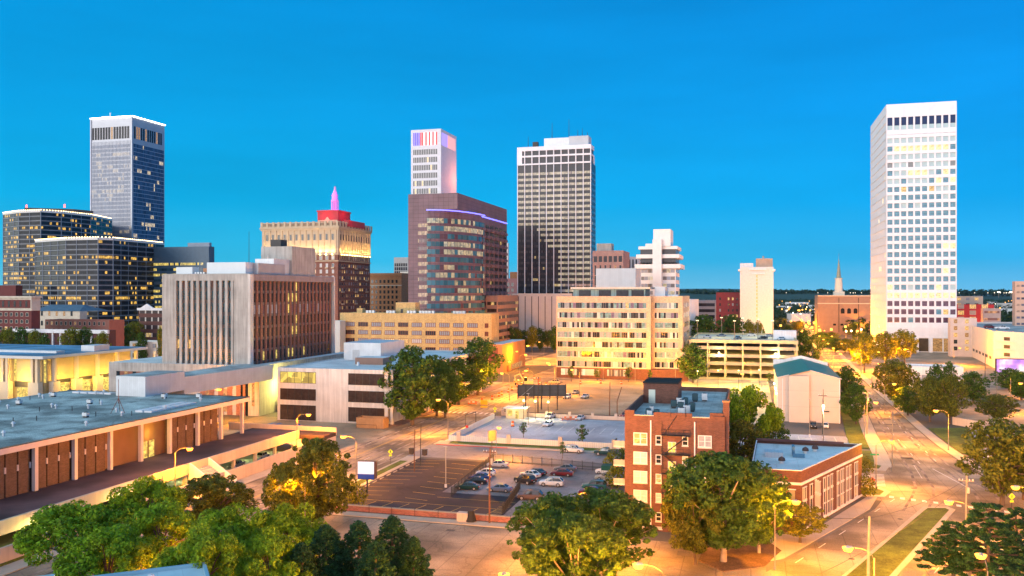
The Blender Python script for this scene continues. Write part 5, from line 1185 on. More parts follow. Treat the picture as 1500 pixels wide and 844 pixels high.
for i in range(3):
    b = MB(); z = hk-4.4-3.9*i; u0, u1 = 6.2, 9.6; nx_, ny_ = vx[1]*.1, -vx[0]*.1
    b.prism([(vx[0]*u0+nx_, vx[1]*u0+ny_), (vx[0]*u1+nx_, vx[1]*u1+ny_), (vx[0]*u1-nx_, vx[1]*u1-ny_), (vx[0]*u0-nx_, vx[1]*u0-ny_)], z, z+1.7, metal_d); b.build('opening', root)
    b = MB(); nx_, ny_ = vx[1]*1.2, -vx[0]*1.2; b.prism([(vx[0]*1.5, vx[1]*1.5), (vx[0]*7.9+nx_, vx[1]*7.9+ny_), (vx[0]*14, vx[1]*14), (vx[0]*7, vx[1]*7-.0)], z-.7, z-.1, MATS['pinkish_white_concrete']); b.build('ledge', root)
side = (poly[3][0], poly[3][1]); sl = math.hypot(*side); side = (side[0]/sl, side[1]/sl)
b = MB()
for i in range(8): u0 = 6+12*i; b.prism([(side[0]*u0-.12, side[1]*u0), (side[0]*(u0+6)-.12, side[1]*(u0+6)), (side[0]*(u0+6)+.1, side[1]*(u0+6)), (side[0]*u0+.1, side[1]*u0)][::-1], 3.8, 5.2, metal_d)
b.build('slot_opening', root)
light('POINT', (-12, 14, 7), 9000, SOD, .5, parent=root)
def simple(uC, Y, vt, uL, uR, name, label, cat, mat, roof, dd=30, bands=None, step=3.8, bh=1.7, wins=None):
    e0, n0, w, d, h = fitSE(uC, Y, vt, uL, uR); dd = max(6, min(dd, d)); B = Bld(name, label, cat, e0, n0, w, dd, h, mat, roof)
    if bands: B.bands('window_band', 'S', .8, w-.8, [h-3.4-step*i for i in range(max(1, int((h-2)/step)))], bh, bands); B.bands('window_band', 'E', .8, dd-.8, [h-3.4-step*i for i in range(max(1, int((h-2)/step)))], bh, bands)
    if wins:
        cw, ww, wh, gl = wins; B.window('window', [('S', cw*.3+cw*k, cw*.3+cw*k+ww, h-3.2-step*i, h-3.2-step*i+wh, rr.choice(gl)) for k in range(int((w-.5)/cw)) for i in range(max(1, int((h-2)/step)))], {'po': .05, 'fo': .1, 'frame': stone, 'fw': .12}, 60)
    return B, w, h
simple(1440, 640, 434, 1398, 1441, 'hotel', 'cream-topped red hotel block just right of the big white tower', 'hotel', M('hotel_cream', (.52, .46, .36), .8, .06), roof_w, wins=(6, 2.6, 2.2, [glass, lit1, lit3, blind]), step=4.4)
B, w, h = simple(1456, 630, 446, 1398, 1458, 'hotel_wing', 'crimson lower wing in front of the cream-topped hotel', 'hotel', M('crimson_panel', (.34, .035, .05), .8, .08), roof_w, wins=(8, 4, 3, [blind, lit1, blind_w]), step=4.6)
simple(1431, 500, 466, 1392, 1440, 'townhouse', 'low pale plastered block with orange windows behind the parking structure', 'building', M('pinkish_render', (.55, .46, .42), .8, .08), roof_w, wins=(6, 2, 2.4, [lit1, lit3, glass]), step=4)
simple(1466, 600, 452, 1440, 1470, 'low_building', 'low two-band pinkish parking block beyond the crimson wing', 'building', M('pale_pink_block', (.55, .42, .36), .8, .08), roof_w, bands=BAND('pink_block_band', 3, .3, (.2, .1, .08), (1, .5, .2), .9), step=5)
B, w, h = simple(1530, 520, 412, 1487, 1540, 'apartment_tower', 'peach coloured apartment tower at the far right edge', 'tower', M('peach_panel', (.58, .38, .28), .8, .06), roof_g, bands=BAND('peach_tower_band', 2.6, .2, (.10, .09, .12), (1, .6, .3), .8, frame=(.5, .34, .26), fw=.8), step=3.9, bh=1.3)
# small white kiosk building and purple screen
e0, n0 = at(1340, 562); 
B = Bld('bank_kiosk', 'small white single-storey building with a grey band among the plaza trees', 'building', at(1334, 568)[0], at(1334, 568)[1], 19, 12, 8.6, white_c, roof_w, par=.6)
B.part('grey_band', lambda b: b.box(4, -.08, 3.6, 18.8, -.01, 5.2, metal_g)); B.part('door', lambda b: b.box(2, -.08, 0, 3.5, -.01, 4.2, glass_b))
root = thing('led_billboard', 'large purple and white glowing billboard screen in front of the parking structure', 'billboard', (*at(1458, 552), 0), R(8))
b = MB(); b.box(0, -.4, 1.6, 24, .4, 8.2, metal_d); b.build('frame', root)
def scr():
    m, t, b_ = node_mat('purple_screen'); N = t.nodes; L = t.links; tc = N.new('ShaderNodeTexCoord'); n = N.new('ShaderNodeTexNoise'); n.inputs['Scale'].default_value = .16; L.new(tc.outputs['Object'], n.inputs['Vector'])
    r = N.new('ShaderNodeValToRGB'); e = r.color_ramp.elements; e[0].position = .35; e[0].color = (.32, .12, .62, 1); e[1].position = .62; e[1].color = (1, .9, .95, 1); x = r.color_ramp.elements.new(.5); x.color = (.62, .24, .72, 1)
    L.new(n.outputs['Fac'], r.inputs[0]); L.new(r.outputs[0], b_.inputs['Emission Color']); b_.inputs['Emission Strength'].default_value = 1.3; b_.inputs['Base Color'].default_value = (.05, .05, .05, 1); return m
b = MB(); b.box(.4, -.46, 2, 23.6, -.41, 7.9, scr()); b.build('screen', root)
b = MB(); [b.frus(x, 0, 0, 1.6, .4, .4, metal_d, 8) for x in (4, 20)]; b.build('support', root)
b = MB(); [b.box(x, -2.6, .3, x+.8, -2.0, .8, EM('green_white_lens', (.85, 1, .5), 9)) for x in (2, 12, 18)]; b.build('uplight', root)
light('POINT', (10, -2.5, 1.5), 1500, (1, .9, .8), .4, parent=root)

# ---- far-left low-rise buildings behind the pavilion
B, w, h = simple(46, 470, 434, -40, 47, 'office_building', 'dark red brick office block with a pale top storey at the left edge', 'office building', M('maroon_brick', (.15, .045, .04), .9, .1), roof_g, wins=(3.6, 1.6, 1.8, [glass]*6+[lit1]), step=3.9)
B.part('top_storey', lambda b: (b.box(-.1, -.1, h-8, w+.1, 6.1, h-.2, stone), b.box(-.8, -.8, h-.9, w+.8, 6.8, h, stone), b.box(w-22, -.12, h-6.6, w-.5, -.09, h-2, M('maroon_brick', None)), [b.box(w-4-4*k, -.2, h-6, w-2.6-4*k, -.1, h-2.6, glass_b) for k in range(5)]))
simple(23, 620, 418, -30, 24, 'office_building', 'plain maroon block rising behind the left edge office', 'building', MATS['maroon_brick'], roof_g)
B, w, h = simple(117, 560, 456, 46, 118, 'civic_hall', 'stone hall with a blue hipped roof in front of the dark glass blocks', 'hall', stone, roof_g, dd=26, wins=(6, 1.8, 3.2, [glass, glass, lit3]), step=6.5)
B.part('hip_roof', lambda b: (b.face([(0, -.6, h), (w, -.6, h), (w-7, 12, h+4), (4, 12, h+4)], M('blue_slate', (.07, .13, .19), .6, .15)), b.face([(w, -.6, h), (w, 26, h), (w-7, 12, h+4)], MATS['blue_slate']), b.face([(0, 26, h), (0, -.6, h), (4, 12, h+4)], MATS['blue_slate']), b.face([(w, 26, h), (0, 26, h), (4, 12, h+4), (w-7, 12, h+4)], MATS['blue_slate'])))
simple(160, 500, 469, 66, 182, 'low_building', 'low terracotta brick terrace with small windows behind the white-framed block', 'building', M('terracotta_brick', (.34, .14, .10), .9, .1), M('blue_flat_roof', (.26, .36, .42), .7, .1), dd=46, wins=(3.4, 1.2, 2, [glass, glass, lit3]), step=4.4)
B, w, h = simple(158, 455, 484, 24, 160, 'low_building', 'long low block with white concrete frame and brown panels behind the pavilion', 'building', M('brown_infill_panel', (.12, .05, .045), .8, .1), roof_w, dd=22)
B.part('white_frame', lambda b: (b.box(-1, -1.4, h-1.8, w+1, -.02, h+.2, white_c), b.box(-.2, -.7, h-9.2, w+.2, -.02, h-8.4, white_c), [b.box(k*w/12-.4, -1, 0, k*w/12+.4, -.02, h-1.8, white_c) for k in range(13)]))
B, w, h = simple(240, 430, 501, 190, 262, 'low_building', 'low white plastered building beside the courthouse podium', 'building', M('offwhite_render', (.62, .60, .54), .85, .08), roof_w, wins=(6, 2.2, 2.2, [lit3, blind, glass]), step=5)
B, w, h = simple(262, 560, 452, 203, 264, 'low_building', 'low block with pale gable cap in front of the dark glass towers', 'building', M('brown_bay_panel', (.13, .06, .05), .8, .1), roof_w, bands=BAND('bay_row', 5, .2, (.04, .03, .03), (1, .7, .3), .9, frame=(.6, .56, .5), fw=1.0), step=5.2, bh=2.6)
B.part('gable_cap', lambda b: (b.box(-.6, -.8, h-1.4, w+.6, -.02, h+.2, white_c), b.face([(2, -.8, h+.2), (12, -.8, h+.2), (7, -.8, h+3)], white_c), b.face([(12, .2, h+.2), (2, .2, h+.2), (7, .2, h+3)], white_c), b.face([(2, -.8, h+.2), (7, -.8, h+3), (7, .2, h+3), (2, .2, h+.2)], white_c), b.face([(7, -.8, h+3), (12, -.8, h+.2), (12, .2, h+.2), (7, .2, h+3)], white_c)))
B, w, h = simple(498, 420, 470, 470, 500, 'low_building', 'sliver of pale blue-grey building between courthouse and yellow brick block', 'building', M('blue_white_panel', (.42, .50, .52), .7, .06), roof_w)

# ---- nearby roof with cooling unit at the bottom
e0, n0 = at(301, Y=92)
root = thing('near_rooftop', 'low building with pale blue roof poking out of the bottom trees', 'building', (e0, n0, 0), R(40))
hr = z_at(823, 92); b = MB(); b.box(-34, -14, 0, 0, 0, hr-.35, conc_l, M('pale_blue_roof', (.42, .55, .60), .7, .08, joint=(2.4, 8, .04, .15))); b.build('wall', root)
b = MB(); mB = M('blue_coping', (.20, .36, .44), .6, .06); b.box(-34, -.35, hr-.35, 0, 0, hr, mB); b.box(-.35, -14, hr-.35, 0, -.35, hr, mB); b.build('coping', root)
b = MB(); b.frus(-5.5, -3.2, hr-.35, hr+.15, .3, .3, metal_l, 8); b.frus(-5.5, -3.2, hr+.15, hr+.4, .45, .2, metal_l, 8); b.build('roof_vent', root)
b = MB(); b.box(-17.5, -4.5, hr-.3, -14.2, -2.2, hr+1.3, M('pale_teal_unit', (.30, .44, .48), .5, .06)); b.box(-15.6, -4.56, hr+.3, -15.2, -4.5, hr+.6, metal_d); b.box(-14.9, -4.56, hr+.5, -14.4, -4.5, hr+.8, white_c); b.frus(-15.1, -3.4, hr+1.3, hr+1.36, .62, .62, metal_d, 16); b.frus(-16.6, -3.4, hr+1.3, hr+1.36, .62, .62, metal_d, 16); b.build('cooling_unit', root)
# ================================================================== distant land
r = random.Random(11)
def ridge(name, Y, u0, u1, z0, amp, seed, mat, step=40):
    rr_ = random.Random(seed); b = MB(); pts = []; u = u0
    ph = [rr_.uniform(0, 6.28) for _ in range(4)]
    while u <= u1:
        z = z0+amp*(.5*math.sin(u/160+ph[0])+.3*math.sin(u/61+ph[1]))+rr_.uniform(-1, 1)*2.2; pts.append((at(u, Y=Y), z)); u += step*1250/Y
    for (a, za), (c_, zc) in zip(pts, pts[1:]):
        fa = (a[0]*.82, a[1]*.82); fc = (c_[0]*.82, c_[1]*.82); ba = (a[0]*1.3, a[1]*1.3); bc = (c_[0]*1.3, c_[1]*1.3)
        b.face([(*fa, -1), (*fc, -1), (*c_, zc), (*a, za)], mat); b.face([(*a, za), (*c_, zc), (*bc, -1), (*ba, -1)], mat)
    o = b.build(name); o['kind'] = 'structure'
hz1 = M('haze_tinted_hills', (.040, .085, .085), .95, .2, .004); hz2 = M('mid_wooded_slope', (.028, .055, .035), .95, .4, .02)  # far hills: blue distance haze put into their colour
ridge('hills', 9000, -300, 1800, 52, 26, 3, hz1, 200)
ridge('hills', 4200, -300, 1800, 30, 14, 8, hz2, 60)
leaf_mats = {}
def leafm(name, col, var=.62):
    if name in MATS: return MATS[name]
    m, t, b = node_mat(name); N = t.nodes; L = t.links
    tc = N.new('ShaderNodeTexCoord'); n = N.new('ShaderNodeTexNoise'); n.inputs['Scale'].default_value = .8; n.inputs['Detail'].default_value = 5; L.new(tc.outputs['Object'], n.inputs['Vector'])
    g = N.new('ShaderNodeNewGeometry'); rp = N.new('ShaderNodeValToRGB'); ad = N.new('ShaderNodeMath'); ad.operation = 'MULTIPLY_ADD'; L.new(g.outputs['Random Per Island'], ad.inputs[0]); ad.inputs[1].default_value = .55; 
    ml = N.new('ShaderNodeMath'); ml.operation = 'MULTIPLY'; L.new(n.outputs['Fac'], ml.inputs[0]); ml.inputs[1].default_value = .8; L.new(ml.outputs[0], ad.inputs[2]); L.new(ad.outputs[0], rp.inputs[0])
    e = rp.color_ramp.elements; e[0].position = .3; e[0].color = (*[c_*(1-var) for c_ in col], 1); e[1].position = .95; e[1].color = (col[0]*(1+var*1.3), col[1]*(1+var), col[2]*(1+var*.4), 1)
    L.new(rp.outputs[0], b.inputs['Base Color']); b.inputs['Roughness'].default_value = .6; b.inputs['Specular IOR Level'].default_value = .2
    tr = N.new('ShaderNodeBsdfTranslucent'); L.new(rp.outputs[0], tr.inputs[0]); mxs = N.new('ShaderNodeMixShader'); mxs.inputs[0].default_value = .35
    L.new(b.outputs[0], mxs.inputs[1]); L.new(tr.outputs[0], mxs.inputs[2]); L.new(mxs.outputs[0], N['Material Output'].inputs[0]); MATS[name] = m; return m
bark = M('tree_bark', (.11, .08, .06), .95, .3, 1.5); barkp = M('pale_bark', (.34, .27, .21), .9, .25, 1.5)
lg = leafm('bright_green_leaves', (.145, .27, .012)); ld = leafm('deep_green_leaves', (.055, .115, .018)); lo_ = leafm('olive_leaves', (.10, .125, .018)); lc = leafm('dark_needles', (.020, .070, .028)); ly = leafm('yellow_green_leaves', (.15, .17, .016)); lw = leafm('dull_wood_leaves', (.03, .055, .026))
def crown_mesh(name, clumps, nleaf, ls, mat, seed, spread=1.0, flat=1.0):
    """clumps: (x,y,z,r). leaf-sized faces spread through each clump"""
    rr_ = random.Random(seed); v = []; f = []
    for cx, cy, cz, cr_ in clumps:
        n = max(4, int(nleaf*(cr_/1.0)**1.6))
        for _ in range(n):
            while True:
                x, y, z = rr_.uniform(-1, 1), rr_.uniform(-1, 1), rr_.uniform(-1, 1); q = x*x+y*y+z*z
                if q < 1: break
            k = (q**.5)**-.45*.92; x, y, z = x*k*cr_*spread, y*k*cr_*spread, z*k*cr_*flat
            d = Vector((x, y, z*1.3+.4*cr_)).normalized(); d = (d+Vector((rr_.gauss(0, .55), rr_.gauss(0, .55), rr_.gauss(0, .55)))).normalized()
            a = d.cross(Vector((rr_.uniform(-1, 1), rr_.uniform(-1, 1), rr_.uniform(-1, 1)))).normalized(); b_ = d.cross(a); s = ls*rr_.uniform(.6, 1.3)
            p = Vector((cx+x, cy+y, cz+z)); i = len(v)
            v += [p-a*s, p-b_*s*.6, p+a*s, p+b_*s*.6]; f.append((i, i+1, i+2, i+3))
    me = bpy.data.meshes.new(name); me.from_pydata(v, [], f); me.materials.append(mat); me.update(); return me
def make_tree(kind, name, mat, seed, h=10, w=8, nleaf=70, ls=.26, trunk=bark, nc=46, lift=.28, cr_=.17, label='tree'):
    """unit tree of height h and crown width w"""
    rr_ = random.Random(seed); root = OB(name, None, None, (0, -400, 0)); cl = []; tb = MB(); 
    if kind == 'round':
        for i in range(nc):
            t = (i+.5)/nc; ph = i*2.39996+rr_.uniform(-.3, .3); zz = 1-2*t; rad = math.sqrt(max(0, 1-zz*zz))*rr_.uniform(.5, 1.06) if i % 4 else math.sqrt(max(0, 1-zz*zz))*.35
            zc = h*(lift+(1-lift)*.5*(1+zz*.86)); x, y = rad*w*.44*math.cos(ph), rad*w*.44*math.sin(ph)
            cl.append((x, y, zc+rr_.uniform(-.3, .3), w*cr_*rr_.uniform(.6, 1.25)))
        for i in range(nc//2):
            zz = rr_.uniform(-.55, 1); ph = rr_.uniform(0, 6.28); rad = math.sqrt(max(0, 1-zz*zz)); q = rr_.uniform(1.02, 1.17); cl.append((rad*q*w*.44*math.cos(ph), rad*q*w*.44*math.sin(ph), h*(lift+(1-lift)*.5*(1+zz*rr_.uniform(.9, 1.02))), w*cr_*rr_.uniform(.28, .5)))
    elif kind == 'loose':
        for i in range(nc):
            ph = rr_.uniform(0, 6.28); rad = rr_.random()**.55*w*.46; zc = h*(1-.42*(rad/(w*.5))**1.8)*rr_.uniform(.62, .97)
            cl.append((rad*math.cos(ph), rad*math.sin(ph), max(h*lift, zc), w*cr_*rr_.uniform(.6, 1.2)))
    elif kind == 'cone':
        for i in range(nc):
            t = (i+.5)/nc; ph = i*2.39996; rad = w*.5*(1-t)**.75*rr_.uniform(.5, 1.15)+.1; cl.append((rad*math.cos(ph), rad*math.sin(ph), h*(.10+.88*t), w*cr_*(1.15-.6*t)*rr_.uniform(.6, 1.35)))
    elif kind == 'pine':
        lay = 8
        for i in range(lay):
            t = i/(lay-1); R_ = w*.5*(1-t*.72)*rr_.uniform(.75, 1.05); k = int(9-4*t)
            for j in range(k):
                ph = j*6.283/k+i*.7+rr_.uniform(-.3, .3)
                for q in (.5, .8, 1.0): cl.append((R_*q*math.cos(ph), R_*q*math.sin(ph), h*(.28+.70*t)+rr_.uniform(-.25, .25)-(1-q)*-.3, w*cr_*(1.05-.35*t)*(.7+.3*(1-q)+.25)))
                tb.tube([(0, 0, h*(.24+.70*t)), (R_*math.cos(ph)*.9, R_*math.sin(ph)*.9, h*(.28+.70*t)-.1)], .09, trunk, 4, .03)
    tr = max(.10, .028*h); th = h*(.62 if kind in ('round', 'loose') else .95)
    tb.tube([(0, 0, -.1), (rr_.uniform(-.1, .1), rr_.uniform(-.1, .1), th*.35), (rr_.uniform(-.3, .3), rr_.uniform(-.3, .3), th)], tr, trunk, 7, tr*.35)
    if kind in ('round', 'loose'):
        for c_ in cl[::max(1, len(cl)//16)]:
            z0 = h*rr_.uniform(lift*.75, .5); tb.tube([(0, 0, z0), (c_[0]*.5, c_[1]*.5, z0+(c_[2]-z0)*.62), (c_[0], c_[1], c_[2])], tr*.42, trunk, 5, tr*.1)
    OB('trunk', tb.mesh('trunk'), root)
    OB('crown', crown_mesh('crown', cl, nleaf, ls, mat, seed, flat=.42 if kind == 'pine' else .8), root)
    root['_h'] = h; root['_w'] = w
    return root
PT = {}
PT['locust'] = make_tree('loose', 'broadleaf_tree', lg, 1, 10, 12, 190, .20, bark, 56, .42, .108)
PT['locust2'] = make_tree('loose', 'broadleaf_tree', lg, 21, 10, 12, 190, .20, bark, 52, .42, .11)
PT['oak'] = make_tree('round', 'broadleaf_tree', ld, 2, 10, 10, 230, .17, barkp, 74, .16, .118)
PT['oak2'] = make_tree('round', 'broadleaf_tree', lo_, 4, 10, 9, 230, .17, bark, 70, .15, .12)
PT['street'] = make_tree('round', 'street_tree', ld, 5, 10, 8, 95, .21, bark, 64, .08, .135)
PT['street2'] = make_tree('round', 'street_tree', lo_, 6, 10, 9, 95, .21, bark, 60, .14, .13)
PT['small'] = make_tree('round', 'young_tree', ld, 7, 4, 2.4, 110, .13, bark, 26, .28, .17)
PT['cone'] = make_tree('cone', 'evergreen_tree', lc, 8, 10, 7.5, 260, .15, bark, 90, .1, .115)
PT['pine'] = make_tree('pine', 'pine_tree', lc, 9, 10, 10, 300, .15, bark, 1, .3, .060)
PT['yellow'] = make_tree('round', 'broadleaf_tree', ly, 10, 10, 9, 60, .26, bark, 44, .22, .15)
used = set()
def T(kind, u, vt, Y, wpx, label, group='trees along the streets', zt=None):
    """tree whose foot stands at distance Y under picture column u; height and width in real metres from its size"""
    p = at(u, Y=Y); h = (CAM_H-(vt-428)*Y/1250.0); w = wpx*Y/1250.0
    src = PT[kind]; sc_ = (w/src['_w'], w/src['_w'], h/src['_h'])
    if kind in used: o = copy_tree(src, (p[0], p[1], 0), r.uniform(0, 6.28), scale=sc_)
    else: o = src; used.add(kind); o.location = (p[0], p[1], 0); o.rotation_euler = (0, 0, r.uniform(0, 6.28)); o.scale = sc_
    tag(o, label, 'tree', group); return o
def gY(v): return 47500.0/(v-428)
FG = 'trees in the foreground grove'
for k_, u, vt, Y, w, lb in (('locust', 108, 736, 112, 160, 'bright green tree with open airy crown at the bottom left, above the grassy kerb'), ('locust2', 214, 702, 122, 140, 'spreading bright green tree in front of the pale parapet, left of the staircase'),
 ('locust2', 238, 738, 108, 150, 'bright green tree directly behind the pale blue near rooftop'), ('locust', 345, 740, 104, 160, 'bright green tree right of the near rooftop corner'),
 ('locust2', 158, 776, 100, 150, 'low bright green tree nearest the cooling unit on the near rooftop'), ('locust', 424, 738, 108, 140, 'green and yellow tree growing below the twin lamp beside the round olive tree'),
 ('oak2', 312, 697, 130, 118, 'dark bushy tree at the foot of the white staircase'), ('oak2', 464, 642, 134, 108, 'round olive tree glowing orange on its left side by the pole sign'),
 ('oak2', 420, 676, 129, 74, 'small orange-lit tree touching the left of the round olive tree'), ('locust', 300, 770, 96, 150, 'bright green tree filling the gap below the near rooftop corner'),
 ('locust2', 395, 780, 98, 130, 'yellow green tree at the bottom edge left of the dark evergreens'),
 ('cone', 478, 770, 104, 104, 'dark evergreen at the left end of the bottom clump'), ('cone', 524, 764, 106, 100, 'dark evergreen with a rounded tip, second in the bottom clump'), ('cone', 574, 756, 108, 100, 'tallest dark evergreen of the bottom clump'), ('cone', 606, 786, 105, 70, 'small dark evergreen at the right end of the bottom clump'), ('cone', 548, 794, 100, 100, 'low bright evergreen in front of the bottom clump'), ('cone', 440, 796, 99, 90, 'low dark evergreen tucked under the yellow green tree'),
 ('oak', 812, 728, 108, 150, 'big dark green tree below the fenced parking lot, its left half'), ('oak', 884, 720, 112, 160, 'big dark green tree with two lamps above it, beside the brick apartment block'), ('oak', 845, 756, 100, 160, 'dark leafy tree lowest in the big dark mass under the twin lamp'),
 ('oak', 1060, 666, 120, 180, 'largest dense green tree, in front of the brick apartment block'), ('oak2', 1018, 702, 119, 96, 'olive green tree leaning out left of the largest tree'), ('oak', 1112, 700, 124, 96, 'dense tree filling the right flank of the largest tree'),
 ('yellow', 1172, 738, 129, 80, 'round tree glowing orange under the lamp by the corner brick building'), ('locust', 1096, 564, 182, 100, 'tall bright green tree rising behind the brick apartment block'), ('street2', 1084, 616, 170, 84, 'grey green tree between the apartment block and the corner brick building'), ('street', 1126, 612, 186, 60, 'green tree behind the roof edge of the corner brick building'),
 ('pine', 1446, 740, 108, 140, 'tall dark pine at the bottom right corner'), ('pine', 1396, 766, 112, 110, 'shorter dark pine left of the tall one at the bottom right'), ('pine', 1492, 748, 114, 110, 'dark pine cut by the right picture edge'),
 ('street2', 1468, 614, 152, 120, 'big oak with thick trunk beside the crossing at the right edge'), ('street2', 1500, 640, 156, 100, 'oak partly outside the picture behind the thick-trunked one')):
    T(k_, u, vt, Y, w, lb, FG)
ST_ = 'trees along the boulevard'
T('street', 604, 509, 243, 92, 'large dark street tree at the corner of the white office', ST_)
T('street', 640, 522, 262, 66, 'second street tree along the white office, lamp glowing behind it', ST_)
T('street', 672, 525, 288, 64, 'third street tree along the white office', ST_)
T('street', 700, 496, 314, 72, 'tallest street tree in front of the yellow brick block', ST_)
T('street', 652, 530, 258, 40, 'narrow street tree filling between the first two by the white office', ST_)
LT = 'young trees around the parking lots'
for u, vt, vb, w, lb in ((767, 618, 641, 14, 'young tree on the lawn strip, farther left of the two'), (853, 620, 655, 19, 'young dark tree on the lawn strip above the white car'), (824, 646, 672, 11, 'slim young tree beside the iron fence by the white car'), (912, 650, 684, 20, 'leafy young tree touching the apartment block balconies'), (837, 535, 559, 11, 'narrow young tree behind the lamp by the buff block'), (875, 539, 558, 11, 'narrow young tree before the second ground-floor window of the buff block'), (921, 537, 560, 15, 'wider young tree before the last ground-floor window of the buff block'), (1127, 545, 564, 9, 'egg-shaped young tree left of the teal-roofed hall'), (952, 541, 560, 8, 'thin young tree beside the white garage door')):
    T('small', u, vt, gY(vb), w, lb, LT)
T('street', 1015, 504, gY(561), 46, 'round tree between the buff block and the glowing garage', ST_)
T('street', 1177, 483, gY(548), 44, 'conical dark tree at the right corner of the glowing garage', ST_)
T('street', 1030, 462, 490, 66, 'leafy tree behind the garage ramp, left one', ST_); T('street', 1072, 462, 500, 52, 'leafy tree before the dark red brick block', ST_)
T('yellow', 1098, 470, 470, 22, 'small pale tree over the garage deck', ST_); T('yellow', 1112, 472, 470, 18, 'smaller pale tree over the garage deck beside the first', ST_)
AV = 'trees along the avenue'
T('street', 1240, 537, gY(602), 46, 'dark round tree behind the teal-roofed hall', AV); T('street', 1254, 562, gY(622), 42, 'dark round tree nearer the avenue pole', AV)
T('yellow', 1266, 487, 400, 46, 'orange-lit round tree, left of three at the foot of the white tower', AV); T('yellow', 1297, 487, 430, 40, 'orange-lit round tree, middle of three at the foot of the white tower', AV); T('yellow', 1325, 484, 440, 40, 'orange-lit round tree, right of three at the foot of the white tower', AV)
for u, vt, Y, w, lb in ((1312, 527, 282, 66, 'large dark tree over the avenue lamp'), (1330, 566, 262, 44, 'low tree leaning over the avenue pavement'), (1362, 552, 250, 60, 'leafy tree by the plaza lawn, left of the lamp'), (1392, 550, 246, 56, 'leafy tree behind the plaza lamp post'), (1372, 534, 300, 34, 'pointed tree before the white kiosk'), (1390, 530, 310, 22, 'narrow pointed tree right of the white kiosk'), (1426, 545, 292, 46, 'light green tree standing alone on the plaza'), (1460, 578, 250, 62, 'spreading tree above the plaza steps'), (1478, 540, 330, 50, 'tree in front of the purple screen'), (1496, 545, 300, 46, 'tree by the right edge below the purple screen')):
    T('street2' if w > 50 else 'street', u, vt, Y, w, lb, AV)
for i in range(26):
    u = r.choice((r.uniform(1190, 1275), r.uniform(1140, 1200), r.uniform(1405, 1500))); Y = r.uniform(520, 1000)
    T(r.choice(('street', 'street2', 'yellow')), u, 428+(38-r.uniform(8, 12))*1250/Y, Y, r.uniform(11, 15)*1250/Y, 'tree in the lamplit streets beyond the avenue', 'trees in the lamplit streets beyond the avenue')
for i, (u, vt, Y, w) in enumerate(((8, 482, 440, 34), (30, 480, 460, 30), (52, 484, 420, 24), (66, 489, 400, 20), (104, 481, 425, 34), (124, 480, 430, 30), (150, 487, 420, 26), (186, 478, 520, 24), (196, 472, 560, 30), (207, 488, 430, 20), (235, 480, 400, 12))):
    T('street' if i % 2 else 'yellow', u, vt, Y, w, 'tree rising over the roof of the glowing pavilion', 'trees behind the glowing pavilion')
for i, u in enumerate((748, 757, 768, 779, 791, 802, 812)):
    T('yellow' if i % 2 else 'street', u, 478+(i % 3)*3, 540+12*(i % 3), 19, 'lamplit tree in the small park below the striped tower', 'trees in the small park below the striped tower')
# wooded land beyond the city: uncountable, one mass
rr2 = random.Random(77); cl = []
for i in range(3600):
    Y = 760+2600*rr2.random()**1.5; u = rr2.choice((rr2.uniform(-100, 1700), rr2.uniform(1000, 1600))); p = at(u, Y=Y)
    if 30 < p[0] < 85 and p[1] < 1150: continue
    cl.append((p[0], p[1], 5+rr2.uniform(0, 3), rr2.uniform(5, 9)))
me = crown_mesh('distant_wood', cl, .9, 2.4, lw, 5); tag(OB('distant_wood', me), None, None, None, 'stuff')
cl = []
for i in range(2600):
    p = at(rr2.uniform(-100, 1600), Y=4150+rr2.uniform(-60, 60)); cl.append((p[0], p[1], 34+rr2.uniform(-8, 8), rr2.uniform(8, 15)))
tag(OB('ridge_wood', crown_mesh('ridge_wood', cl, .35, 6, lw, 6)), None, None, None, 'stuff')
# far low buildings among the trees
for i in range(34):
    Y = rr2.uniform(1000, 2600); u = rr2.choice((rr2.uniform(1010, 1080), rr2.uniform(1140, 1210), rr2.uniform(1400, 1500), rr2.uniform(1140, 1280))); p = at(u, Y=Y); w_ = rr2.uniform(18, 60); hh = rr2.uniform(7, 15)
    b = MB(); b.box(0, 0, 0, w_, 20, hh, white_c if i % 3 else conc_l, roof_w); b.box(-.5, -.5, hh, w_+.5, 20.5, hh+.6, white_c)
    o = b.build('distant_house', None, (p[0], p[1], 0), TH); tag(o, 'pale low building half hidden among the far trees', 'building', 'pale low buildings among the far trees')

# ================================================================== street lamps
def make_lamp(H_=9.6, arm=2.4):
    root = OB('street_lamp', None)
    b = MB(); b.frus(0, 0, 0, .5, .2, .16, steel_pole, 8); b.tube([(0, 0, .4), (0, 0, H_-1.0)], .11, steel_pole, 7, .07); b.build('pole', root)
    b = MB(); b.tube([(0, 0, H_-1.3), (.3, 0, H_-.6), (1.1, 0, H_-.1), (arm, 0, H_+.05)], .05, steel_pole, 6, .04); b.build('arm', root)
    b = MB(); b.frus(arm+.35, 0, H_-.06, H_+.14, .30, .16, metal_g, 10); b.box(arm-.1, -.14, H_-.04, arm+.5, .14, H_+.12, metal_g); b.build('lamp_head', root)
    b = MB(); b.frus(arm+.35, 0, H_-.46, H_-.05, (.40), .62, EM('sodium_glow', (1, .42, .05), 3.4), 12, smooth=True); b.build('bulb', root)
    d = bpy.data.lights.new('sodium_light', 'POINT'); d.energy = 31000*LAMP_K; d.color = SOD; d.shadow_soft_size = .3
    o = bpy.data.objects.new('sodium_light', d); COL.objects.link(o); o.location = (arm+.35, 0, H_-.95); o.parent = root
    return root
LP = make_lamp(); lp_used = [0]
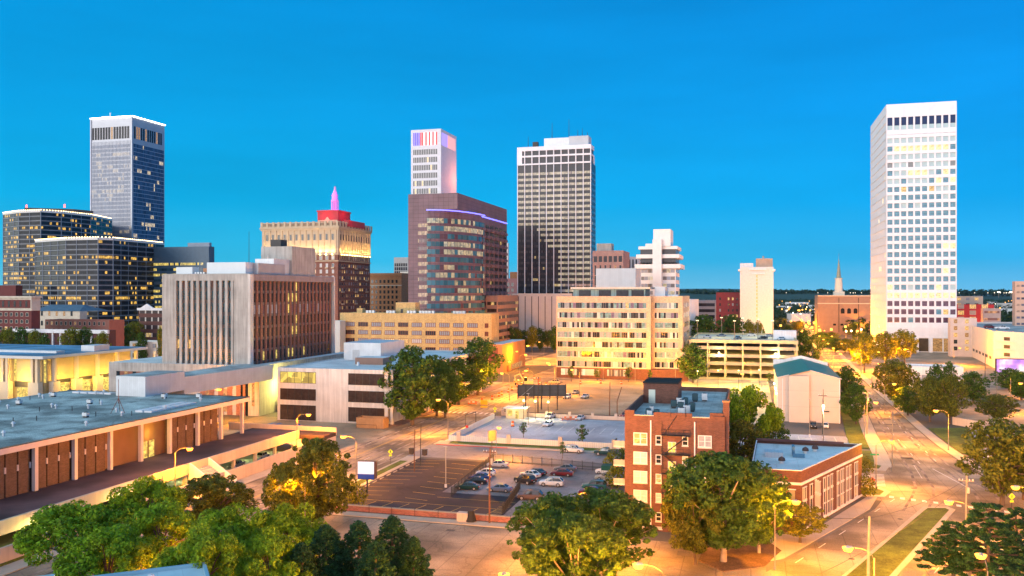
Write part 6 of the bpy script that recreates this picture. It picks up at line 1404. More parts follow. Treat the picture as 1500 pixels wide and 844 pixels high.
def lamp(x, y, rz, label, group='sodium street lamps', power=1.0, s=1.0):
    if not lp_used[0]: o = LP; lp_used[0] = 1; o.location = (x, y, 0); o.rotation_euler = (0, 0, rz)
    else: o = copy_tree(LP, (x, y, 0), rz)
    for c_ in o.children:
        if c_.type == 'LIGHT' and power != 1:
            c_.data = c_.data.copy(); c_.data.energy = 31000*LAMP_K*power
    o.scale = (s, s, s)
    return tag(o, label, 'street lamp', group)
def lampb(u, v, rz, label, power=1.0, s=1.0):
    """lamp whose bulb is seen at (u,v); the pole stands one arm length behind it"""
    p = at(u, v, z=9.4*s); a = 2.75*s
    return lamp(p[0]-a*math.cos(rz), p[1]-a*math.sin(rz), rz, label, power=power, s=s)
W0, W90, W180 = 0, R(90), R(180)
lampb(278, 658, W0+.2, 'street lamp shining orange over the terrace staircase', .8)
lampb(452, 608, W0+.2, 'street lamp beside the return wall in front of the white office', .8)
lampb(503, 640, W180, 'street lamp with arm pointing left, near the blue and white pole sign')
lampb(423, 704, W180, 'street lamp in the crown of the round olive tree, left one', .6)
lampb(453, 694, W0, 'street lamp in the crown of the round olive tree, right one', .6)
lampb(642, 586, W180, 'street lamp glowing beside the boulevard trees', 1)
lampb(731, 627, W90, 'street lamp beside the gravel verge of the grey side street', .7, .8)
lampb(839, 735, W180, 'street lamp above the big dark tree, left of a pair', .9)
lampb(870, 724, W0, 'street lamp above the big dark tree, right of a pair', .9)
lampb(935, 829, W180, 'street lamp low against the dark tree at the bottom', .8)
lampb(1166, 736, W0, 'street lamp blazing in front of the corner brick building', 1)
lampb(1242, 804, W180, 'street lamp reaching over the lower avenue left of the grass median', .9)
lampb(1390, 736, W180, 'street lamp over the far end of the grass median', 1)
lampb(1306, 647, W0, 'street lamp over the avenue near the lawn', 1)
lampb(1283, 590, W0, 'street lamp on the avenue pole right of the teal-roofed hall', 1)
lampb(1371, 602, W180, 'street lamp among the plaza trees', 1)
lampb(1310, 563, W0, 'street lamp shining through the large dark avenue tree', 1)
lampb(1288, 533, W0, 'street lamp under the orange-lit trees', 1)
lampb(1406, 510, W0, 'brightest street lamp, in front of the parking structure corner', 1.6)
lampb(838, 542, W180, 'street lamp before the buff brick block entrance', .5)
lampb(805, 534, W180, 'street lamp on the construction street corner', 1)
lampb(735, 547, W180, 'street lamp by the rust-coloured annex', 1)
lampb(770, 520, W0, 'street lamp in the street left of the buff brick block', 1)
lampb(757, 515, W0, 'street lamp deeper in the street left of the buff brick block', .8)
lampb(940, 528, W0, 'street lamp before the right half of the buff brick block', .45)
lampb(1087, 548, W90, 'lamp post in front of the glowing garage', .9)
# rows marching into the distance
for i_, (u, v) in enumerate(((1262, 548), (1296, 545), (1334, 540))):  # lamps added to turn these trees orange
    p = at(u, v); lamp(p[0], p[1], W180, 'lamp added to light the orange-lit trees by the white tower', 'lamps added at the foot of the orange-lit trees', 1.5)
for i_, (u, v) in enumerate(((1022, 570), (1052, 569), (1082, 569), (1112, 568))):
    p = at(u, v); q = thing('forecourt_lamp', 'low yellow lamp lighting the forecourt of the glowing garage', 'lamp', (p[0], p[1], 0), group='yellow lamps on the garage forecourt'); b = MB(); b.tube([(0, 0, 0), (0, 0, 7)], .08, metal_d); b.build('pole', q); b = MB(); b.frus(0, 0, 6.9, 7.2, .3, .25, MATS.get('white_flood') or EM('white_flood', (1, .80, .42), 5), 8); b.build('bulb', q); light('POINT', (0, 0, 6.6), 15000, (1, .68, .10), .3, parent=q)
for i, n in enumerate(range(420, 1100, 42)):
    lamp(lerp_path(AV_L, n)-1.5, n, 0, 'lamp of the left row marching up the far avenue', 'left row of far avenue lamps', 1.1); 
    if i % 2 == 0: lamp(lerp_path(AV_R, n)+1.5, n, math.pi, 'lamp of the right row marching up the far avenue', 'right row of far avenue lamps', 1.1)
for x, y in ((-24, 80), (0, 80), (40, 140), (54, 152), (24, 100)):  # added for more light on the roads, mostly standing out of view
    lamp(x, y, W90 if y < 130 else W180, 'street lamp added to light the foreground streets, mostly hidden by trees or picture edge', 'added foreground street lamps', 2.0 if y < 90 else 1.0)
for i, (x, y) in enumerate(((-98.5, 262), (-98.5, 300), (-76, 300), (-98.5, 338), (-76, 335), (-60, 357), (-30, 357), (0, 357))):
    lamp(x, y, 0 if x < -90 else W180, 'street lamp of the boulevard blocks north of the white office', 'boulevard lamps north of the white office', 1.0)
for i, (x, y) in enumerate(((-140, 340), (-190, 338), (-250, 340), (-200, 420), (-260, 430), (-320, 420), (-150, 215))):
    lamp(x, y, W90, 'street lamp in the streets left of the courthouse', 'lamps in the western streets', .8)
for i, (x, y) in enumerate(((84, 300), (120, 290), (100, 345), (135, 350), (110, 240), (92, 205), (72, 232), (150, 420))):
    lamp(x, y, W180, 'street lamp spread over the eastern plaza', 'lamps on the eastern plaza', .8)
# far glimmering lamps without parts
b = MB(); b.tube([(0, 0, 0), (0, 0, 9)], .12, steel_pole, 4); b.frus(0, 0, 8.4, 10, .85, .85, EM('far_sodium', (1, .44, .08), 3.4), 6); fm = b.mesh('far_lamp')
b = MB(); b.tube([(0, 0, 0), (0, 0, 9)], .12, steel_pole, 4); b.frus(0, 0, 8.6, 9.8, .6, .6, EM('far_white', (1, .85, .62), 5), 6); fw_ = b.mesh('far_lamp')
for i in range(150):
    Y = 620+1700*rr2.random()**1.6; u = rr2.choice((rr2.uniform(1140, 1275), rr2.uniform(1150, 1230), rr2.uniform(1405, 1500), rr2.uniform(1010, 1060))); p = at(u, Y=Y)
    o = OB('distant_lamp', fm if rr2.random() < .75 else fw_, None, (p[0], p[1], 6 if Y > 900 else 0)); tag(o, 'tiny glowing lamp among the far trees and streets', 'street lamp', 'tiny lamps glimmering among the far trees')
for i in range(26):
    p = at(rr2.uniform(1400, 1495) if i < 14 else rr2.uniform(1140, 1280), Y=rr2.uniform(3500, 3700)); o = OB('distant_lamp', fw_, None, (p[0], p[1], 24)); o.scale = (2, 2, 1.2); tag(o, 'tiny glowing lamp along the horizon ridge', 'street lamp', 'tiny lamps along the horizon ridge')
for u, v in ((1463, 429), (1481, 431)):
    p = at(u, Y=3000); o = OB('floodlight_mast', fw_, None, (p[0], p[1], 18)); o.scale = (8, 8, 2.2); tag(o, 'dazzling floodlight mast on the ridge, %s of the pair' % ('left' if u < 1470 else 'right'), 'floodlight mast')
for i in range(12):
    p = at(1150+11*i, Y=rr2.uniform(560, 800)); light('POINT', (p[0], p[1], 9), 22000, SOD, 1)
for i in range(5):
    p = at(1410+20*i, Y=rr2.uniform(560, 700)); light('POINT', (p[0], p[1], 9), 22000, SOD, 1)
# flood lamps lighting the lot in front of the billboard
for i, (u, v) in enumerate(((767, 587), (784, 588), (803, 589))):
    p = at(u, v, z=5.5); q = thing('flood_lamp', 'white-yellow flood lamp before the dark billboard, %s of three' % ('left', 'middle', 'right')[i], 'lamp', (p[0], p[1], 0), group='flood lamps before the billboard')
    b = MB(); b.tube([(0, 0, 0), (0, 0, 5.4)], .08, metal_d); b.build('pole', q); b = MB(); b.frus(0, 0, 5.3, 5.75, .35, .28, EM('white_flood', (1, .80, .42), 5), 10); b.build('bulb', q); light('POINT', (0, 0, 5.0), 2600, (1, .72, .30), .2, parent=q)
p = at(1206, 594, z=10); q = thing('flood_lamp', 'pale lamp on a tall pole in front of the cream teal-roofed hall', 'lamp', (p[0], p[1], 0)); b = MB(); b.tube([(0, 0, 0), (0, 0, 14)], .12, steel_pole); b.build('pole', q)
b = MB(); b.frus(0, -.3, 9.6, 10.2, .35, .28, EM('white_flood', None, 22), 10); b.build('bulb', q); light('POINT', (0, -.6, 9.4), 6500, (1, .80, .36), .2, parent=q)
for u, v0, v1, lb in ((774, 577, 626, 'slim white lot lamp post beside the silver cars'), (1186, 585, 640, 'pale slim post on the lot before the cream hall'), (653, 655, 714, 'grey bare post at the corner of the iron fence')):
    p = at(u, v1); Y = gY(v1); b = MB(); hh = (v1-v0)*Y/1250; b.frus(0, 0, 0, .6, .25, .25, white_c, 8); b.tube([(0, 0, .4), (0, 0, hh)], .09, steel_pole if u != 653 else metal_g, 6); b.box(-.5, -.12, hh, .3, .12, hh+.12, metal_g); tag(b.build('lamp_post', None, (p[0], p[1], 0)), lb, 'lamp post')

for i, (x, y) in enumerate(((-112, 440), (-90, 452), (-114, 475), (-92, 490), (-104, 515), (-98, 462))):
    lamp(x, y, W180, 'lamp in the small park below the striped tower', 'lamps of the small park below the striped tower', .9)
b = MB(); b.frus(0, 0, 0, .5, .5, .4, EM('green_sign_light', (.05, 1, .25), 6), 8); gm_ = b.mesh('green_sign_lamp')  # green lamps added in place of the neon signs at the tower base
for i, u in enumerate((1088, 1101, 1116, 1130)):
    p = at(u, Y=625); o = OB('green_sign_lamp', gm_, None, (p[0], p[1], 0)); tag(o, 'green lamp standing in for a neon sign before the white slab tower', 'floodlight', 'green lamps standing in for neon signs before the white slab tower'); light('POINT', (p[0], p[1]-.6, 2.5), 1800, (.05, 1, .25), .3)

for u, Y in ((228, 101), (445, 112), (350, 112)):
    p = at(u, Y=Y); lamp(p[0], p[1], .6, 'street lamp buried in the leaves of the bottom left grove', 'lamps hidden in the bottom left grove', .35, .55)
# ================================================================== vehicles
tyre_m = M('tyre_rubber', (.018, .018, .018), .9, .1); rim_m = M('alloy_rim', (.42, .42, .44), .35, .05, metal=.6); cgl = GL('car_glass', (.015, .022, .028), .06, .6, .2)
hl = EM('headlight_lens', (.8, .8, .75), .25); tl = EM('taillight_lens', (.55, .02, .02), .35)
PAINT = {}
def paint(name, col):
    if name not in PAINT:
        m, t, b = node_mat('car_paint_'+name); b.inputs['Base Color'].default_value = (*col, 1); b.inputs['Roughness'].default_value = .28; b.inputs['Coat Weight'].default_value = .6; b.inputs['Metallic'].default_value = .15; PAINT[name] = m
    return PAINT[name]
def loft(b, rings, m, closed_ends=True, smooth=True):
    for a, c_ in zip(rings, rings[1:]):
        n = len(a)
        for i in range(n-1): b.face([a[i], c_[i], c_[i+1], a[i+1]], m, None, smooth)
        b.face([a[-1], c_[-1], c_[0], a[0]], m)
    if closed_ends: b.face(rings[0], m); b.face(rings[-1][::-1], m)
def make_car(kind):
    """front points to -x; stations: x, half width, bottom z, belt z, top z"""
    if kind == 'sedan': L, st, cab = 4.7, [(-2.35, .70, .35, .52, .58), (-2.2, .84, .24, .62, .70), (-1.4, .90, .22, .78, .88), (-.9, .91, .22, .86, .96), (.9, .91, .22, .90, .98), (1.6, .90, .22, .88, 1.0), (2.2, .84, .26, .78, .94), (2.35, .72, .38, .62, .80)], [(-1.05, .80, .60, .95, .97), (-.35, .82, .62, .94, 1.36), (.35, .82, .64, .95, 1.43), (.95, .81, .62, .97, 1.38), (1.65, .78, .58, .98, 1.03)]
    elif kind == 'hatch': L, st, cab = 4.2, [(-2.1, .68, .35, .55, .62), (-1.95, .82, .24, .66, .76), (-1.3, .88, .22, .80, .92), (-.8, .89, .22, .9, 1.0), (1.4, .89, .22, .95, 1.05), (1.95, .84, .26, .9, 1.05), (2.1, .74, .38, .7, .95)], [(-1.0, .78, .6, .98, 1.0), (-.3, .81, .62, .98, 1.42), (.5, .81, .64, 1.0, 1.50), (1.4, .79, .60, 1.03, 1.40), (1.98, .74, .56, 1.04, 1.08)]
    elif kind == 'suv': L, st, cab = 4.75, [(-2.38, .74, .42, .70, .80), (-2.2, .90, .32, .84, .98), (-1.4, .95, .30, .98, 1.08), (-.95, .96, .30, 1.02, 1.12), (1.6, .96, .30, 1.06, 1.14), (2.25, .92, .34, 1.02, 1.14), (2.38, .84, .46, .9, 1.08)], [(-1.15, .86, .70, 1.1, 1.12), (-.55, .88, .74, 1.1, 1.66), (.4, .88, .76, 1.12, 1.76), (1.7, .86, .74, 1.13, 1.72), (2.28, .82, .68, 1.13, 1.18)]
    else: L, st, cab = 5.6, [(-2.8, .78, .48, .78, .88), (-2.6, .93, .38, .92, 1.04), (-1.7, .98, .36, 1.04, 1.14), (-1.2, .98, .36, 1.06, 1.16), (.55, .98, .36, 1.08, 1.16), (2.65, .96, .40, 1.04, 1.14), (2.8, .90, .50, .92, 1.08)], [(-1.4, .88, .74, 1.12, 1.14), (-.8, .90, .76, 1.12, 1.70), (0, .90, .78, 1.14, 1.80), (.55, .90, .76, 1.14, 1.74), (.75, .88, .8, 1.14, 1.2)]
    root = OB('parked_car' if kind != 'pickup' else 'pickup_truck', None)
    b = MB(); P0 = paint('silver', (.5, .5, .52))
    loft(b, [[(x, -w*.9, z0), (x, -w, z0+(z1-z0)*.35), (x, -w, z1), (x, -w*.86, z2), (x, 0, z2+.03), (x, w*.86, z2), (x, w, z1), (x, w, z0+(z1-z0)*.35), (x, w*.9, z0)] for x, w, z0, z1, z2 in st], P0)
    ob = b.build('body', root); ob.data.materials.clear(); ob.data.materials.append(P0)
    b = MB(); loft(b, [[(x, -wb, z0), (x, -wt, z1), (x, wt, z1), (x, wb, z0)] for x, wb, wt, z0, z1 in cab], cgl, smooth=False); b.build('windows', root)
    b = MB(); mid = cab[1:-1]
    loft(b, [[(x, -wt*1.02, z1-.05), (x, -wt*.96, z1+.03), (x, wt*.96, z1+.03), (x, wt*1.02, z1-.05)] for x, wb, wt, z0, z1 in mid], P0); b.build('roof', root)
    b = MB()
    for s in (-1, 1):
        for (xa, wa, za), (xb, wb_, zb) in (((cab[0][0], cab[0][1], cab[0][3]), (cab[1][0], cab[1][2], cab[1][4])), ((cab[2][0]-.15, cab[2][1], cab[2][3]), (cab[2][0]-.15, cab[2][2], cab[2][4])), ((cab[-1][0], cab[-1][1], cab[-1][3]), (cab[-2][0], cab[-2][2], cab[-2][4]))):
            b.tube([(xa, s*wa, za), (xb, s*wb_, zb)], .045, P0, 4)
    if kind == 'suv': b.tube([(-.4, -.72, 1.80), (1.6, -.72, 1.80)], .03, metal_d, 4); b.tube([(-.4, .72, 1.80), (1.6, .72, 1.80)], .03, metal_d, 4)
    b.build('pillars', root)
    wr_ = .33 if kind in ('sedan', 'hatch') else .40; wx = (L*.30, -L*.31); 
    for x in wx:
        for s in (-1, 1):
            w = st[3][1]; b = MB(); n = 14
            ring = lambda rad, y: [(x+rad*math.cos(6.283*i/n), y, wr_+rad*math.sin(6.283*i/n)) for i in range(n)]
            A, Bq = ring(wr_, s*(w-.17)), ring(wr_, s*(w+.03))
            for i in range(n): j = (i+1) % n; b.face([A[i], A[j], Bq[j], Bq[i]], tyre_m)
            b.face(Bq, tyre_m); o = b.build('wheel', root); b = MB(); b.face(ring(wr_*.62, s*(w+.045)), rim_m); q = ring(wr_*.62, s*(w+.01)); q2 = ring(wr_*.62, s*(w+.045)); [b.face([q[i], q[(i+1) % n], q2[(i+1) % n], q2[i]], rim_m) for i in range(n)]; b.build('rim', o)
    for s in (-1, 1):
        zc = st[1][3]-.06; b = MB(); b.box(st[0][0]-.03, s*.48-.17, zc-.07, st[1][0]+.06, s*.48+.17, zc+.07, hl); b.build('headlight', root)
        b = MB(); zc = st[-2][3]-.02; b.box(st[-2][0]+.02, s*.62-.14, zc-.10, st[-1][0]+.03, s*.62+.14, zc+.08, tl); b.build('taillight', root)
    b = MB(); b.box(st[0][0]-.04, -.36, .42, st[0][0]+.05, .36, .56, metal_d); b.box(st[-1][0]-.05, -.26, .60, st[-1][0]+.03, .26, .72, white_c); b.build('number_plate', root)
    if kind == 'pickup': b = MB(); b.box(.85, -.80, 1.10, 2.68, .80, 1.185, metal_d); b.build('load_bed', root)
    return root
CARS = {k: make_car(k) for k in ('sedan', 'hatch', 'suv', 'pickup')}; cused = set()
def car(kind, u, v, head, pname, col, label, group='cars parked in the lots', scale=1.0, xy=None, z=.02):
    p = xy or at(u, v); src = CARS[kind]; hd = R(head)
    if kind in cused: o = copy_tree(src, (p[0], p[1], z), hd)
    else: o = src; cused.add(kind); o.location = (p[0], p[1], z); o.rotation_euler = (0, 0, hd)
    m = paint(pname, col)
    def rec(a):
        for c_ in a.children:
            if c_.name.split('.')[0] in ('body', 'roof', 'pillars'):
                for i_, s_ in enumerate(c_.material_slots):
                    if s_.material and s_.material.name.startswith('car_paint') or (s_.link == 'OBJECT'): s_.link = 'OBJECT'; s_.material = m
            rec(c_)
    rec(o); o.scale = (scale,)*3
    return tag(o, label, 'car' if kind != 'pickup' else 'pickup truck', group)
CG = 'cars in the fenced lot'
C_ = dict(silver=(.42, .43, .45), white=(.72, .72, .72), blue=(.02, .05, .22), black=(.012, .013, .016), green=(.008, .05, .05), slate=(.10, .15, .26), maroon=(.13, .01, .015), bronze=(.13, .085, .075), teal=(.02, .12, .12), red=(.25, .02, .02), beige=(.36, .32, .26), grey=(.14, .15, .17))
for k, u, v, hd, c_, lb in (('sedan', 729, 684, 2, 'silver', 'silver grey sedan parked beside the pale post at the top of the fenced lot'), ('hatch', 711, 697, 8, 'white', 'white hatchback in the slanted row along the fence'), ('sedan', 703, 703, 8, 'blue', 'deep blue sedan between the white hatchback and the dark red-lit sedan'), ('sedan', 697, 709, 8, 'black', 'black sedan second from the bottom of the slanted row'), ('sedan', 685, 717, 6, 'green', 'dark green sedan at the bottom of the slanted row'), ('sedan', 732, 720, 2, 'slate', 'slate blue sedan parked alone behind the brown utility pole'), ('suv', 769, 708, -26, 'black', 'black sport utility vehicle facing the dark lot'), ('sedan', 777, 699, -26, 'white', 'pale car mostly hidden behind the black sport utility vehicle'), ('sedan', 785, 696, -24, 'black', 'black sedan behind the black sport utility vehicle'), ('suv', 808, 712, 2, 'white', 'white sport utility vehicle in the middle of the fenced lot'), ('sedan', 823, 697, 2, 'maroon', 'dark red sedan behind the white sport utility vehicle'), ('sedan', 828, 690, 2, 'grey', 'grey sedan behind the dark red one'), ('suv', 777, 732, 4, 'bronze', 'bronze brown crossover nearest the big dark tree'), ('suv', 871, 717, 4, 'teal', 'teal wagon partly hidden by the lamp glare'), ('sedan', 866, 724, 4, 'maroon', 'dark red car low beside the teal wagon'), ('sedan', 889, 703, 4, 'beige', 'beige sedan beneath the green awning'), ('sedan', 893, 711, 4, 'white', 'white sedan glaring beside the apartment block'), ('sedan', 884, 733, 30, 'silver', 'silver car behind the twin lamp glare'), ('hatch', 887, 694, 4, 'white', 'white car behind the green awning')):
    car(k, u, v, hd, c_, C_[c_], lb, CG)
car('suv', 840, 663, 178, 'white', C_['white'], 'white sport utility vehicle stopped on the grey side street', 'vehicles on the side street')
car('pickup', 888, 667, -2, 'deepgreen', (.01, .05, .055), 'dark green pickup truck on the side street beside the apartment block', 'vehicles on the side street')
NG = 'cars in the pale north lot'
for k, u, v, hd, c_, lb in (('hatch', 762, 612, 75, 'maroon', 'dark red hatchback beside the yellow-lit kiosk'), ('suv', 806, 613, 80, 'silver', 'silver sport utility vehicle facing the viewer in the pale lot'), ('sedan', 803, 624, 80, 'white', 'pale sedan nearest the middle of the pale lot'), ('sedan', 850, 615, 80, 'silver', 'silver sedan beside the red barriers in the pale lot'), ('suv', 1191, 627, 88, 'black', 'black car parked beside the cream teal-roofed hall'), ('hatch', 1209, 627, 88, 'white', 'white car parked beside the cream teal-roofed hall'), ('suv', 917, 612, 60, 'red', 'red car half hidden behind the apartment block')):
    car(k, u, v, hd, c_, C_[c_], lb, NG)
SG = 'cars in the sandy lot'
for k, u, v, hd, c_, lb in (('pickup', 822, 573, 85, 'white', 'white pickup above the dark billboard'), ('suv', 831, 584, 85, 'white', 'white sport utility vehicle right of the dark billboard'), ('sedan', 843, 577, 85, 'grey', 'dark grey car in the sandy lot'), ('sedan', 857, 583, 78, 'silver', 'silver car furthest right in the sandy lot'), ('suv', 812, 562, 5, 'beige', 'pale van at the construction fence')):
    car(k, u, v, hd, c_, C_[c_], lb, SG)
GG = 'cars on the garage roof'
for i, (x, y, c_) in enumerate(((6, 30, 'white'), (12, 44, 'slate'), (26, 52, 'white'), (31, 26, 'black'), (34, 50, 'silver'), (39, 22, 'white'), (20, 24, 'grey'))):
    car('sedan', 0, 0, 10*i, c_, C_[c_], 'car parked on the roof deck of the glowing garage', GG, 1, (-25.9+x, 382+y), 16.42)
p = at(1468, Y=470); car('pickup', 0, 0, 180, 'white', C_['white'], 'white pickup truck on the parking structure roof', 'vehicles on the white parking structure', 1.3, p, z_at(485, 430)-1+.02)
p = at(1450, Y=480); car('suv', 0, 0, 180, 'maroon', C_['maroon'], 'dark red vehicle on the parking structure roof', 'vehicles on the white parking structure', 1.3, p, z_at(485, 430)-1+.02)
for i in range(14):
    p = at(196+i*5.2, Y=430+25*(i % 3)); car('sedan', 0, 0, 90+7*i, ('white', 'black', 'silver', 'slate')[i % 4], C_[('white', 'black', 'silver', 'slate')[i % 4]], 'car parked in the lot below the dark glass office blocks', 'cars in the lot below the dark glass blocks', 1, p)
car('sedan', 0, 0, 90, 'grey', C_['grey'], 'dark car half visible under the terrace', 'cars under the terrace', 1, (-107.5, 162)); car('sedan', 0, 0, 92, 'silver', C_['silver'], 'pale car under the terrace near its lit corner', 'cars under the terrace', 1, (-107.5, 172))

# ================================================================== fences, walls, signs, poles
def fence(a, c_, label, h=1.8, step=2.4, mat=metal_d):
    L_ = math.hypot(c_[0]-a[0], c_[1]-a[1]); root = thing('iron_fence', label, 'fence', (a[0], a[1], 0), math.atan2(c_[1]-a[1], c_[0]-a[0])); k = max(1, round(L_/step)); pm = None
    pb = MB(); pb.box(-.05, -.05, 0, .05, .05, h+.15, mat); pm = pb.mesh('post'); s_ = L_/k
    qb = MB(); qb.box(.05, -.025, h-.22, s_-.05, .025, h-.16, mat); qb.box(.05, -.025, .2, s_-.05, .025, .26, mat)
    for j in range(int(s_/.2)): qb.box(.1+j*.2, -.014, .1, .128+j*.2, .014, h, mat)
    qm = qb.mesh('picket_panel')
    for i in range(k+1):
        OB('post', pm, root, (i*s_, 0, 0))
        if i < k: OB('picket_panel', qm, root, (i*s_, 0, 0))
    return root
F1, F2, F3, F4, F5 = at(723, 676), at(915, 694), at(661, 728), at(762, 717), at(736, 756)
fence(F1, F2, 'black iron fence between the grey side street and the fenced lot'); fence(F1, F3, 'black iron fence dividing the dark lot from the slanted row of cars'); fence(F4, F5, 'short black iron fence at the lower edge of the fenced lot', step=1.9)
# brick planter wall with chain posts south of the dark lot
root = thing('brick_wall', 'low red brick wall with pale coping along the front of the dark parking lot', 'wall', (-72.5, 135.2, 0)); b = MB(); b.box(0, 0, 0, 52.5, .4, .9, M('rosy_brick', (.33, .13, .11), .9, .14, .5, brick=((.36, .24, .2), .5, .2, .015))); b.build('wall', root)
b = MB(); b.box(0, -.08, .9, 52.5, .5, 1.02, walk_m); b.build('coping', root)
root = thing('post_and_cable_rail', 'thin posts and cable in front of the low brick wall', 'railing', (-71.5, 134.4, 0))
for k in range(12): b = MB(); b.tube([(4.2*k, 0, 0), (4.2*k, 0, 1.5)], .04, metal_d, 5); b.build('post', root)
b = MB(); b.tube([(0, 0, 1.3), (46, 0, 1.3)], .018, metal_d, 4); b.build('cable', root)
p = at(679, 764); root = thing('covered_dumpster', 'concrete box with a black tarpaulin heap breaking through the low brick wall', 'container', (p[0], p[1], 0)); b = MB(); b.box(-1, -.6, 0, .9, .7, 1.5, par); b.build('body', root); b = MB(); b.frus(1.3, 0, .2, 1.9, 1.0, .5, M('black_tarpaulin', (.02, .02, .022), .7, .2), 7); b.build('tarpaulin', root)
# white wall of the pale lot
root = thing('lot_wall', 'low white slatted wall with taller piers along the pale lot', 'wall', (-74, 205.0, 0)); wl2 = M('slatted_white_wall', (.66, .63, .58), .8, .05, joint=(.55, 9, .05, .25)); b = MB(); b.box(0, 0, 0, 70, .3, 1.5, wl2); b.build('wall', root); b = MB(); b.box(-.3, .3, 0, 0, 40, 1.5, wl2); b.build('side_wall', root)
for k in range(6): b = MB(); b.box(2+13.2*k, -.15, 0, 3+13.2*k, .45, 2.4, par); b.build('pier', root)
root = thing('lot_rear_wall', 'low pale rear wall with piers between the pale lot and the sandy lot', 'wall', (-74, 252, 0)); b = MB(); b.box(0, 0, 0, 54, .3, 1.1, par); b.build('wall', root)
for k in range(8): b = MB(); b.box(7*k, -.1, 0, 7*k+.8, .4, 1.9, par); b.build('pier', root)
# kiosk
p = at(741, 613); root = thing('lot_kiosk', 'small glowing kiosk with a pale blue roof at the corner of the pale lot', 'kiosk', (p[0], p[1], 0)); b = MB(); b.box(0, 0, 0, 5.4, 4.2, 3, M('kiosk_panel', (.6, .54, .36), .7, .05)); b.build('wall', root)
b = MB(); b.box(-.7, -.7, 3, 6.2, 5, 3.25, metal_l, M('pale_blue_kiosk_roof', (.40, .56, .60), .6, .05)); b.build('roof', root); b = MB(); b.box(.5, -.06, .9, 2, .01, 2.5, lit_y); b.box(3, -.06, .1, 4, .01, 2.4, lit_y); b.build('window', root); light('POINT', (2.6, -1.6, 2.8), 160, (1, .78, .2), .2, parent=root)
# gate frames at the lot entrance
for (u0, v0), (u1, v1), lb in (((682, 629), (697, 624), 'dark metal gate frame at the entrance of the pale lot'), ((764, 586), (757, 590), 'dark metal frame beside the billboard')):
    a = at(u0, v0); c_ = at(u1, v1); b = MB(); b.tube([(0, 0, 0), (0, 0, 4), (c_[0]-a[0], c_[1]-a[1], 4), (c_[0]-a[0], c_[1]-a[1], 0)], .12, metal_d, 5)
    if u0 == 682: tag(b.build('gate_frame', None, (a[0], a[1], 0)), lb, 'gate')
# dark billboard seen from behind
p0 = at(758, 601); p1 = at(828, 601); Lb = math.hypot(p1[0]-p0[0], p1[1]-p0[1]); root = thing('billboard', 'large dark billboard seen from behind above the flood lamps', 'billboard', (p0[0], p0[1], 0), math.atan2(p1[1]-p0[1], p1[0]-p0[0]))
b = MB(); b.box(0, -.15, 4.4, Lb, .15, 8.2, M('dark_board', (.07, .075, .08), .8, .2, joint=(2.6, 1.3, .06, .3))); b.build('board', root); b = MB(); [b.box(x, -.5, 3.6, x+.3, -.16, 8.4, metal_d) for x in [Lb*k/6 for k in range(7)]]; b.box(0, -.8, 4.0, Lb, -.52, 4.2, metal_d); b.tube([(1, -.4, 4.4), (Lb*.35, -.4, 8.2)], .06, metal_g, 4); b.build('frame', root)
for k in (1, 5): b = MB(); b.tube([(Lb*k/6, .4, 0), (Lb*k/6, .4, 7)], .2, metal_d, 6); b.build('support', root)
# blue and white pole sign
p = at(538, 727); root = thing('pole_sign', 'white and blue box sign on a dark pole at the boulevard corner', 'sign', (p[0], p[1], 0), R(8)); b = MB(); b.box(-.1, -.1, 0, .1, .1, 3.4, metal_d); b.build('pole', root)
b = MB(); b.box(-1.75, -.35, 3.2, 1.45, .35, 6.6, metal_d); b.box(1.45, -.3, 3.4, 1.8, .3, 6.5, M('brown_sign_side', (.10, .05, .045), .7, .1)); b.build('box', root); b = MB(); b.box(-1.7, -.42, 4.2, 1.4, -.36, 6.5, EM('white_sign_face', (.80, .86, 1), .55)); b.build('white_face', root); b = MB(); b.box(-1.7, -.42, 3.25, 1.4, -.36, 4.19, M('blue_sign_face', (.02, .06, .38), .4, .03)); b.build('blue_face', root)
# pedestrian warning signs
def ped(u, v, label, h=2.9, colr=(.62, .62, .02)):
    p = at(u, v); root = thing('warning_sign', label, 'sign', (p[0], p[1], 0), TH); b = MB(); b.box(-.035, -.035, 0, .035, .035, h+.5, metal_d); b.build('post', root)
    m = EM('yellow_green_sign', (.75, .80, .03), .35); b = MB(); b.face([(0, -.06, h-.6), (.6, -.06, h), (0, -.06, h+.6), (-.6, -.06, h)], m); b.face([(0, -.04, h-.6), (-.6, -.04, h), (0, -.04, h+.6), (.6, -.04, h)], metal_g); b.box(-.32, -.06, h-1.0, .32, -.04, h-.66, m); b.build('panel', root)
    b = MB(); b.frus(0, 0, 0, 0, 0, 0, metal_d, 3) if False else None; b.box(-.07, -.075, h+.17, .07, -.062, h+.33, metal_d); b.face([(-.12, -.07, h+.14), (-.07, -.07, h-.08), (.07, -.07, h-.08), (.13, -.07, h+.14)][::-1], metal_d); b.face([(-.07, -.07, h-.08), (-.17, -.07, h-.34), (-.08, -.07, h-.34), (0, -.07, h-.12), (.10, -.07, h-.34), (.19, -.07, h-.34), (.07, -.07, h-.08)], metal_d); b.build('walking_symbol', root); return root
ped(572, 681, 'yellow diamond walking sign on the verge left of the dark lot'); ped(725, 613, 'yellow diamond walking sign at the entrance of the pale lot'); ped(1482, 752, 'yellow diamond walking sign under the big oak at the right')
p = at(1279, 726); o = ped(1278, 726, 'orange diamond sign seen beside the small striped crossing')
for c_ in o.children:
    if c_.name.startswith('panel'): c_.data = c_.data.copy(); c_.data.materials[0] = M('orange_sign_face', (.55, .16, .05), .6, .05)
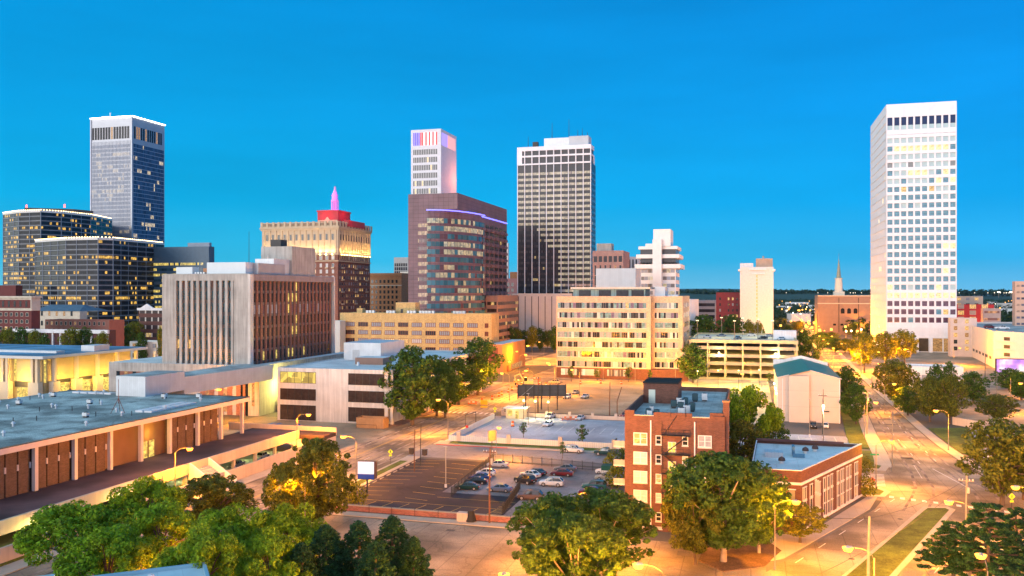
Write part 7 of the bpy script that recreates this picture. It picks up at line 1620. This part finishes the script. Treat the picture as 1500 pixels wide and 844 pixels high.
# traffic / direction sign plates
for u, v, hh, w_, hh2, col, lb, rz in ((684, 641, 3.2, .7, .7, (.45, .03, .03), 'small red stop sign at the corner of the pale lot', .2), (475, 646, 2.6, .8, .8, (.45, .10, .06), 'round red sign by the end of the return wall', .1), (1281, 694, 4.2, 1.8, .35, (.03, .30, .14), 'green street name sign at the avenue corner', 0), (437, 640, 3.4, 1.1, 1.1, (.03, .08, .45), 'small blue sign on the end of the parapet', .1), (45, 822, 2.8, .5, 1.0, (.6, .55, .5), 'white plate on a thin post on the grassy kerb at the bottom left', .5)):
    p = at(u, v); root = thing('road_sign', lb, 'sign', (p[0], p[1], 0), TH+rz); b = MB(); b.box(-.04, -.04, 0, .04, .04, hh, metal_g); b.build('post', root); b = MB(); b.box(-w_/2, -.07, hh-hh2, w_/2, -.045, hh, M('plate_%d' % u, col, .6, .05)); b.build('plate', root)
# small advertising panel on post by the fence (pale front, dark back)
p = at(729, 664); root = thing('post_sign', 'tilted orange-lit sign panel on a post above the iron fence', 'sign', (p[0]-.5, p[1]-3, 0), R(60)); b = MB(); b.tube([(0, 0, 0), (0, 0, 5.2)], .09, metal_d, 6); b.build('post', root); b = MB(); b.box(-1.1, -.2, 3.4, 1.1, .2, 5.8, M('pale_orange_panel', (.34, .24, .16), .7, .05)); b.build('panel', root)
# utility poles and wires
woodp = M('brown_pole_timber', (.15, .075, .045), .95, .2, 1)
poles = {}
for u, v0, v1, lb, m_, rr_, arms in ((717, 655, 767, 'tall brown timber pole rising in front of the fenced lot', woodp, .17, 1), (607, 629, 691, 'brown timber pole at the left edge of the dark lot', woodp, .13, 0), (616, 622, 683, 'dark pole with small meter boxes beside the brown pole', metal_d, .1, 0), (1272, 756, 880, 'grey weathered pole in the middle of the grass median', M('grey_pole_timber', (.24, .22, .19), .95, .2, 1), .2, 0), (1415, 697, 775, 'grey pole with insulators beyond the median end', M('grey_pole_timber', None), .17, 1), (893, 560, 612, 'dark timber pole behind the pale lot, left of two', woodp, .17, 0), (904, 567, 609, 'leaning dark timber pole behind the pale lot, right of two', woodp, .16, 0), (788, 552, 606, 'dark pole beside the billboard, left of two', metal_d, .2, 0), (793, 560, 600, 'dark pole beside the billboard, right of two', metal_d, .2, 0), (1270, 572, 636, 'grey pole with crossarms beside the avenue verge', M('grey_pole_timber', None), .17, 1), (1307, 603, 690, 'plain grey pole by the avenue lawn', M('grey_pole_timber', None), .14, 0), (1205, 575, 636, 'thin pole with transformer before the cream hall', metal_d, .12, 1), (1443, 518, 556, 'thin dark pole by the white parking structure', metal_d, .15, 0), (1460, 545, 592, 'left one of two slim flagpoles on the plaza', steel_pole, .1, 0), (1480, 556, 600, 'right one of two slim flagpoles on the plaza', steel_pole, .1, 0), (743, 470, 520, 'dark pole left of the rust-coloured annex street', metal_d, .15, 0)):
    p = at(u, v1); Y = gY(v1); hh = (v1-v0)*Y/1250; root = thing('utility_pole', lb, 'pole', (p[0], p[1], 0)); b = MB(); b.tube([(0, 0, 0), (.0, 0, hh*.5), (.12 if 'leaning' not in lb else 1.4, 0, hh)], rr_, m_, 8, rr_*.7); b.build('pole', root); poles[u] = (p[0], p[1], hh)
    if arms: b = MB(); b.box(-1.1, -.06, hh-.9, 1.1, .06, hh-.75, m_); [b.frus(x, 0, hh-.75, hh-.5, .06, .05, white_c, 6) for x in (-1, -.5, .5, 1)]; b.frus(.35, .1, hh-2.8, hh-1.9, .22, .22, metal_g, 8); b.build('crossarm', root)
def wire(a, c_, sag, label):
    b = MB(); pts = [(a[0]+(c_[0]-a[0])*t, a[1]+(c_[1]-a[1])*t, a[2]+(c_[2]-a[2])*t-sag*4*t*(1-t)) for t in [i/12 for i in range(13)]]; o = [(p[0]-a[0], p[1]-a[1], p[2]-a[2]) for p in pts]; b.tube(o, .03, metal_d, 4); tag(b.build('overhead_wire', None, a), label, 'wire')
P1, P2 = poles[1272], poles[1415]
wire((P1[0], P1[1], P1[2]-.3), (P1[0]-26, P1[1]+9, 9.5), 1, 'dark wire running left from the median pole past the corner building'); wire((P1[0], P1[1], P1[2]-.3), (P2[0], P2[1], P2[2]-.6), .8, 'dark wire from the median pole to the pole with insulators')
wire((P2[0], P2[1], P2[2]-1.4), (P1[0]-12, P1[1]-22, 7), 1.2, 'dark wire crossing low over the bottom of the avenue'); Q1, Q2 = poles[1270], poles[1205]; wire((Q1[0], Q1[1], Q1[2]-.8), (Q2[0], Q2[1], Q2[2]-1), .6, 'thin wire in front of the cream hall')
wire((poles[893][0], poles[893][1], 12), (poles[788][0], poles[788][1], 13), 1, 'thin wire above the rear wall of the pale lot')
# awning, barrels, barriers, digger
p = at(885, 703); root = thing('awning', 'dark green flat awning beside the apartment block', 'awning', (p[0]-.6, p[1], 0)); b = MB(); b.box(0, 0, 2.6, 4.6, 2.6, 2.8, M('green_canvas', (.010, .08, .06), .8, .1)); b.box(0, -.05, 1.9, 4.6, 0, 2.6, M('green_canvas', None)); b.build('canopy', root); b = MB(); [b.box(x, y, 0, x+.08, y+.08, 2.6, metal_g) for x in (0, 4.5) for y in (0, 2.4)]; b.build('frame', root)
om = M('safety_orange', (.70, .16, .03), .6, .08); BM = MB(); BM.frus(0, 0, 0, .12, .38, .36, metal_d, 8); BM.frus(0, 0, .12, .45, .30, .28, om, 8); BM.frus(0, 0, .45, .6, .28, .27, white_c, 8); BM.frus(0, 0, .6, 1.05, .27, .22, om, 8); bmesh_ = BM.mesh('barrel')
for i, (u, v) in enumerate(((721, 586), (731, 581), (735, 579), (745, 575), (750, 572), (758, 567), (764, 563), (768, 560), (782, 556), (766, 550), (773, 545), (706, 590), (751, 625), (790, 563), (800, 566), (850, 563), (880, 562), (910, 563))):
    p = at(u, v); o = OB('traffic_barrel', bmesh_, None, (p[0], p[1], .02)); o.scale = (1.5, 1.5, 1.5); tag(o, 'orange and white barrel lining the construction street', 'traffic barrel', 'orange barrels along the construction street')
for i, (u, v, lb) in enumerate(((758, 560, 'striped orange barricade, left end of the construction street'), (787, 557, 'red and white barricade under the dark poles'), (692, 593, 'orange arrow barricade on the boulevard pavement'), (830, 616, 'red plastic barrier, left, in the pale lot'), (838, 616, 'red plastic barrier, right, in the pale lot'))):
    p = at(u, v); root = thing('barricade', lb, 'barricade', (p[0], p[1], 0), TH); b = MB(); [b.box(-1.5+.75*k, -.05, .75, -1.5+.75*k+.74, .05, 1.15, om if k % 2 else white_c) for k in range(4)]; b.box(-1.5, -.05, .25, 1.5, .05, .5, om); b.build('board', root); b = MB(); [b.box(x, -.4, 0, x+.1, .4, 1.2, om) for x in (-1.3, 1.2)]; b.build('stand', root)
p = at(709, 597); root = thing('message_board', 'yellow portable message board on the boulevard', 'sign', (p[0], p[1], 0)); b = MB(); b.box(-1.2, -.15, .9, 1.2, .15, 2.4, M('digger_yellow', (.55, .40, .03), .6, .08)); b.build('board', root); b = MB(); b.box(-1, -.6, 0, 1, .6, .5, M('digger_yellow', None)); b.build('trailer', root)
p = at(773, 566); root = thing('excavator', 'small excavator with folded boom among the orange barrels', 'excavator', (p[0], p[1], 0), R(200)); yl = M('cream_machine_paint', (.52, .42, .24), .5, .08)
b = MB(); [b.box(-2.2, y, 0, 2.2, y+.6, .9, metal_d) for y in (-1.5, .9)]; b.build('tracks', root); b = MB(); b.box(-2, -1.3, 1.0, 1.4, 1.3, 2.2, yl); b.box(-2.2, -1.1, 1.2, -1.0, 1.1, 2.7, metal_g); b.build('body', root); b = MB(); b.box(.2, .1, 2.2, 1.5, 1.2, 3.6, glass); b.build('cab', root); b = MB(); b.tube([(1.3, -.4, 1.8), (3.2, -.4, 5.0), (5.4, -.4, 4.0)], .28, yl, 6); b.tube([(5.4, -.4, 4.2), (4.6, -.4, 1.4)], .2, yl, 6); b.build('boom', root); b = MB(); b.prism([(4.1, -.9), (5.2, -.9), (5.2, .1), (4.1, .1)], .5, 1.5, metal_d); b.build('bucket', root)
# wheel stops and bins at the left of the dark lot
b = MB(); b.box(-.9, -.1, 0, .9, .1, .16, walk_m); wm = b.mesh('wheel_stop')
for k in range(9): o = OB('wheel_stop', wm, None, (-72.4, 150+3.4*k, .02), R(90)); tag(o, 'pale concrete wheel stop along the left side of the dark lot', 'wheel stop', 'wheel stops along the dark lot')
for u, v, lb in ((603, 666, 'dark slatted litter bin on the verge, left one'), (622, 668, 'dark slatted litter bin beside the meter pole')):
    p = at(u, v); b = MB(); b.box(-.5, -.4, .1, .5, .4, 1.3, M('slatted_bin', (.08, .06, .05), .8, .2, joint=(.16, 9, .03, .6))); b.box(-.58, -.48, 1.3, .58, .48, 1.42, metal_d); b.frus(0, 0, 0, .1, .4, .4, metal_d, 6); tag(b.build('litter_bin', None, (p[0], p[1], .13)), lb, 'litter bin')
# plaza walls at the right
for i, (pts_, lb) in enumerate((([(1395, 622), (1440, 630), (1455, 628)], 'curved pale plaza wall under the leafy trees'), ([(1448, 618), (1462, 640), (1500, 648)], 'orange-lit plaza wall right of the path'))):
    q = [at(u, v) for u, v in pts_]; b = MB()
    for a, c_ in zip(q, q[1:]):
        d = Vector((c_[0]-a[0], c_[1]-a[1])).normalized(); n_ = (-d.y*.4, d.x*.4); b.prism([(a[0]-q[0][0], a[1]-q[0][1]), (c_[0]-q[0][0], c_[1]-q[0][1]), (c_[0]-q[0][0]+n_[0], c_[1]-q[0][1]+n_[1]), (a[0]-q[0][0]+n_[0], a[1]-q[0][1]+n_[1])], 0, 2.2, par)
    tag(b.build('plaza_wall', None, (q[0][0], q[0][1], 0)), lb, 'wall')
fence(at(1060, 568), at(1138, 568), 'thin dark railing in front of the glowing garage forecourt', 1.6, 3, metal_g)
# shrubs round the corner building
sm = crown_mesh('crown', [(0, 0, 1.2, 1.3), (.8, .3, 1.0, 1.0), (-.7, .4, .9, 1.0), (.1, -.5, 2.0, .9)], 200, .14, ly, 3)
for u, v, s_, lb in ((1268, 694, 1.1, 'tall shrub at the far corner of the corner brick building'), (1267, 728, 1.3, 'orange-lit shrub against the end wall of the corner brick building'), (1205, 612, 1.2, 'clipped shrub before the cream hall'), (897, 693, 1.4, 'yellow-lit bush climbing beside the balconies'), (903, 716, 1.5, 'yellow-lit bush low beside the balconies'), (517, 742, 1.5, 'dark shrub at the left end of the low brick wall')):
    p = at(u, v); o = OB('shrub', sm, None, (p[0], p[1], 0)); o.scale = (s_, s_, s_*1.3); tag(o, lb, 'shrub', 'shrubs beside the buildings')
tag(slab('planting_bed', [at(1023, 822), at(1035, 795), at(1120, 790), at(1145, 808), at(1120, 830), at(1060, 838)], 0, .14, dirt_m, 'structure'))

# ================================================================== the air: evening haze round the whole scene
hb_ = MB(); hb_.box(-9500, -800, -1.2, 9500, 12500, 260, None)
hm_ = bpy.data.meshes.new('haze'); hm_.from_pydata(hb_.v, [], hb_.f); hz_m = bpy.data.materials.new('evening_haze'); hz_m.use_nodes = True; ht = hz_m.node_tree; ht.nodes.clear()
ho = ht.nodes.new('ShaderNodeOutputMaterial'); hv = ht.nodes.new('ShaderNodeVolumePrincipled'); hv.inputs['Color'].default_value = (.30, .70, 1, 1); hv.inputs['Density'].default_value = .000013; hv.inputs['Anisotropy'].default_value = .2; ht.links.new(hv.outputs[0], ho.inputs['Volume'])
hm_.materials.append(hz_m); hz_o = OB('haze', hm_); hz_o['kind'] = 'stuff'
